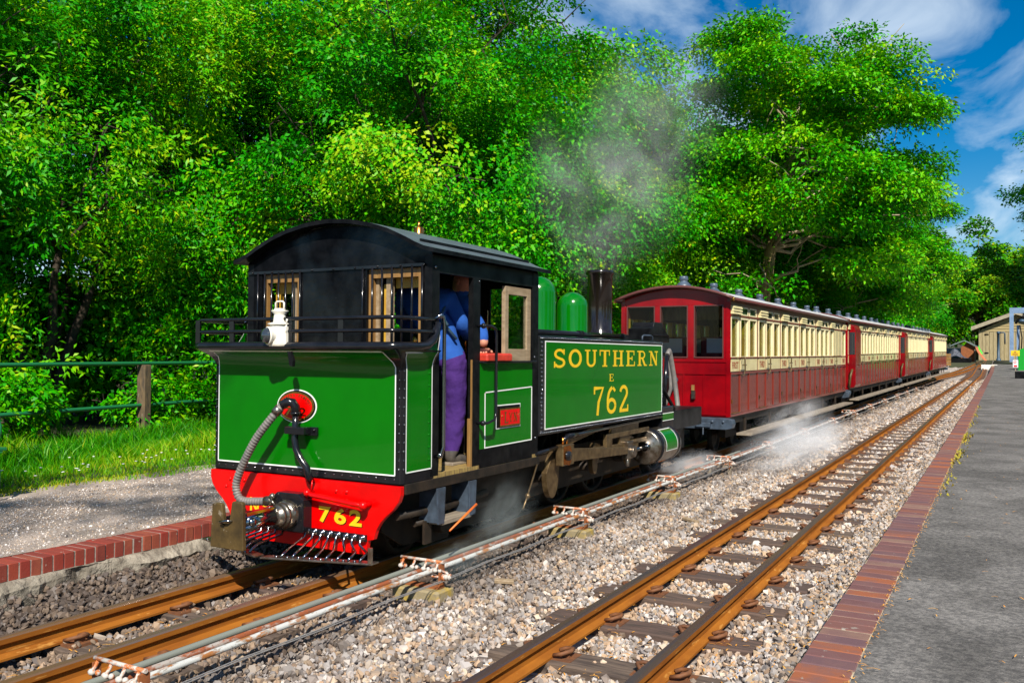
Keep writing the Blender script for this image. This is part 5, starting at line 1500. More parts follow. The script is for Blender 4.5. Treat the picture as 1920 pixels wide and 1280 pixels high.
for s in (-1, 1):
    x = XC + s * HW
    def bx(y0, z0, y1, z1, t0=0.0, t1=0.022):
        a, b = x - s * t0, x - s * t1
        return (min(a, b), y0, z0, max(a, b), y1, z1)
    mb = MB()
    mb.box(*bx(YC0 - 0.001, 0.66, 5.055, ZE + 0.02, -0.002, 0.06))       # rear corner post
    mb.box(*bx(5.50, 0.672, 5.60, 2.05, -0.002, 0.04))                 # door post
    mb.box(*bx(6.44, 0.672, YC1, ZE + 0.02, -0.002, 0.04))             # front corner
    mb.box(*bx(5.055, 2.05, 6.44, ZE + 0.02))                          # cant panel
    mb.box(*bx(5.60, 0.645, 6.44, 0.785, -0.002, 0.02))                # lower black strip
    L(mb, 'side_frame', 'black_satin', parent=cab)
    mb = MB(); mb.box(*bx(5.60, 0.785, 6.44, 1.425)); sp = L(mb, 'side_sheet', 'loco_green', parent=cab)
    mb = MB()
    a, b = x + s * 0.0005, x + s * 0.003
    for (y0, z0, y1, z1) in ((5.675, 0.786, 5.684, 1.20), (6.425, 0.79, 6.434, 1.228), (5.675, 1.196, 6.434, 1.206), (5.675, 0.786, 6.434, 0.795)):
        if y1 - y0 < 0.02:
            mb.box(min(a, b), y0, z0, max(a, b), y1, z1)
    zz = [(5.675, 1.20, 1.209), (6.434, 1.222, 1.231)]
    for (za, zb_) in (((5.684, 1.200), (6.425, 1.223)), ((5.684, 0.786), (6.425, 0.790))):
        mb.add([(b, za[0], za[1]), (b, zb_[0], zb_[1]), (b, zb_[0], zb_[1] + 0.009), (b, za[0], za[1] + 0.009)], [(0, 1, 2, 3)])
    L(mb, 'lining', 'lining_white', parent=cab)
    mb = MB(); mb.box(*bx(5.60, 1.425, 6.46, 1.44, -0.035, 0.03)); L(mb, 'sill', 'black_gloss', 0.003, parent=cab)
    # wooden sash in the front half of the opening
    mb = MB()
    a, b = x - s * 0.012, x - s * 0.045
    a, b = min(a, b), max(a, b)
    for (y0, z0, y1, z1) in ((6.00, 1.44, 6.055, 2.03), (6.365, 1.44, 6.43, 2.03), (6.055, 1.44, 6.365, 1.535), (6.055, 1.965, 6.365, 2.03)):
        mb.box(a, y0, z0, b, y1, z1)
    L(mb, 'side_window_sash', 'wood_pale', 0.003, parent=cab)
    mb = MB(); mb.box((a + b) / 2 - 0.002, 6.055, 1.535, (a + b) / 2 + 0.002, 6.365, 1.965); L(mb, 'pane', 'glass', parent=cab)
    mb = MB(); mb.box(*bx(5.478, 0.672, 5.50, 1.02, 0.0, 0.03)); mb.box(*bx(5.49, 1.02, 5.50, 1.45, 0.0, 0.012)); L(mb, 'door_wood', 'wood_varnish', parent=cab)
    # name plate
    yc, zc = 6.035, 1.01
    mb = MB(); a, b = x, x + s * 0.004
    mb.box(min(a, b), yc - 0.195, zc - 0.092, max(a, b), yc + 0.195, zc + 0.092); npl = L(mb, 'name_plate', 'lining_white', parent=cab)
    def lay(y0, z0, y1, z1, t0, t1, m_, nm):
        a, b = x + s * t0, x + s * t1
        q = MB().box(min(a, b), yc + y0, zc + z0, max(a, b), yc + y1, zc + z1)
        return L(q, nm, m_, parent=cab)
    lay(-0.186, -0.084, 0.186, 0.084, 0.004, 0.006, 'black_satin', 'plate_base')
    lay(-0.150, -0.078, 0.176, 0.062, 0.006, 0.014, 'brass', 'plate_rim')
    lay(-0.138, -0.066, 0.164, 0.050, 0.014, 0.0155, 'signal_red', 'plate_face')
    if s > 0:
        mb = MB()
        stroke_text(mb, 'L', (x + 0.0157, yc - 0.09, zc - 0.052), (0, 1, 0), (0, 0, 1), (1, 0, 0), 0.068, 0.088, 0.001)
        stroke_text(mb, 'YN', (x + 0.0157, yc - 0.012, zc - 0.044), (0, 1, 0), (0, 0, 1), (1, 0, 0), 0.135, 0.068, 0.001, 0.25)
        for q in (-0.118, 0.146):
            mb.ball((x + 0.0157, yc + q, zc + 0.005), 0.006, 6, 4)
        L(mb, 'name_letters', 'brass', parent=cab)
    # hand rails either side of the doorway
    xo = x + s * 0.075
    mb = MB(); mb.tube([(x, 5.56, 1.70), (xo, 5.56, 1.70), (xo + s * 0.01, 5.62, 1.70), (xo + s * 0.01, 5.685, 1.685), (xo + s * 0.01, 5.70, 1.64), (xo + s * 0.01, 5.70, 1.06), (xo + s * 0.01, 5.68, 1.005), (xo, 5.60, 0.985), (xo, 5.56, 0.985), (x, 5.56, 0.985)], 0.0105, 8); mb.ball((xo - s * 0.02, 5.56, 1.70), 0.022, 8, 5); mb.ball((xo - s * 0.02, 5.56, 0.985), 0.022, 8, 5)
    L(mb, 'hand_rail', 'black_gloss', parent=cab)
    mb = MB(); mb.tube([(x + s * 0.02, 4.965, 1.72), (x + s * 0.055, 4.985, 1.75), (x + s * 0.06, 5.02, 1.745), (x + s * 0.06, 5.03, 1.70), (x + s * 0.06, 5.03, 0.86), (x + s * 0.05, 5.02, 0.80), (x, 5.01, 0.79)], 0.013, 8); mb.ball((x + s * 0.04, 5.02, 0.80), 0.022, 8, 5); mb.ball((x + s * 0.05, 5.0, 1.75), 0.022, 8, 5)
    L(mb, 'hand_rail', 'chrome', parent=cab)
    # steps
    mb = MB()
    xo2 = x + s * 0.03
    for y in (5.05, 5.46):
        mb = MB()
        mb.prism([(y - 0.05, 0.575), (y + 0.05, 0.575), (y + 0.035, 0.33), (y - 0.035, 0.33)], 'yz', xo2 - 0.006, xo2 + 0.006)
        mb.obox((xo2 - s * 0.09, y, 0.45), (0.17, 0.012, 0.24))
        L(mb, 'step_side', 'slate_blue', parent=cab)
    mb = MB(); mb.box(min(xo2 - s * 0.2, xo2), 5.07, 0.315, max(xo2 - s * 0.2, xo2), 5.45, 0.345); L(mb, 'step_tread', 'wood_weathered', 0.003, parent=cab)
    for (yy, zz_b, rb) in ((5.0, 2.085, 0.011), (6.49, 0.80, 0.010), (5.58, 2.03, 0.007), (6.47, 1.47, 0.008)):
        L(MB().ball((x + s * 0.004, yy, zz_b), rb, 6, 4), 'bolt', 'chrome', parent=cab)
# roof
n = 24
def roof_sheet(y0, y1, off, th):
    mb = MB()
    xs_ = [-0.925 + 1.85 * i / n for i in range(n + 1)]
    topr = [[(XC + q, y, roof_z(q) + off + th) for y in (y0, y1)] for q in xs_]
    botr = [[(XC + q, y, roof_z(q) + off) for y in (y0, y1)] for q in xs_]
    mb.mi = 0; mb.grid(topr, True)
    mb.mi = 1; mb.grid(botr[::-1], True)
    for y, k in ((y0, 0), (y1, 1)):
        mb.grid([[t[k], b[k]] for t, b in zip(topr, botr)])
    for e in (0, n):
        mb.grid([topr[e], botr[e]])
    return mb
roof = roof_sheet(4.875, 6.64, 0.0, 0.03).build('cab_roof', ['roof_grey', 'black_satin'], lo)
for s in (-1, 1):
    mb = MB(); q = s * 0.74
    mb.box(XC + q - 0.006, 4.99, roof_z(q) + 0.022, XC + q + 0.006, 6.58, roof_z(q) + 0.048); L(mb, 'rain_strip', 'black_satin', parent=roof)
mb = MB(); mb.lathe([(0.042, 0.0), (0.042, 0.115), (0.035, 0.12), (0.035, 0.10)], (XC - 0.02, 6.05, 2.43), 'Z', 14); mb.cyl((XC - 0.02, 6.05, 2.53), (XC - 0.02, 6.05, 2.60), 0.012, n=8); L(mb, 'safety_valve', 'copper')
# backhead inside the cab
mb = MB(); mb.lathe([(0.0, -0.05), (0.36, -0.05), (0.40, 0.0), (0.40, 0.3)], (XC, 6.25, 1.28), 'Y', 24); mb.box(XC - 0.35, 6.2, 0.67, XC + 0.35, 6.5, 1.2)
bh = L(mb, 'backhead', 'black_grime')
mb = MB(); mb.tube([(XC + 0.1, 6.15, 1.55), (XC + 0.2, 6.0, 1.75), (XC + 0.25, 6.1, 1.9)], 0.012, 6); mb.tube([(XC + 0.42, 6.1, 1.3), (XC + 0.42, 6.08, 1.9)], 0.014, 6); mb.lathe([(0.0, -0.02), (0.055, -0.02), (0.06, 0.0)], (XC - 0.1, 6.17, 1.6), 'Y', 14); mb.tube([(XC + 0.55, 6.2, 1.45), (XC + 0.55, 6.2, 1.85)], 0.02, 6); L(mb, 'cab_pipe', 'copper', parent=bh)
mb = MB(); mb.box(XC + 0.5, 6.15, 1.30, XC + 0.80, 6.45, 1.47); mb.box(XC + 0.45, 6.1, 0.672, XC + 0.80, 6.4, 1.30); L(mb, 'tool_locker', 'black_grime')

# --- side tanks
YT0, YT1, ZT0, ZT1 = 6.56, 9.66, 0.81, 1.655
for s in (-1, 1):
    x = XC + s * HW
    xi = XC + s * 0.40
    mb = MB(); mb.box(min(x, xi), YT0, ZT0, max(x, xi), YT1, ZT1); tk = L(mb, 'side_tank', 'black_gloss', 0.006)
    mb = MB(); a, b = x + s * 0.001, x + s * 0.004
    mb.box(min(a, b), 6.675, 0.865, max(a, b), 9.60, 1.60); L(mb, 'tank_panel', 'loco_green', parent=tk)
    mb = MB(); a, b = x + s * 0.003, x + s * 0.0058
    a, b = min(a, b), max(a, b)
    mb.box(a, 6.665, 0.855, b, 6.676, 1.61); mb.box(a, 9.60, 0.855, b, 9.611, 1.61); mb.box(a, 6.676, 0.855, b, 9.60, 0.865); mb.box(a, 6.676, 1.60, b, 9.60, 1.61)
    L(mb, 'lining', 'lining_white', parent=tk)
    mb = MB(); xb = x + s * 0.002
    k = 0
    while k * 0.036 < YT1 - YT0 - 0.05:
        y = YT0 + 0.03 + k * 0.036
        mb.ball((xb, y, ZT0 + 0.02), 0.008, 6, 4); mb.ball((xb, y, ZT1 - 0.02), 0.008, 6, 4); k += 1
    k = 0
    while k * 0.036 < ZT1 - ZT0 - 0.05:
        z = ZT0 + 0.03 + k * 0.036
        mb.ball((xb, YT0 + 0.05, z), 0.0085, 6, 4); mb.ball((xb, YT1 - 0.022, z), 0.0085, 6, 4); k += 1
    L(mb, 'edge_rivet', 'chrome', parent=tk, kind='stuff')
    if s > 0:
        mb = MB(); stroke_text(mb, 'SOUTHERN', (x + 0.004, 6.82, 1.38), (0, 1, 0), (0, 0, 1), (1, 0, 0), 2.66, 0.162, 0.0012, 0.17); L(mb, 'lettering', 'letter_yellow', parent=tk)
        mb = MB(); stroke_text(mb, 'E', (x + 0.004, 8.06, 1.235), (0, 1, 0), (0, 0, 1), (1, 0, 0), 0.12, 0.072, 0.0012); L(mb, 'lettering', 'letter_yellow', parent=tk)
        mb = MB(); stroke_text(mb, '762', (x + 0.004, 7.68, 0.915), (0, 1, 0), (0, 0, 1), (1, 0, 0), 0.90, 0.275, 0.0012, 0.14); L(mb, 'lettering', 'letter_yellow', parent=tk)
    mb = MB(); mb.tube([(x - s * 0.10, 6.58, 1.685), (x - s * 0.10, 8.7, 1.69)], 0.026, 8)
    for y in (6.62, 7.55, 7.62, 8.65):
        mb.cyl((x - s * 0.10, y, 1.69), (x - s * 0.10, y + 0.03, 1.69), 0.034, n=10)
    L(mb, 'feed_pipe', 'black_gloss', parent=tk)
    mb = MB(); mb.tube([(x - s * 0.06, 9.15, 1.655), (x - s * 0.06, 9.15, 1.70), (x - s * 0.06, 9.2, 1.715), (x - s * 0.06, 9.42, 1.715), (x - s * 0.06, 9.47, 1.70), (x - s * 0.06, 9.47, 1.655)], 0.010, 8); L(mb, 'lifting_handle', 'slate_blue', parent=tk)
# --- boiler, domes, chimney
mb = MB(); mb.lathe([(0.385, 0.0), (0.385, 3.2)], (XC, 6.54, 1.29), 'Y', 32); L(mb, 'boiler', 'dome_green')
for y, d, top, nm in ((8.20, 0.185, 2.315, 'steam_dome'), (9.04, 0.178, 2.205, 'sand_dome')):
    mb = MB()
    pr = [(d + 0.04, 1.62), (d + 0.015, 1.67), (d, 1.72), (d, top - d * 0.95)] + [(d * math.cos(R_(a)), top - d * 0.95 + d * 0.95 * math.sin(R_(a))) for a in (15, 30, 45, 60, 75, 90)]
    mb.lathe(pr, (XC, y, 0), 'Z', 32); L(mb, nm, 'dome_green')
mb = MB(); mb.lathe([(0.20, 1.66), (0.175, 1.73), (0.163, 1.78), (0.150, 1.80), (0.150, 2.46), (0.166, 2.47), (0.170, 2.49), (0.166, 2.515), (0.135, 2.515), (0.135, 2.30)], (XC, 9.82, 0), 'Z', 32); L(mb, 'chimney', 'chimney_black')
mb = MB(); mb.lathe([(0.0, 1.02), (0.42, 1.02), (0.45, 1.0), (0.47, 0.97), (0.47, 0.93), (0.445, 0.92), (0.445, 0.0)], (XC, 9.68, 1.29), 'Y', 36); sb_ = L(mb, 'smokebox', 'black_satin')
mb = MB(); mb.lathe([(0.472, 0.0), (0.476, 0.02), (0.472, 0.04)], (XC, 10.63, 1.29), 'Y', 36); L(mb, 'smokebox_ring', 'steel', parent=sb_)
mb = MB(); mb.prism([(10.05, 1.66), (10.75, 1.66), (10.75, 1.74), (10.52, 1.84), (10.48, 1.90), (10.20, 1.90), (10.16, 1.84), (10.05, 1.82)], 'yz', XC + 0.28, XC + 0.56); mb.box(XC + 0.26, 10.1, 1.735, XC + 0.58, 10.7, 1.75); L(mb, 'lubricator_box', 'black_satin', 0.01)
# --- front apron and buffer beam (far end)
mb = MB(); mb.box(XC - 0.80, 10.03, 0.60, XC + 0.80, 11.35, 0.83); mb.prism([(10.1, 0.60), (11.1, 0.60), (10.9, 0.42), (10.6, 0.36), (10.2, 0.42)], 'yz', XC + 0.62, XC + 0.64); L(mb, 'front_apron', 'black_satin', 0.006)
mb = MB(); mb.tube([(XR - 0.06, 9.70, 1.18), (XR - 0.06, 10.25, 0.85)], 0.022, 6); L(mb, 'stay_rod', 'black_satin')
mb = MB(); mb.tube([(XC + 0.35, 11.5, 0.60), (XC + 0.36, 11.7, 0.80), (XC + 0.33, 11.62, 1.2), (XC + 0.30, 11.55, 1.5), (XC + 0.30, 11.5, 1.56), (XC + 0.3, 11.42, 1.50)], 0.035, 10); L(mb, 'front_vacuum_hose', 'rubber_hose')
mb = MB(); mb.tube([(XC + 0.30, 11.3, 0.83), (XC + 0.30, 11.4, 1.5)], 0.03, 8); L(mb, 'front_vacuum_pipe', 'black_gloss')
mb = MB(); mb.box(XC - 0.17, 11.35, 0.45, XC + 0.17, 11.42, 0.72); mb.cyl((XC, 11.4, 0.55), (XC, 11.95, 0.55), 0.06, n=10); mb.box(XC - 0.13, 11.95, 0.40, XC + 0.13, 11.98, 0.68); L(mb, 'front_coupler', 'black_grime')

# --- hand lamp standing on the bunker rim
LX, LY, LZ = XC - 0.062, YB - 0.16, 1.525
la = thing('hand_lamp', (LX, LY, LZ), 'cream white railway lamp with bullseye lens standing on the bunker rim', 'lamp')
mb = MB(); mb.lathe([(0.0, LZ + 0.01), (0.082, LZ + 0.01), (0.084, LZ + 0.03), (0.078, LZ + 0.16), (0.078, LZ + 0.182)], (LX, LY, 0), 'Z', 20); mb.lathe([(0.078, LZ + 0.182), (0.094, LZ + 0.186), (0.094, LZ + 0.194), (0.052, LZ + 0.204)], (LX, LY, 0), 'Z', 20); mb.build('body', 'lamp_white', la)
mb = MB(); mb.lathe([(0.052, LZ + 0.2), (0.046, LZ + 0.26), (0.044, LZ + 0.268), (0.066, LZ + 0.29), (0.068, LZ + 0.298), (0.045, LZ + 0.303), (0.042, LZ + 0.315), (0.0, LZ + 0.318)], (LX, LY, 0), 'Z', 18); mb.build('chimney_cap', 'lamp_white', la)
mb = MB(); mb.tube([(LX - 0.045, LY, LZ + 0.297), (LX - 0.044, LY, LZ + 0.36), (LX - 0.03, LY, LZ + 0.372), (LX + 0.03, LY, LZ + 0.372), (LX + 0.044, LY, LZ + 0.36), (LX + 0.045, LY, LZ + 0.297)], 0.0075, 8); mb.build('carrying_handle', 'lamp_white', la)
ld = Vector((-0.42, -1, 0)).normalized()
def along(prof, c, d, n, mbx):
    u = Vector((d.y, -d.x, 0)); vs, fs = [], []
    for r_, h in prof:
        for j in range(n):
            a = 2 * math.pi * j / n
            vs.append(c + d * h + (u * math.cos(a) + Vector((0, 0, 1)) * math.sin(a)) * r_)
    for i in range(len(prof) - 1):
        for j in range(n):
            fs.append((i * n + j, i * n + (j + 1) % n, (i + 1) * n + (j + 1) % n, (i + 1) * n + j))
    mbx.add(vs, fs, True)
c0 = Vector((LX, LY, LZ + 0.095))
mb = MB(); along([(0.062, 0.03), (0.064, 0.085), (0.074, 0.09), (0.074, 0.10), (0.066, 0.104)], c0, ld, 20, mb); mb.build('lens_ring', 'lamp_white', la)
mb = MB(); along([(0.066, 0.10), (0.062, 0.118), (0.05, 0.135), (0.03, 0.146), (0.0, 0.15)], c0, ld, 20, mb); mb.build('lens', 'glass_dark', la)
mb = MB(); mb.tube([(LX + 0.08, LY - 0.01, LZ + 0.20), (LX + 0.088, LY - 0.01, LZ + 0.23)], 0.008, 6); mb.tube([(LX + 0.082, LY - 0.015, LZ + 0.19), (LX + 0.086, LY - 0.02, LZ + 0.12)], 0.008, 6); mb.box(LX + 0.07, LY - 0.025, LZ + 0.03, LX + 0.092, LY + 0.03, LZ + 0.17); mb.build('side_clip', 'lamp_white', la)
mb = MB(); mb.prism([(LX + 0.10, 1.50), (LX + 0.125, 1.50), (LX + 0.15, 1.44), (LX + 0.145, 1.40), (LX + 0.12, 1.405)], 'xz', YB - 0.19, YB - 0.165); L(mb, 'lamp_iron', 'black_satin')
la.scale = (0.86, 0.86, 0.85)
# --- red cushion on the cab sill
mb = MB(); mb.cbox(XR - 0.09, 5.63, 1.441, XR + 0.05, 6.02, 1.50, 0.012)
cu = tag(mb.build('arm_cushion', 'cushion_red', bevel=0.006), 'red padded arm rest lying on the cab window sill', 'cushion')

# ================================================================== COACHES
CL = 10.2
def car_roof_z(q):
    return 2.30 + 0.185 * (1 - (q / 0.90) ** 2)
def make_coach(lookout, blank, texts):
    t = thing('railway_coach', (0, 0, 0), 'coach', 'railway coach', 'red and cream coaches of the train')
    hw = 0.83
    D = lambda k: (k * 1.6 + 0.05, k * 1.6 + 0.45)
    A = lambda k: (k * 1.6 + 0.56, k * 1.6 + 0.98)
    B = lambda k: (k * 1.6 + 1.07, k * 1.6 + 1.49)
    wins = []
    for k in range(6):
        wins.append(D(k))
        if not (blank and k == 5):
            wins += [A(k), B(k)]
    wins.append((9.68, 10.12))
    zw0, zw1 = 1.465, 2.045
    for s in (-1, 1):
        x0, x1 = s * hw, s * (hw - 0.04)
        a, b = min(x0, x1), max(x0, x1)
        mb = MB()
        mb.box(a, 0.0, 0.61, b, CL, 1.25)
        mb.mi = 1
        mb.box(a, 0.0, 1.25, b, CL, zw0)
        mb.box(a, 0.0, zw1, b, CL, 2.32)
        ys_ = [0.0] + [q for w in wins for q in w] + [CL]
        for y0, y1 in zip(ys_[::2], ys_[1::2]):
            mb.box(a, y0, zw0, b, y1, zw1)
        mb.build('side_wall', ['car_brown', 'car_bead'], t)
        for (y0, y1) in wins:
            mb = MB()
            xa, xb = x0 + s * 0.010, x0 - s * 0.028
            xa, xb = min(xa, xb), max(xa, xb)
            w = 0.031
            mb.box(xa, y0 - 0.02, zw0 - 0.015, xb, y0 + w - 0.02, zw1 + 0.015); mb.box(xa, y1 - w + 0.02, zw0 - 0.015, xb, y1 + 0.02, zw1 + 0.015)
            mb.box(xa, y0 + w - 0.02, zw0 - 0.015, xb, y1 - w + 0.02, zw0 + 0.015); mb.box(xa, y0 + w - 0.02, zw1 - 0.018, xb, y1 - w + 0.02, zw1 + 0.015)
            mb.mi = 1
            xc, xd = x0 - s * 0.029, x0 - s * 0.10
            xc, xd = min(xc, xd), max(xc, xd)
            mb.box(xc, y0 - 0.01, zw0, xd, y0 + 0.04, zw1); mb.box(xc, y1 - 0.055, zw0, xd, y1 + 0.01, zw1)
            wo = mb.build('window', ['car_frame', 'wood_yellow'], t)
            q = x0 - s * 0.018
            MB().box(q - 0.002, y0 + 0.018, zw0 + 0.015, q + 0.002, y1 - 0.018, zw1 - 0.018).build('pane', 'glass', wo)
        if s < 0:
            continue
        # right-hand side: panelling
        mb = MB()
        xs0, xs1 = x0 - 0.002, x0 + 0.014
        ysb = [0.0]
        for k in range(6):
            ysb += [k * 1.6 + 0.5, k * 1.6 + 1.025, k * 1.6 + 1.55]
        for y in ysb + [9.62, CL - 0.03]:
            mb.box(xs0, y - 0.001, 0.66, xs1, y + 0.03, 1.235)
        mb.box(xs0, 0, 1.218, xs1 + 0.006, CL, 1.248); mb.box(xs0, 0, 1.452, xs1 + 0.004, CL, 1.468); mb.box(xs0, 0, 2.062, xs1 + 0.002, CL, 2.085); mb.box(xs0, 0, 2.225, xs1 + 0.004, CL, 2.245); mb.box(xs0, 0, 0.612, xs1, CL, 0.64)
        mb.build('beading', 'car_bead', t)
        xp0, xp1 = x0 + 0.001, x0 + 0.009
        def panel(y0, y1, z0, z1, nm='waist_panel', m_='car_cream', xe=0.0):
            return MB().box(xp0, y0, z0, xp1 + xe, y1, z1).build(nm, m_, t)
        for k in range(7):
            y0 = k * 1.6
            e = 0.47 if k < 6 else 0.55
            pn = panel(y0 + 0.03, min(y0 + e, CL - 0.04), 1.262, 1.440)
            tx = texts[k % len(texts)]
            if tx:
                mb = MB(); font_text(mb, tx, (xp1, y0 + 0.08, 1.30), (0, 1, 0), (0, 0, 1), (1, 0, 0), 0.33, 0.10, 0.02, 0.002); mb.build('lettering', 'sign_letter_red', pn)
            if k < 6:
                pn = panel(y0 + 0.535, y0 + 1.54, 1.262, 1.440)
                if k in (2, 4):
                    mb = MB(); font_text(mb, 'S', (xp1, y0 + 0.78, 1.30), (0, 1, 0), (0, 0, 1), (1, 0, 0), 0.08, 0.10, 0.02, 0.002); font_text(mb, 'R', (xp1, y0 + 1.15, 1.30), (0, 1, 0), (0, 0, 1), (1, 0, 0), 0.08, 0.10, 0.02, 0.002); mb.build('lettering', 'sign_letter_red', pn)
            # bonnet ventilator
            mb = MB()
            for i in range(3):
                z = 2.094 + i * 0.041
                mb.prism([(xp0, z), (xp1 + 0.05, z), (xp1 + 0.035, z + 0.036), (xp0, z + 0.04)], 'xz', y0 + 0.02, min(y0 + 0.48, CL - 0.03))
            mb.build('ventilator_hood', 'car_cream', t)
            if k < 6:
                for (u, v) in (A(k), B(k)):
                    mb = MB()
                    mb.box(xp0, u - 0.01, 2.09, xp1, u + 0.02, 2.215); mb.box(xp0, v - 0.02, 2.09, xp1, v + 0.01, 2.215); mb.box(xp0, u + 0.02, 2.09, xp1, v - 0.02, 2.108); mb.box(xp0, u + 0.02, 2.197, xp1, v - 0.02, 2.215)
                    lo_ = mb.build('top_light', 'car_frame', t)
                    MB().box(xp0 + 0.001, u + 0.02, 2.108, xp0 + 0.003, v - 0.02, 2.197).build('pane', 'glass_dark', lo_)
                mb = MB()
                y = y0 + 0.515
                xh = x0 + 0.07
                mb.tube([(x0, y, 1.46), (xh, y, 1.47), (xh, y + 0.03, 1.44), (xh, y + 0.03, 1.25), (xh, y, 1.20), (x0, y, 1.21)], 0.008, 6)
                mb.tube([(x0, y + 0.10, 1.47), (xh - 0.01, y + 0.10, 1.455), (xh - 0.01, y + 0.10, 1.26), (x0, y + 0.10, 1.24)], 0.008, 6)
                mb.tube([(xh - 0.01, y - 0.05, 1.352), (xh - 0.01, y + 0.16, 1.352)], 0.009, 6)
                mb.build('door_handle', 'brown_plate', t)
                mb = MB(); mb.cyl((x0 + 0.012, y0 + 0.25, 1.458), (x0 + 0.012, y0 + 0.40, 1.458), 0.011, n=6); mb.box(x0 + 0.01, y0 + 0.04, 0.72 + 0.08, x0 + 0.024, y0 + 0.065, 0.86); mb.box(x0 + 0.01, y0 + 0.04, 0.655, x0 + 0.02, y0 + 0.48, 0.665)
                mb.build('hinge', 'brass', t)
        if blank:
            for (u, v) in ((8.53, 8.72), (8.76, 9.10), (9.14, 9.54)):
                panel(u, v, 1.475, 2.05, 'blank_panel')
    # ends
    for e in (0, 1):
        y0, y1 = (0.0, 0.045) if e == 0 else (CL - 0.045, CL)
        wx = [(-0.755, -0.305), (-0.225, 0.205), (0.295, 0.735)]
        mb = MB()
        mb.box(-hw + 0.041, y0, 0.61, hw - 0.041, y1, 1.455)
        xs_ = [-hw + 0.041] + [q for w in wx for q in w] + [hw - 0.041]
        for a, b in zip(xs_[::2], xs_[1::2]):
            mb.box(a, y0, 1.455, b, y1, 2.225)
        top = [(-hw + 0.041 + (2 * hw - 0.082) * i / 12, car_roof_z(-hw + 0.041 + (2 * hw - 0.082) * i / 12) - 0.01) for i in range(13)]
        mb.prism([(-hw + 0.041, 2.225)] + top + [(hw - 0.041, 2.225)], 'xz', y0, y1)
        ew = mb.build('end_wall', 'car_red', t, 0.003)
        yf = y0 - 0.012 if e == 0 else y1
        mb = MB()
        for z, h in ((1.395, 0.03), (1.215, 0.022), (0.63, 0.03)):
            mb.box(-hw + 0.03, yf, z, hw + 0.012, yf + 0.012, z + h)
        for x in (-0.52, -0.15, 0.145, 0.45):
            mb.box(x - 0.012, yf + 0.001, 0.66, x + 0.012, yf + 0.012, 1.215)
        for x in (-hw - 0.01, hw - 0.055):
            mb.box(x, yf + 0.0005, 0.61, x + 0.065, yf + 0.0125, 2.27)
        mb.build('end_beading', 'car_red', ew)
        for a, b in wx:
            q = y0 + 0.025
            w = MB().box(a, y0 - 0.004, 1.455, a + 0.016, y1 + 0.05, 2.225).box(b - 0.016, y0 - 0.004, 1.455, b, y1 + 0.05, 2.225).box(a + 0.016, y0 - 0.014, 1.455, b - 0.016, y1, 1.472).box(a + 0.016, y0 - 0.004, 2.21, b - 0.016, y1, 2.225).build('end_window', 'car_roof_edge', t)
            MB().box(a + 0.016, q - 0.002, 1.472, b - 0.016, q + 0.002, 2.21).build('pane', 'glass', w)
        if e == 0:
            mb = MB(); mb.box(0.27, -0.03, 0.98, 0.31, -0.005, 1.06); mb.mi = 1; mb.box(0.275, -0.05, 0.86, 0.325, -0.005, 0.975); mb.build('lamp_bracket', ['wood_varnish', 'steel'], t)
            mb = MB(); mb.tube([(-0.14, -0.05, 0.68), (-0.09, -0.09, 0.8), (-0.02, -0.10, 1.0), (-0.03, -0.09, 1.25), (-0.06, -0.07, 1.46), (-0.06, -0.05, 1.52), (-0.06, -0.01, 1.53)], [0.026] * 5 + [0.035, 0.035], 10); mb.build('brake_hose', 'rubber_hose', t)
            mb = MB(); mb.tube([(-0.15, -0.06, 1.18), (0.04, -0.06, 1.15)], 0.018, 6); mb.ball((0.03, -0.06, 1.13), 0.05, 8, 5); mb.tube([(0.04, -0.06, 1.1), (0.0, -0.08, 1.0), (-0.06, -0.05, 0.9)], 0.014, 6); mb.tube([(-0.18, -0.05, 0.62), (-0.17, -0.05, 1.3)], 0.014, 6); mb.build('brake_valve', 'slate_blue', t)
    # underframe
    mb = MB(); mb.box(-0.79, 0.05, 0.50, 0.79, CL - 0.05, 0.608); mb.build('underframe', 'black_grime', t)
    for y0, y1 in ((-0.16, 0.0), (CL, CL + 0.14)):
        mb = MB(); mb.prism([(-0.80, 0.44), (0.82, 0.44), (0.90, 0.46), (0.915, 0.52), (0.90, 0.58), (0.82, 0.60), (-0.82, 0.60), (-0.91, 0.52), (-0.82, 0.44)], 'xz', y0, y1)
        for x in (0.35, 0.62, 0.78):
            mb.ball((x, y0 - 0.004, 0.55), 0.022, 6, 4)
        mb.box(0.40, y0 - 0.06, 0.47, 0.60, y0, 0.53); mb.tube([(0.5, y0 - 0.04, 0.5), (0.5, y0 - 0.05, 0.36)], 0.012, 6)
        mb.build('headstock', 'slate_blue', t, 0.008)
        mb = MB(); mb.cyl((0, y0, 0.46), (0, y0 - 0.12 if y0 < 0 else y1 + 0.1, 0.46), 0.05, n=10); mb.build('drawgear', 'black_grime', t)
    for y in (1.5, CL - 1.5):
        bo = MB().box(-0.55, y - 0.75, 0.24, -0.45, y + 0.75, 0.36).box(0.45, y - 0.75, 0.24, 0.55, y + 0.75, 0.36).box(-0.6, y - 0.12, 0.28, 0.6, y + 0.12, 0.5).build('bogie', 'black_grime', t)
        for yy in (y - 0.5, y + 0.5):
            for x in (-0.30, 0.30):
                mb = MB(); mb.lathe([(0.05, -0.03), (0.20, -0.01), (0.235, -0.04), (0.235, -0.02), (0.225, 0.03), (0.19, 0.03), (0.18, 0.0), (0.05, 0.04), (0.0, 0.04)], (x, yy, 0.225), 'X', 18); mb.build('wheel', 'black_grime', bo)
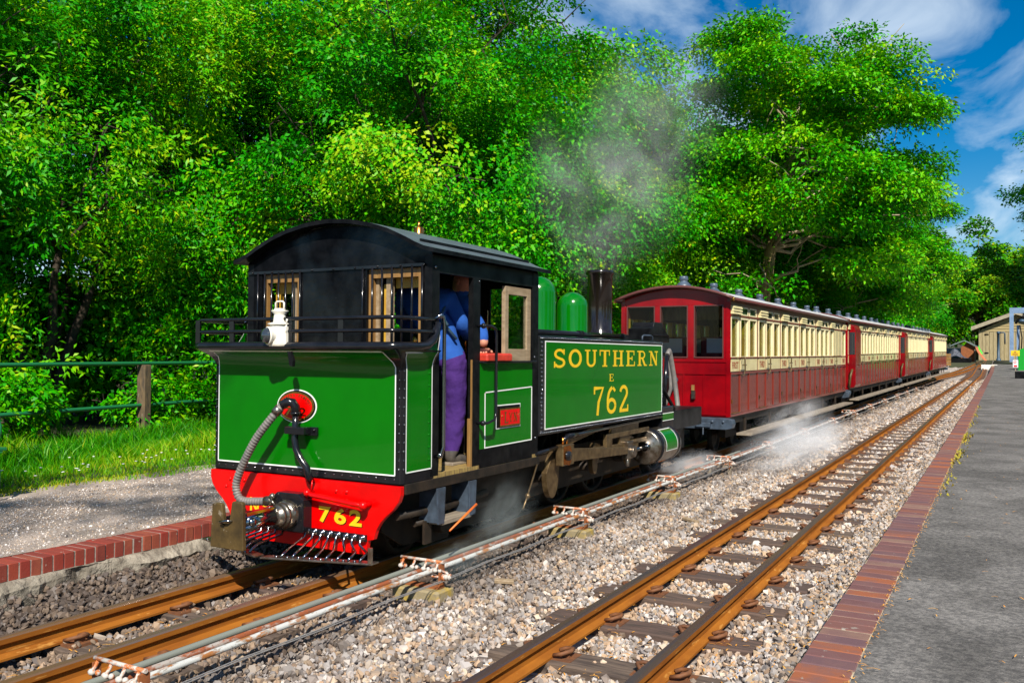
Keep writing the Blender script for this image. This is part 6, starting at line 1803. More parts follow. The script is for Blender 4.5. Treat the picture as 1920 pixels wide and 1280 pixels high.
    for s in (-1, 1):
        mb = MB(); a, b = sorted((s * 0.80, s * 1.02)); mb.box(a, 0.45, 0.315, b, CL - 0.1, 0.350); mb.build('footboard', 'wood_weathered', t, 0.004)
        mb = MB()
        for k in range(6):
            a, b = sorted((s * 0.79, s * 0.82)); mb.box(a, 0.9 + k * 1.6, 0.30, b, 0.95 + k * 1.6, 0.55)
        mb.build('footboard_bracket', 'black_grime', t)
    # floor, seats
    mb = MB(); mb.box(-0.785, 0.05, 0.66, 0.785, CL - 0.05, 0.69); mb.build('floor', 'wood_floor', t)
    for k in range(6):
        for s in (-1, 1):
            for y, f in ((0.95 + k * 1.6, 1),):
                if k == 0 or s != 0:
                    a, b = sorted((s * 0.10, s * 0.74))
                    mb = MB(); mb.box(a, y, 0.69, b, y + 0.10, 1.78); mb.box(a, y - 0.42, 0.69, b, y, 1.03); mb.box(a, y + 0.10, 0.69, b, y + 0.52, 1.03); se = mb.build('seat', 'seat_red', t, 0.01)
                    q0, q1 = sorted((s * 0.2, s * 0.56))
                    MB().box(q0, y - 0.006, 1.53, q1, y, 1.755).build('head_cloth', 'cloth_white', se)
    mb = MB()
    for k in range(3):
        y = 1.01 + k * 3.2
        mb.box(-0.785, y, 1.46, -0.60, y + 0.03, 2.2); mb.box(0.60, y, 1.46, 0.785, y + 0.03, 2.2); mb.box(-0.6, y, 2.05, 0.6, y + 0.03, 2.28)
    mb.mi = 1
    for a in (-0.74, 0.62):
        mb.box(a, 1.0, 1.84, a + 0.12, 1.008, 2.02)
    mb.build('partition', ['wood_varnish', 'cloth_white'], t)
    mb = MB()
    for k in range(6):
        for q in (k * 1.6 + 0.52, k * 1.6 + 1.02, k * 1.6 + 1.53):
            mb.grid([[(0.70 + 0.012 * (i % 2), q - 0.05 + 0.02 * i, 1.47), (0.70 + 0.012 * ((i + 1) % 2), q - 0.05 + 0.02 * i, 2.04)] for i in range(6)])
    mb.build('curtain', 'curtain', t)
    # roof and ventilators
    n = 16
    mb = MB()
    xs_ = [-0.905 + 1.81 * i / n for i in range(n + 1)]
    y0, y1 = -0.10, CL + 0.08
    tr = [[(q, y, car_roof_z(q) + 0.03) for y in (y0, y1)] for q in xs_]
    br = [[(q, y, car_roof_z(q)) for y in (y0, y1)] for q in xs_]
    mb.grid(tr, True); mb.mi = 1; mb.grid(br[::-1], True)
    for k in (0, 1):
        mb.grid([[a[k], b[k]] for a, b in zip(tr, br)])
    for e in (0, n):
        mb.grid([tr[e], br[e]])
    rf = mb.build('roof', ['car_roof', 'car_roof_edge'], t)
    mb = MB(); mb.tube([(q, y0 - 0.012, car_roof_z(q) + 0.012) for q in xs_], 0.026, 6); mb.build('roof_moulding', 'car_roof_edge', rf)
    for s in (-1, 1):
        mb = MB(); mb.tube([(s * 0.91, y0, 2.30), (s * 0.91, y1, 2.30)], 0.019, 8); mb.build('gutter', 'car_roof_edge', rf)
        mb = MB(); mb.ball((s * 0.91, y0 - 0.01, 2.30), 0.028, 8, 5); mb.build('gutter_end', 'brass', rf)
    for k in range(7):
        y = 0.42 + k * 1.56
        z = car_roof_z(0) + 0.03
        mb = MB(); mb.lathe([(0.15, z - 0.01), (0.145, z + 0.012), (0.105, z + 0.022)], (0, y, 0), 'Z', 16); mb.mi = 1
        mb.lathe([(0.115, z + 0.02), (0.112, z + 0.04), (0.07, z + 0.085), (0.055, z + 0.095), (0.055, z + 0.115), (0.068, z + 0.12), (0.066, z + 0.165), (0.055, z + 0.178), (0.0, z + 0.18)], (0, y, 0), 'Z', 16)
        mb.build('roof_ventilator', ['car_roof', 'vent_blue'], t)
    if lookout:
        arcp = [(0.83, 2.22), (0.90, 2.21), (0.96, 2.17), (0.99, 2.10), (1.0, 2.02), (1.0, 0.72), (0.97, 0.66), (0.83, 0.64)]
        lk = MB().prism(arcp, 'xz', 0.12, 0.95).build('lookout', 'car_red', t, 0.004)
        MB().box(0.855, 0.112, 1.47, 0.985, 0.119, 2.02).build('lookout_pane', 'glass_dark', lk)
        mb = MB(); mb.tube([(1.0, 0.6, 1.46), (1.04, 0.6, 1.45), (1.04, 0.6, 1.22), (1.0, 0.6, 1.20)], 0.012, 6); mb.tube([(0.85, 0.04, 0.62), (0.88, -0.05, 0.72), (0.90, 0.0, 0.95), (0.93, 0.06, 1.1)], 0.03, 8); mb.build('lookout_rail', 'brown_plate', lk)
    return t
coachA = make_coach(False, True, ['FIRST', 'THIRD', 'THIRD', 'THIRD', 'THIRD', 'THIRD', 'THIRD'])
coachB = make_coach(True, False, ['THIRD'])
coachC = dup_tree(coachB)
coachD = dup_tree(coachB)
def trk(y):
    return SHX(-4.24, y), RISE(y)
for o, y0, lb in ((coachA, 12.57, 'first coach behind the locomotive with glazed end and cream blank panels'),
                  (coachB, 23.10, 'second coach with red lookout box, right behind the first coach'),
                  (coachC, 33.62, 'third coach from the locomotive, between second and last'),
                  (coachD, 44.14, 'last and most distant coach of the train')):
    xa, za = trk(y0); xb, zb_ = trk(y0 + CL)
    o.location = (xa, y0, za + (0.03 if y0 > 20 else 0))
    o.rotation_euler = (math.atan2(zb_ - za, CL), 0, -math.atan2(xb - xa, CL))
    o['label'] = lb
# red tail end of the last coach
# fire extinguisher visible through the first coach's window
mb = MB(); mb.lathe([(0.0, 0.0), (0.055, 0.0), (0.058, 0.02), (0.058, 0.34), (0.04, 0.40), (0.02, 0.42), (0.02, 0.46)], (-3.58, 13.25, 1.30), 'Z', 14)
tag(mb.build('fire_extinguisher', 'signal_red'), 'red fire extinguisher behind a window of the first coach', 'fire extinguisher')

# ================================================================== PEOPLE IN THE CAB
def skin_body(name, joints, edges, root, sub=2):
    """joints: {name: (xyz, radius)}; one continuous skinned surface"""
    me = bpy.data.meshes.new(name)
    keys = list(joints)
    me.from_pydata([joints[k][0] for k in keys], [(keys.index(a), keys.index(b)) for a, b in edges], [])
    ob = bpy.data.objects.new(name, me)
    COL.objects.link(ob)
    sk = ob.modifiers.new('skin', 'SKIN')
    sk.use_smooth_shade = True
    for i, k in enumerate(keys):
        r = joints[k][1]
        r = r if isinstance(r, tuple) else (r, r)
        me.skin_vertices[0].data[i].radius = r
        me.skin_vertices[0].data[i].use_root = (k == root)
    ss = ob.modifiers.new('sub', 'SUBSURF'); ss.levels = sub; ss.render_levels = sub
    dg = bpy.context.evaluated_depsgraph_get()
    m2 = bpy.data.meshes.new_from_object(ob.evaluated_get(dg))
    bpy.data.objects.remove(ob)
    return m2
def person(loc, joints, edges, regions, label):
    root = thing('person', loc, label, 'person')
    me = skin_body('body', joints, edges, 'pelvis', 3)
    for m_ in ('shirt_blue', 'trousers_purple', 'skin', 'shoe', 'hair'):
        me.materials.append(MATS[m_])
    for p in me.polygons:
        p.material_index = regions(p.center)
        p.use_smooth = True
    # cloth folds
    for v in me.vertices:
        c = v.co
        q = Vector((c.x * 9 + c.z * 3, c.y * 9 - c.z * 4, c.z * 8))
        f = 0.014 * (abs(mnoise.noise(q)) - 0.2) + 0.008 * (abs(mnoise.noise(q * 2.1)) - 0.2)
        if regions(c) in (0, 1):
            v.co = c + v.normal * f
    me.transform(Matrix.Translation(-Vector(loc)))
    o = bpy.data.objects.new('body', me); COL.objects.link(o); o.parent = root
    return root
def hand(mbx, wrist, d, u):
    """palm with four fingers and a thumb"""
    w, d, u = Vector(wrist), Vector(d).normalized(), Vector(u).normalized()
    n = d.cross(u)
    mbx.obox(w + d * 0.045, (0.075, 0.085, 0.03))
    for i in range(4):
        b = w + d * 0.085 + u * (0.030 - 0.02 * i)
        ln = (0.065, 0.075, 0.07, 0.055)[i]
        mbx.tube([b, b + d * ln * 0.45 + n * 0.006, b + d * ln * 0.8 + n * 0.028, b + d * ln * 0.85 + n * 0.045], [0.010, 0.0095, 0.0085, 0.007], 6)
    b = w + d * 0.03 + u * 0.04
    mbx.tube([b, b + u * 0.03 + d * 0.03, b + u * 0.035 + d * 0.06 + n * 0.015], [0.012, 0.011, 0.008], 6)
FZ = 0.675
P1 = {'pelvis': ((-3.68, 5.30, 1.53), (0.135, 0.115)), 'waist': ((-3.78, 5.30, 1.66), (0.135, 0.115)), 'chest': ((-3.90, 5.32, 1.86), (0.165, 0.13)), 'neck': ((-4.04, 5.38, 1.98), 0.065), 'head': ((-4.14, 5.44, 2.04), (0.095, 0.10)), 'crown': ((-4.20, 5.47, 2.07), 0.085),
      'hipR': ((-3.68, 5.36, 1.44), 0.105), 'kneeR': ((-3.66, 5.36, 1.10), 0.082), 'shinR': ((-3.66, 5.33, 0.92), 0.076), 'ankR': ((-3.66, 5.305, 0.785), 0.072), 'heelR': ((-3.655, 5.27, 0.71), 0.042), 'toeR': ((-3.625, 5.45, 0.70), 0.038),
      'hipL': ((-3.86, 5.26, 1.44), 0.105), 'kneeL': ((-3.92, 5.28, 1.10), 0.08), 'ankL': ((-3.92, 5.24, 0.78), 0.07), 'toeL': ((-3.94, 5.40, 0.70), 0.040),
      'shR': ((-3.72, 5.36, 1.90), 0.085), 'elR': ((-3.66, 5.46, 1.68), 0.054), 'wrR': ((-3.78, 5.72, 1.62), 0.038),
      'shL': ((-4.08, 5.26, 1.92), 0.085), 'elL': ((-4.20, 5.44, 1.72), 0.055), 'wrL': ((-4.12, 5.70, 1.66), 0.036)}
P1 = {k: ((v[0][0] + 0.09, v[0][1] + 0.21, v[0][2]), v[1]) for k, v in P1.items()}
E1 = [('pelvis', 'waist'), ('waist', 'chest'), ('chest', 'neck'), ('neck', 'head'), ('head', 'crown'), ('pelvis', 'hipR'), ('hipR', 'kneeR'), ('kneeR', 'shinR'), ('shinR', 'ankR'), ('ankR', 'heelR'), ('heelR', 'toeR'), ('pelvis', 'hipL'), ('hipL', 'kneeL'), ('kneeL', 'ankL'), ('ankL', 'toeL'), ('chest', 'shR'), ('shR', 'elR'), ('elR', 'wrR'), ('chest', 'shL'), ('shL', 'elL'), ('elL', 'wrL')]
def reg1(c):
    if c.z < 0.775: return 3
    if c.z < 1.50 + 0.05 * math.sin(c.y * 9) and c.y < 5.81: return 1
    if c.x < -3.96 and c.z > 1.94 and c.y > 5.54: return 4 if c.x < -4.03 else 2
    if c.y > 5.87: return 2
    return 0
p1 = person((-3.66, 5.5, FZ), P1, E1, reg1, 'crewman in blue shirt and purple trousers stooping in the cab doorway')
mb = MB(); hand(mb, (-3.69, 5.94, 1.62), (0.1, 1, -0.1), (0, 0.1, 1)); hand(mb, (-4.03, 5.92, 1.66), (0, 1, 0), (0, 0, 1)); mb.build('hand', 'skin', p1)
mb = MB()
mb.cbox(-3.61, 5.44, 0.674, -3.51, 5.71, 0.694, 0.006)
mb.build('shoe_sole', 'wood_weathered', p1)
# braces crossing his back
mb = MB(); mb.tube([(-3.525, 5.50, 1.60), (-3.60, 5.435, 1.72), (-3.65, 5.42, 1.84), (-3.71, 5.44, 1.98)], 0.013, 6); mb.tube([(-3.55, 5.42, 1.70), (-3.61, 5.425, 1.78), (-3.61, 5.56, 1.97)], 0.011, 6); mb.build('braces', 'crane_blue', p1)
P2 = {'pelvis': ((-4.02, 5.98, 1.52), (0.15, 0.12)), 'waist': ((-3.98, 5.97, 1.64), (0.15, 0.115)), 'chest': ((-3.88, 5.95, 1.82), (0.18, 0.135)), 'neck': ((-3.78, 5.93, 1.97), 0.06), 'head': ((-3.73, 5.92, 2.06), (0.09, 0.10)), 'crown': ((-3.72, 5.92, 2.13), 0.085),
      'hipR': ((-3.95, 6.03, 1.45), 0.11), 'kneeR': ((-3.95, 6.05, 1.08), 0.075), 'ankR': ((-3.95, 6.04, 0.76), 0.055), 'toeR': ((-3.85, 6.05, 0.71), 0.04),
      'hipL': ((-4.10, 5.92, 1.45), 0.11), 'kneeL': ((-4.10, 5.90, 1.08), 0.075), 'ankL': ((-4.10, 5.9, 0.76), 0.055), 'toeL': ((-4.0, 5.9, 0.71), 0.04),
      'shR': ((-3.70, 5.90, 1.87), 0.085), 'elR': ((-3.52, 5.86, 1.66), 0.055), 'wrR': ((-3.47, 5.80, 1.55), 0.036),
      'shL': ((-4.02, 6.08, 1.87), 0.085), 'elL': ((-4.05, 6.14, 1.62), 0.055), 'wrL': ((-3.95, 6.18, 1.44), 0.036)}
E2 = [e for e in E1 if 'shinR' not in e and 'heelR' not in e] + [('kneeR', 'ankR'), ('ankR', 'toeR')]
def reg2(c):
    if c.z < 0.775: return 3
    if c.z < 1.53 and c.x < -3.7: return 1
    if c.z > 1.985 and -3.86 < c.x < -3.6: return 4 if c.z > 2.11 else 2
    if c.z < 1.60 and c.x > -3.54: return 2
    return 0
p2 = person((-4.0, 5.97, FZ), P2, E2, reg2, 'second crewman in blue with red cap, leaning at the cab side window')
mb = MB(); hand(mb, (-3.47, 5.79, 1.545), (0.3, -0.6, -0.4), (0.5, 0.5, 0)); hand(mb, (-3.95, 6.18, 1.43), (0, 0.3, -1), (1, 0, 0)); mb.build('hand', 'skin', p2)
mb = MB(); mb.lathe([(0.115, 2.11), (0.12, 2.13), (0.115, 2.155), (0.07, 2.19), (0.0, 2.20)], (-3.72, 5.92, 0), 'Z', 16); mb.prism([(-3.72, 5.84), (-3.60, 5.86), (-3.57, 5.92), (-3.60, 5.98), (-3.72, 6.0)], 'xy', 2.112, 2.124); mb.build('cap', 'cap_red', p2)
mb = MB()
for dy in (-0.035, 0.035):
    mb.ball((-3.645, 5.92 + dy, 2.075), 0.012, 6, 4)
mb.tube([(-3.64, 5.92, 2.07), (-3.612, 5.92, 2.045), (-3.64, 5.92, 2.035)], [0.01, 0.014, 0.012], 6); mb.obox((-3.645, 5.92, 2.01), (0.015, 0.045, 0.008)); mb.ball((-3.73, 5.83, 2.06), 0.02, 6, 4, (1, 0.5, 1.4)); mb.build('face', 'skin', p2)

# ================================================================== TREES AND UNDERGROWTH
def unit(a):
    return a / np.maximum(1e-9, np.linalg.norm(a, axis=-1, keepdims=True))
def leaf_mesh(name, seed, center, radii, nblob, blob_r, flat, nspray, per, L, Wd, spray_r, up_k, matname, droop=0.15, lumpy=0.25, low=-0.75, inner=0.35, hollow=0.33, gap=False):
    r = np.random.default_rng(seed)
    c0, rad = np.array(center, float), np.array(radii, float)
    # foliage pads over the crown
    d = unit(r.normal(size=(nblob * 3, 3)))
    d = d[d[:, 2] > low][:nblob]
    nb = len(d)
    depth = np.where(r.random(nb) < inner, r.uniform(0.35, 0.75, nb), r.uniform(0.78, 1.0 + lumpy * 0.4, nb))
    lump = 1 + lumpy * 0.5 * np.sin(d[:, 0] * 5 + seed) * np.sin(d[:, 1] * 4 + seed * 2) + r.normal(0, lumpy * 0.25, nb)
    bc = c0 + d * rad * (depth * lump)[:, None]
    br = blob_r * r.uniform(0.65, 1.35, nb)
    bt = r.normal(0, 0.12, nb)
    # sprays on the pads
    pick = r.choice(nb, nspray, p=br ** 2 / np.sum(br ** 2))
    sd = unit(r.normal(size=(nspray, 3)) + np.array([0, 0, 0.35]))
    sp = bc[pick] + sd * br[pick][:, None] * np.array([1, 1, flat]) * r.uniform(0.55, 1.0, (nspray, 1))
    out = unit((sp - c0) / rad)
    n0 = unit(out * (1 - up_k) + np.array([0, 0, 1.0]) * up_k + r.normal(0, 0.28, (nspray, 3)))
    # hollows: drop sprays where a slow 3-D wave is low
    kf = 2.6 / max(rad)
    q = sp * kf
    f = np.sin(q[:, 0] * 2.1 + seed) * np.sin(q[:, 1] * 1.9 + 2 * seed) + np.sin(q[:, 2] * 2.7 + q[:, 0] * 1.3 + seed * 3) * 0.7 + 0.5 * np.sin(q[:, 1] * 4.1 - q[:, 2] * 3.3 + seed)
    kp = f > np.quantile(f, hollow)
    sp, pick, out, n0 = sp[kp], pick[kp], out[kp], n0[kp]
    if gap:      # the side of the trunk that faces the line carries no foliage
        fr = np.array([0.245, -0.97]); si_ = np.array([0.97, 0.245])
        dd = sp[:, :2] - np.array([1.5, 0.3]) * (np.clip(sp[:, 2:3], 0, 9) / 9)
        g_ = (dd @ fr > -0.4) & (np.abs(dd @ si_) < 0.5 + r.normal(0, 0.2, len(sp))) & (sp[:, 2] < 5.0)
        g_ |= (sp[:, 2] < 3.4) & (sp[:, 0] > 2.8)      # low boughs cut back over the line
        sp, pick, out, n0 = sp[~g_], pick[~g_], out[~g_], n0[~g_]
    nspray = len(sp)
    sr = spray_r * r.uniform(0.6, 1.4, nspray)
    a = unit(np.cross(n0, r.normal(size=(nspray, 3))))
    b = np.cross(n0, a)
    # leaves in each spray
    N = nspray * per
    si = np.repeat(np.arange(nspray), per)
    ph = r.uniform(0, 2 * np.pi, N)
    rho = np.sqrt(r.random(N)) * sr[si]
    ra = a[si] * np.cos(ph)[:, None] + b[si] * np.sin(ph)[:, None]
    p = sp[si] + ra * rho[:, None] + n0[si] * (r.normal(0, 0.22, N) * sr[si])[:, None]
    p[:, 2] -= droop * (rho / sr[si]) ** 2 * sr[si]
    ln = unit(n0[si] + r.normal(0, 0.42, (N, 3)))
    ld = ra + r.normal(0, 0.5, (N, 3)) + out[si] * 0.25 + np.array([0, 0, -droop])
    ld = unit(ld - ln * np.sum(ld * ln, 1)[:, None])
    sidev = np.cross(ln, ld)
    sz = L * r.uniform(0.65, 1.25, N)
    w = Wd * r.uniform(0.75, 1.2, N)
    tip = p + ld * sz[:, None] - np.array([0, 0, 1]) * (sz * 0.12)[:, None]
    mid = p + ld * (sz * 0.45)[:, None] + ln * (sz * 0.06)[:, None]
    V = np.stack([p, mid + sidev * (w / 2)[:, None], tip, mid - sidev * (w / 2)[:, None]], 1).reshape(-1, 3)
    me = bpy.data.meshes.new(name)
    me.vertices.add(4 * N); me.loops.add(4 * N); me.polygons.add(N)
    me.vertices.foreach_set('co', V.astype(np.float32).ravel())
    me.loops.foreach_set('vertex_index', np.arange(4 * N, dtype=np.int32))
    me.polygons.foreach_set('loop_start', np.arange(0, 4 * N, 4, dtype=np.int32))
    me.polygons.foreach_set('loop_total', np.full(N, 4, np.int32))
    me.materials.append(MATS[matname])
    t = np.clip(0.46 + bt[pick][si] + r.normal(0, 0.11, nspray)[si] + r.normal(0, 0.11, N) + np.where(r.random(N) < 0.012, 0.4, 0), 0, 1)
    at = me.attributes.new('tint', 'FLOAT', 'FACE')
    at.data.foreach_set('value', t.astype(np.float32))
    me.update(calc_edges=True)
    return me, bc, br
def limb_path(a, b, r, n, sag):
    a, b = Vector(a), Vector(b)
    d = b - a
    out = []
    for i in range(n + 1):
        t = i / n
        p = a + d * t
        p.z += sag * math.sin(math.pi * t) * d.length * 0.25
        if 0 < i < n:
            p += Vector((r.gauss(0, 1), r.gauss(0, 1), r.gauss(0, 0.6))) * d.length * 0.045
        out.append(p)
    return out
def make_tree(name, label, cat, group, leafargs, trunk, nlimb, bark, limb_mat=None, stems=1, matname=None):
    """trunk = (height, base radius, lean x, lean y); limbs run from the trunk into the foliage pads"""
    t = thing(name, (0, 0, 0), label, cat, group)
    me, bc, br = leaf_mesh('crown', **leafargs)
    cr = bpy.data.objects.new('crown', me); COL.objects.link(cr); cr.parent = t
    r = random.Random(leafargs['seed'])
    H, R0, lx, ly = trunk
    tops = []
    for s in range(stems):
        a = 2 * math.pi * s / stems + 0.4
        sp = 0.0 if stems == 1 else H * 0.28
        pts = []
        for i in range(8):
            q = i / 7
            pts.append((lx * q + sp * q * math.cos(a) + r.gauss(0, 0.04) * q * H * 0.3, ly * q + sp * q * math.sin(a) + r.gauss(0, 0.04) * q * H * 0.3, H * q - 0.15))
        mb = MB(); mb.tube(pts, [R0 * (1.25 if i == 0 else 1.0) * (1 - 0.55 * i / 7) for i in range(8)], 9)
        mb.build('trunk', bark, t)
        tops.append([Vector(p) for p in pts])
    order = sorted(range(len(bc)), key=lambda i: r.random())[:nlimb]
    mb = MB()
    for i in order:
        c = Vector(bc[i])
        best = min((p for tp in tops for p in tp[3:]), key=lambda p: (p - c).length + max(0, p.z - c.z) * 1.5)
        k = max(0.25, min(1.0, (c - best).length / max(1.0, H)))
        pth = limb_path(best, c, r, 6, 0.35)
        r0 = R0 * 0.30 * (0.6 + 0.5 * k)
        mb.tube(pth, [max(0.012, r0 * (1 - 0.88 * j / 6)) for j in range(7)], 6)
        for j in (3, 4, 5):
            e = Vector(pth[j]) + Vector((r.gauss(0, 1), r.gauss(0, 1), r.gauss(0.3, 0.8))).normalized() * br[i] * 1.1
            mb.tube(limb_path(pth[j], e, r, 3, 0.2), [max(0.01, r0 * 0.35 * (1 - 0.7 * q / 3)) for q in range(4)], 5)
    mb.build('limbs', limb_mat or bark, t)
    return t
G_TREES = 'leafy trees behind the train'
shrub = make_tree('willow_tree', 'x', 'tree', G_TREES, dict(seed=3, center=(0, 0, 4.7), radii=(3.6, 3.6, 4.3), nblob=90, blob_r=0.85, flat=0.95, nspray=5200, per=26, L=0.118, Wd=0.044, spray_r=0.30, up_k=0.35, matname='leaf_willow', droop=-0.25, lumpy=0.35), (3.4, 0.13, 0.3, 0.2), 34, 'bark_dark', stems=5)
hazel = make_tree('broadleaf_tree', 'x', 'tree', G_TREES, dict(seed=5, center=(0, 0, 5.2), radii=(4.2, 4.2, 4.8), nblob=95, blob_r=1.05, flat=0.75, nspray=5800, per=26, L=0.115, Wd=0.074, spray_r=0.36, up_k=0.5, matname='leaf_hazel', droop=0.3, lumpy=0.4), (4.6, 0.24, 0.2, -0.2), 40, 'bark_dark')
hazel2 = make_tree('broadleaf_tree', 'x', 'tree', G_TREES, dict(seed=12, center=(0, 0, 5.4), radii=(4.0, 4.4, 5.2), nblob=80, blob_r=1.15, flat=0.6, nspray=5400, per=26, L=0.120, Wd=0.068, spray_r=0.40, up_k=0.6, matname='leaf_yellow', droop=0.3, lumpy=0.45), (4.8, 0.22, -0.2, 0.2), 40, 'bark_dark')
beech = make_tree('beech_tree', 'x', 'tree', G_TREES, dict(seed=21, center=(1.5, 0.5, 7.9), radii=(5.2, 5.2, 5.6), nblob=120, blob_r=1.3, flat=0.26, nspray=7600, per=25, L=0.165, Wd=0.092, spray_r=0.52, up_k=0.82, matname='leaf_beech', droop=0.35, lumpy=0.18, inner=0.30, gap=True, hollow=0.2), (9.0, 0.31, 1.5, 0.3), 44, 'bark', 'bark_pale')
far_t = make_tree('woodland_tree', 'x', 'tree', 'trees on the hillside behind the shed', dict(seed=31, center=(0, 0, 8.0), radii=(5.8, 5.8, 6.5), nblob=75, blob_r=1.7, flat=0.7, nspray=2300, per=14, L=0.46, Wd=0.30, spray_r=0.7, up_k=0.55, matname='leaf_far', droop=0.2, lumpy=0.35), (6.0, 0.35, 0.0, 0.0), 14, 'bark')
shade = make_tree('broadleaf_tree', 'tall tree behind the photographer, outside the picture', 'tree', None, dict(seed=41, center=(0, 0, 16.6), radii=(1.9, 2.4, 1.6), nblob=16, blob_r=0.42, flat=0.5, nspray=120, per=18, L=0.14, Wd=0.09, spray_r=0.42, up_k=0.7, matname='leaf_hazel', droop=0.2), (16.2, 0.15, 0.0, 0.0), 9, 'bark')
bush = make_tree('bush', 'x', 'bush', 'low bushes in the undergrowth', dict(seed=51, center=(0, 0, 0.62), radii=(0.85, 0.85, 0.65), nblob=26, blob_r=0.26, flat=0.8, nspray=420, per=16, L=0.105, Wd=0.055, spray_r=0.16, up_k=0.5, matname='leaf_hazel', droop=0.2), (0.5, 0.03, 0.1, 0.0), 10, 'bark_dark', stems=3)
_used = set()
def plant(proto, x, y, s, rz, label, z=None, group='keep', leaf=None, sz=None):
    o = proto if proto.name not in _used else dup_tree(proto)
    _used.add(proto.name)
    o.location = (x, y, (ground_z(x, y) if z is None else z) - 0.05)
    o.rotation_euler = (0, 0, rz)
    o.scale = (s, s, s if sz is None else sz)
    o['label'] = label
    if group != 'keep':
        o['group'] = group
    if leaf:
        for ch in o.children:
            if ch.name.startswith('crown'):
                ch.material_slots[0].link = 'OBJECT'
                ch.material_slots[0].material = MATS[leaf]
    return o
# left: willowy wall of shrubs behind the fence
plant(shrub, -16.6, 6.4, 1.0, 0.3, 'dense small-leaved willow at the left edge of the picture')
plant(shrub, -16.2, 10.4, 1.05, 1.7, 'light green willow just right of the fence post')
plant(shrub, -15.0, 14.6, 1.0, 2.9, 'bright yellow green willow left of the cab roof')
plant(shrub, -13.7, 18.2, 0.92, 4.4, 'willow directly behind the curved cab roof', leaf='leaf_hazel')
plant(hazel, -21.5, 9.0, 1.45, 0.0, 'tall broadleaf tree filling the top left corner')
plant(hazel, -22.0, 16.0, 1.55, 2.0, 'tall broadleaf tree rising behind the willows')
plant(hazel, -19.5, 22.0, 1.5, 4.0, 'tall dark broadleaf tree above the cab roof')
# middle: behind the locomotive
plant(hazel, -11.9, 16.6, 0.92, 1.1, 'glossy broadleaf tree overhanging behind the cab')
plant(hazel, -12.3, 20.4, 0.98, 3.3, 'broadleaf tree with a dark hollow behind the domes')
plant(hazel2, -13.6, 24.8, 0.92, 0.6, 'yellow green tree behind the chimney and steam')
plant(hazel, -15.8, 27.5, 1.42, 5.2, 'tall tree whose top meets the blue sky left of the steam')
plant(hazel2, -14.6, 21.0, 1.2, 2.2, 'tall tree at top centre with golden tips', leaf='leaf_hazel')
plant(hazel2, -11.5, 29.3, 0.72, 2.7, 'golden green tree behind the front of the first coach')
plant(hazel, -12.9, 33.5, 1.15, 0.9, 'pale tree half veiled by the drifting steam', leaf='leaf_yellow')
plant(hazel, -9.4, 39.5, 0.75, 4.1, 'young beech with low boughs under the big beech', leaf='leaf_beech')
plant(hazel, -11.2, 39.0, 0.85, 2.4, 'dark tree in the shade left of the leaning trunk')
# the beeches above the coaches
plant(beech, -8.5, 34.0, 1.0, 0.0, 'large beech with pale bare limbs and a mossy leaning trunk', sz=1.07)
plant(beech, -7.4, 42.0, 0.84, 0.35, 'beech leaning out over the coaches against the blue sky')
plant(beech, -9.2, 43.5, 0.98, 4.0, 'beech filling the gap behind the large mossy trunk')
plant(hazel, -7.8, 51.5, 1.0, 1.9, 'rounded tree above the third coach', leaf='leaf_beech')
plant(hazel, -8.6, 60.0, 1.05, 3.9, 'rounded tree above the last coach', leaf='leaf_beech')
plant(hazel2, -10.0, 72.0, 1.15, 1.2, 'tree just left of the brown shack', leaf='leaf_hazel')
plant(hazel, -13.0, 58.0, 1.5, 1.0, 'tall dark tree in the wood behind the last coaches', leaf='leaf_beech')
plant(hazel, -12.0, 47.0, 1.3, 3.0, 'tall dark tree in the wood behind the third coach', leaf='leaf_beech')
plant(beech, 15.2, 92.0, 1.9, 2.4, 'beech at the right edge with a drooping leafy branch')
plant(shade, 2.2, -10.2, 1.0, 0.0, 'tall tree behind the photographer, outside the picture', group=None)
# woodland on the slope behind the shed
wl_ = [(-13, 94, .78, 'left of'), (-7.5, 92, .66, 'directly left of'), (-2.0, 98, .66, 'just left of the ridge of'), (3.0, 99, .62, 'directly above'), (8.5, 97, .70, 'right of')]
for i, (x, y, s, w) in enumerate(wl_):
    plant(far_t, x, y, s, i * 1.3, 'bright green woodland tree %s the shed, in the near row' % w)
for i, (x, y, s, w) in enumerate([(-15, 112, .95, 'left of'), (-8.5, 114, .92, 'above the tail of the train, left of'), (-1.5, 116, .95, 'high above the left roof edge of'), (5.5, 113, .95, 'high above'), (13, 112, 1.0, 'far right of')]):
    plant(far_t, x, y, s, i * 2.1 + 0.5, 'rounded tree higher on the hillside %s the shed' % w)
for i, (x, y, s) in enumerate([(-24, 105, 1.1), (-30, 80, 1.1), (-26, 62, 1.1), (20, 100, 1.1)]):
    plant(far_t, x, y, s, i, ['woodland tree far behind the willows', 'woodland tree far behind the beech', 'woodland tree behind the first coach', 'woodland tree beyond the right platform'][i], group='trees of the wood beyond the train')
for i, (x, y, s) in enumerate([(10.5, -3.0, 0.62), (10.0, 5.5, 0.68), (10.6, 14.0, 0.66), (10.2, 23.0, 0.7), (10.8, 33.0, 0.66)]):
    plant(hazel, x, y, s, i * 1.7, ['broadleaf tree behind the photographer\'s right shoulder, outside the picture', 'broadleaf tree to the right of the photographer, outside the picture', 'broadleaf tree beyond the right platform opposite the engine, outside the picture', 'broadleaf tree beyond the right platform opposite the first coach, outside the picture', 'broadleaf tree beyond the right platform opposite the second coach, outside the picture'][i], group='trees beyond the right platform', z=0.2)
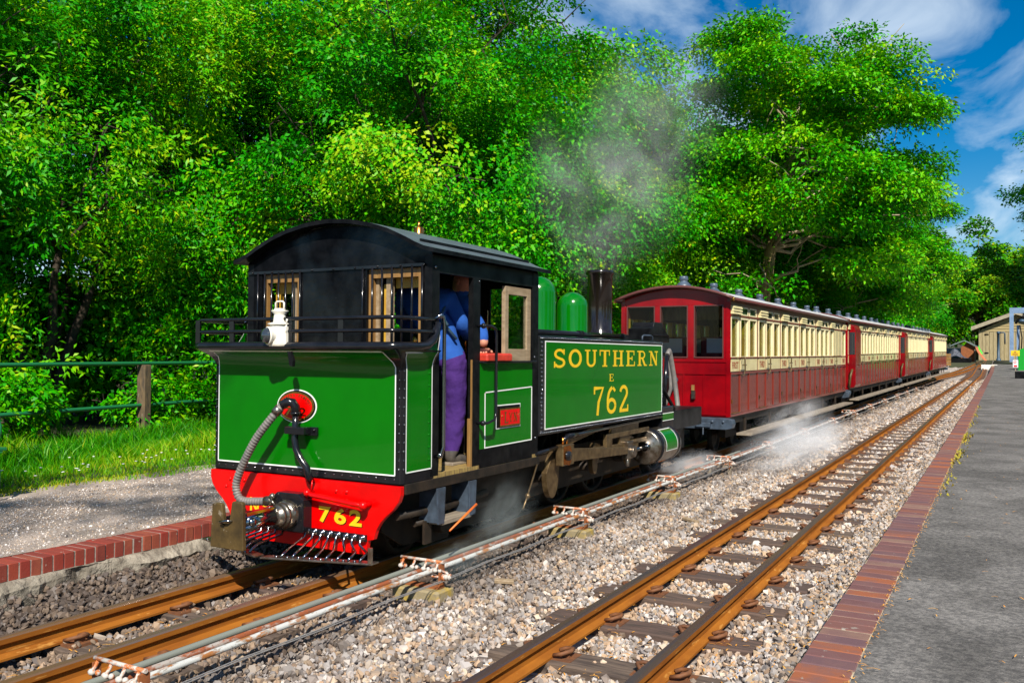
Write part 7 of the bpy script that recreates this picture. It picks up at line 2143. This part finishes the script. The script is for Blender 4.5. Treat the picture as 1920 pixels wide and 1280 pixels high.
# undergrowth bushes
for i, (x, y, s, lb, lf) in enumerate([(-10.35, 5.15, 1.0, 'reddish broad-leaved bush beside the bench', 'leaf_hazel'), (-9.7, 4.3, 0.6, 'small dark bush behind the bench end', 'leaf_hazel'), (-13.9, 8.3, 1.1, 'dark bush under the lower fence rail at the left', 'leaf_beech'),
        (-14.0, 11.2, 1.0, 'dark bush just right of the fence post', 'leaf_beech'), (-14.3, 13.6, 1.15, 'dark bush under the fence near the bunker', 'leaf_beech'), (-11.6, 11.5, 0.55, 'low green bush in the grass beside the fence', 'leaf_willow')]):
    plant(bush, x, y, s, i * 1.1, lb, leaf=lf)
plant(bush, -19.0, 6.8, 2.8, 2.2, 'tall bush in the shade behind the willow trunks at the far left', leaf='leaf_beech')
plant(bush, -20.5, 12.5, 3.0, 3.9, 'tall bush in the shade behind the second willow', leaf='leaf_hazel')
plant(bush, -19.5, 9.5, 2.6, 0.6, 'big yellow green bush in the gap behind the fence', leaf='leaf_yellow')  # bright yellow green leaf colour fills the gap
# grass behind the gravel platform
r = np.random.default_rng(77)
def blades(name, n, xr, yr, hfun, w, label, seed):
    r = np.random.default_rng(seed)
    x = r.uniform(*xr, n); y = r.uniform(*yr, n)
    edge = -7.72 + 0.12 * np.sin(y * 1.3) + 0.1 * np.sin(y * 2.9 + 1)
    k = x < edge - np.abs(r.normal(0, 0.10, n))
    x, y = x[k], y[k]; n = len(x)
    z = np.array([ground_z(a, b) for a, b in zip(x, y)]) - 0.01
    z = np.where(x > -7.95, 0.19, z)
    h = hfun(x, y) * r.uniform(0.5, 1.3, n)
    a = r.uniform(0, 6.28, n)
    lean = r.normal(0, 0.45, (n, 2)) * h[:, None]
    dx, dy = np.cos(a) * w / 2, np.sin(a) * w / 2
    P0 = np.stack([x - dx, y - dy, z], 1); P1_ = np.stack([x + dx, y + dy, z], 1)
    m1 = np.stack([x + dx * .7 + lean[:, 0] * .35, y + dy * .7 + lean[:, 1] * .35, z + h * .6], 1)
    m2 = np.stack([x - dx * .7 + lean[:, 0] * .35, y - dy * .7 + lean[:, 1] * .35, z + h * .6], 1)
    tp = np.stack([x + lean[:, 0], y + lean[:, 1], z + h], 1)
    V = np.stack([P0, P1_, m1, m2, tp], 1).reshape(-1, 3)
    me = bpy.data.meshes.new(name)
    me.vertices.add(5 * n); me.loops.add(7 * n); me.polygons.add(2 * n)
    me.vertices.foreach_set('co', V.astype(np.float32).ravel())
    b = np.arange(n)[:, None] * 5
    me.loops.foreach_set('vertex_index', (b + np.array([[0, 1, 2, 3, 3, 2, 4]])).astype(np.int32).ravel())
    ls = (np.arange(n)[:, None] * 7 + np.array([[0, 4]])).astype(np.int32).ravel()
    me.polygons.foreach_set('loop_start', ls)
    me.polygons.foreach_set('loop_total', np.tile(np.array([4, 3], np.int32), n))
    at = me.attributes.new('tint', 'FLOAT', 'FACE')
    t = np.clip(0.45 + 0.18 * np.sin(x * 2.1 + y * 1.1) + r.normal(0, 0.15, n) + np.where(x > -8.1, 0.25, 0), 0, 1)
    at.data.foreach_set('value', np.repeat(t, 2).astype(np.float32))
    me.materials.append(MATS['grass_blade'])
    me.update(calc_edges=True)
    o = bpy.data.objects.new(name, me); COL.objects.link(o)
    return tag(o, label, kind='stuff')
blades('grass', 42000, (-10.6, -7.55), (2.0, 13.0), lambda x, y: 0.05 + 0.10 * np.clip((-8.3 - x) / 1.5, 0, 1), 0.011, 'short sunlit grass verge behind the gravel platform', 1)
blades('tall_grass', 26000, (-14.0, -9.3), (3.0, 17.0), lambda x, y: 0.20 + 0.08 * np.sin(x * 3 + y * 2), 0.016, 'tall dark grass growing under the fence', 2)
mb = MB()
for i in range(90):
    y = rnd.uniform(4.5, 11); x = -8.0 - abs(rnd.gauss(0, 0.7))
    z = ground_z(x, y) + 0.13
    mb.lathe([(0.0, 0.0), (0.013, 0.004), (0.016, 0.008), (0.0, 0.012)], (x, y, z), 'Z', 6)
tag(mb.build('daisies', 'daisy'), 'white daisies dotted in the grass verge', kind='stuff')

# ================================================================== STEAM
def steam_mat(name, dens, scale, lo, hi, col, seed, soft_=1.0, stretch=(1, 1, 1)):
    m = bpy.data.materials.new(name)
    m.use_nodes = True
    n, l = m.node_tree.nodes, m.node_tree.links
    n.clear()
    out = n.new('ShaderNodeOutputMaterial')
    pv = n.new('ShaderNodeVolumePrincipled')
    pv.inputs['Color'].default_value = (*col, 1)
    pv.inputs['Anisotropy'].default_value = -0.15
    tc = n.new('ShaderNodeTexCoord')
    ln = n.new('ShaderNodeVectorMath'); ln.operation = 'LENGTH'
    l.new(tc.outputs['Object'], ln.inputs[0])
    fo = n.new('ShaderNodeMapRange'); fo.interpolation_type = 'SMOOTHSTEP'
    fo.inputs['From Min'].default_value = 1.0; fo.inputs['From Max'].default_value = 0.0
    fo.inputs['To Min'].default_value = 0.0; fo.inputs['To Max'].default_value = 1.0
    l.new(ln.outputs['Value'], fo.inputs['Value'])
    mp = n.new('ShaderNodeMapping'); mp.inputs['Location'].default_value = (seed, seed * 2.3, seed * 0.7); mp.inputs['Scale'].default_value = stretch
    l.new(tc.outputs['Object'], mp.inputs[0])
    nz = n.new('ShaderNodeTexNoise'); nz.inputs['Scale'].default_value = scale; nz.inputs['Detail'].default_value = 4; nz.inputs['Distortion'].default_value = 0.8
    l.new(mp.outputs[0], nz.inputs['Vector'])
    mr = n.new('ShaderNodeMapRange'); mr.inputs['From Min'].default_value = lo; mr.inputs['From Max'].default_value = hi
    l.new(nz.outputs['Fac'], mr.inputs['Value'])
    a = n.new('ShaderNodeMath'); a.operation = 'MULTIPLY'
    l.new(fo.outputs[0], a.inputs[0]); l.new(mr.outputs[0], a.inputs[1])
    b = n.new('ShaderNodeMath'); b.operation = 'MULTIPLY'; b.inputs[1].default_value = dens
    l.new(a.outputs[0], b.inputs[0])
    l.new(b.outputs[0], pv.inputs['Density'])
    l.new(pv.outputs[0], out.inputs['Volume'])
    MATS[name] = m
    return m
def steam(c, size, m_, label, rot=(0, 0, 0)):
    mb = MB(); mb.ball((0, 0, 0), 1.0, 16, 10)
    o = mb.build('steam', m_)
    o.location, o.scale, o.rotation_euler = c, size, rot
    return tag(o, label, kind='stuff')
steam_mat('steam_high', 0.46, 1.7, 0.40, 0.66, (0.97, 0.98, 0.99), 3.1)
steam_mat('steam_high_b', 0.40, 1.9, 0.42, 0.68, (0.97, 0.98, 0.99), 7.7)
steam_mat('steam_low', 1.5, 1.8, 0.38, 0.62, (0.95, 0.97, 1.0), 1.4)
steam_mat('steam_thin', 1.0, 2.0, 0.42, 0.66, (0.93, 0.95, 0.98), 5.2)
steam_mat('steam_dark', 1.0, 2.2, 0.42, 0.64, (0.75, 0.85, 0.85), 9.4)
steam((-4.9, 11.6, 4.0), (1.5, 1.2, 1.35), 'steam_high', 'grey green plume of steam drifting up in front of the trees', (0.0, 0.5, 0.3))
steam((-4.7, 13.0, 5.2), (1.3, 1.4, 1.5), 'steam_high_b', 'upper wisp of the steam plume against the beech', (0.2, 0.3, 0))
steam((-4.8, 11.0, 3.0), (0.7, 0.7, 0.9), 'steam_high_b', 'faint steam rising behind the chimney')
steam((-2.65, 13.8, 0.18), (0.75, 2.9, 0.42), 'steam_low', 'dense white steam rolling over the ballast beside the first coach', (0.03, 0, -0.05))
steam((-3.05, 15.5, 0.42), (0.5, 3.0, 0.42), 'steam_thin', 'thin steam drifting along the lower side of the first coach', (0.05, 0, 0))
steam((-3.55, 11.0, 0.08), (0.5, 1.3, 0.22), 'steam_low', 'steam lying low under the cylinder')
steam((-3.25, 5.75, 0.28), (0.22, 0.55, 0.35), 'steam_dark', 'small wisp of steam under the cab step', (0.3, 0, 0))
steam((-3.3, 5.2, 0.05), (0.25, 0.5, 0.20), 'steam_dark', 'faint wisp of steam low beside the rodding')
#print('objects', len(bpy.data.objects), 'tris', sum(len(m.loop_triangles) if m.loop_triangles else sum(len(p.vertices) - 2 for p in m.polygons) for m in bpy.data.meshes if len(m.polygons) < 60000))
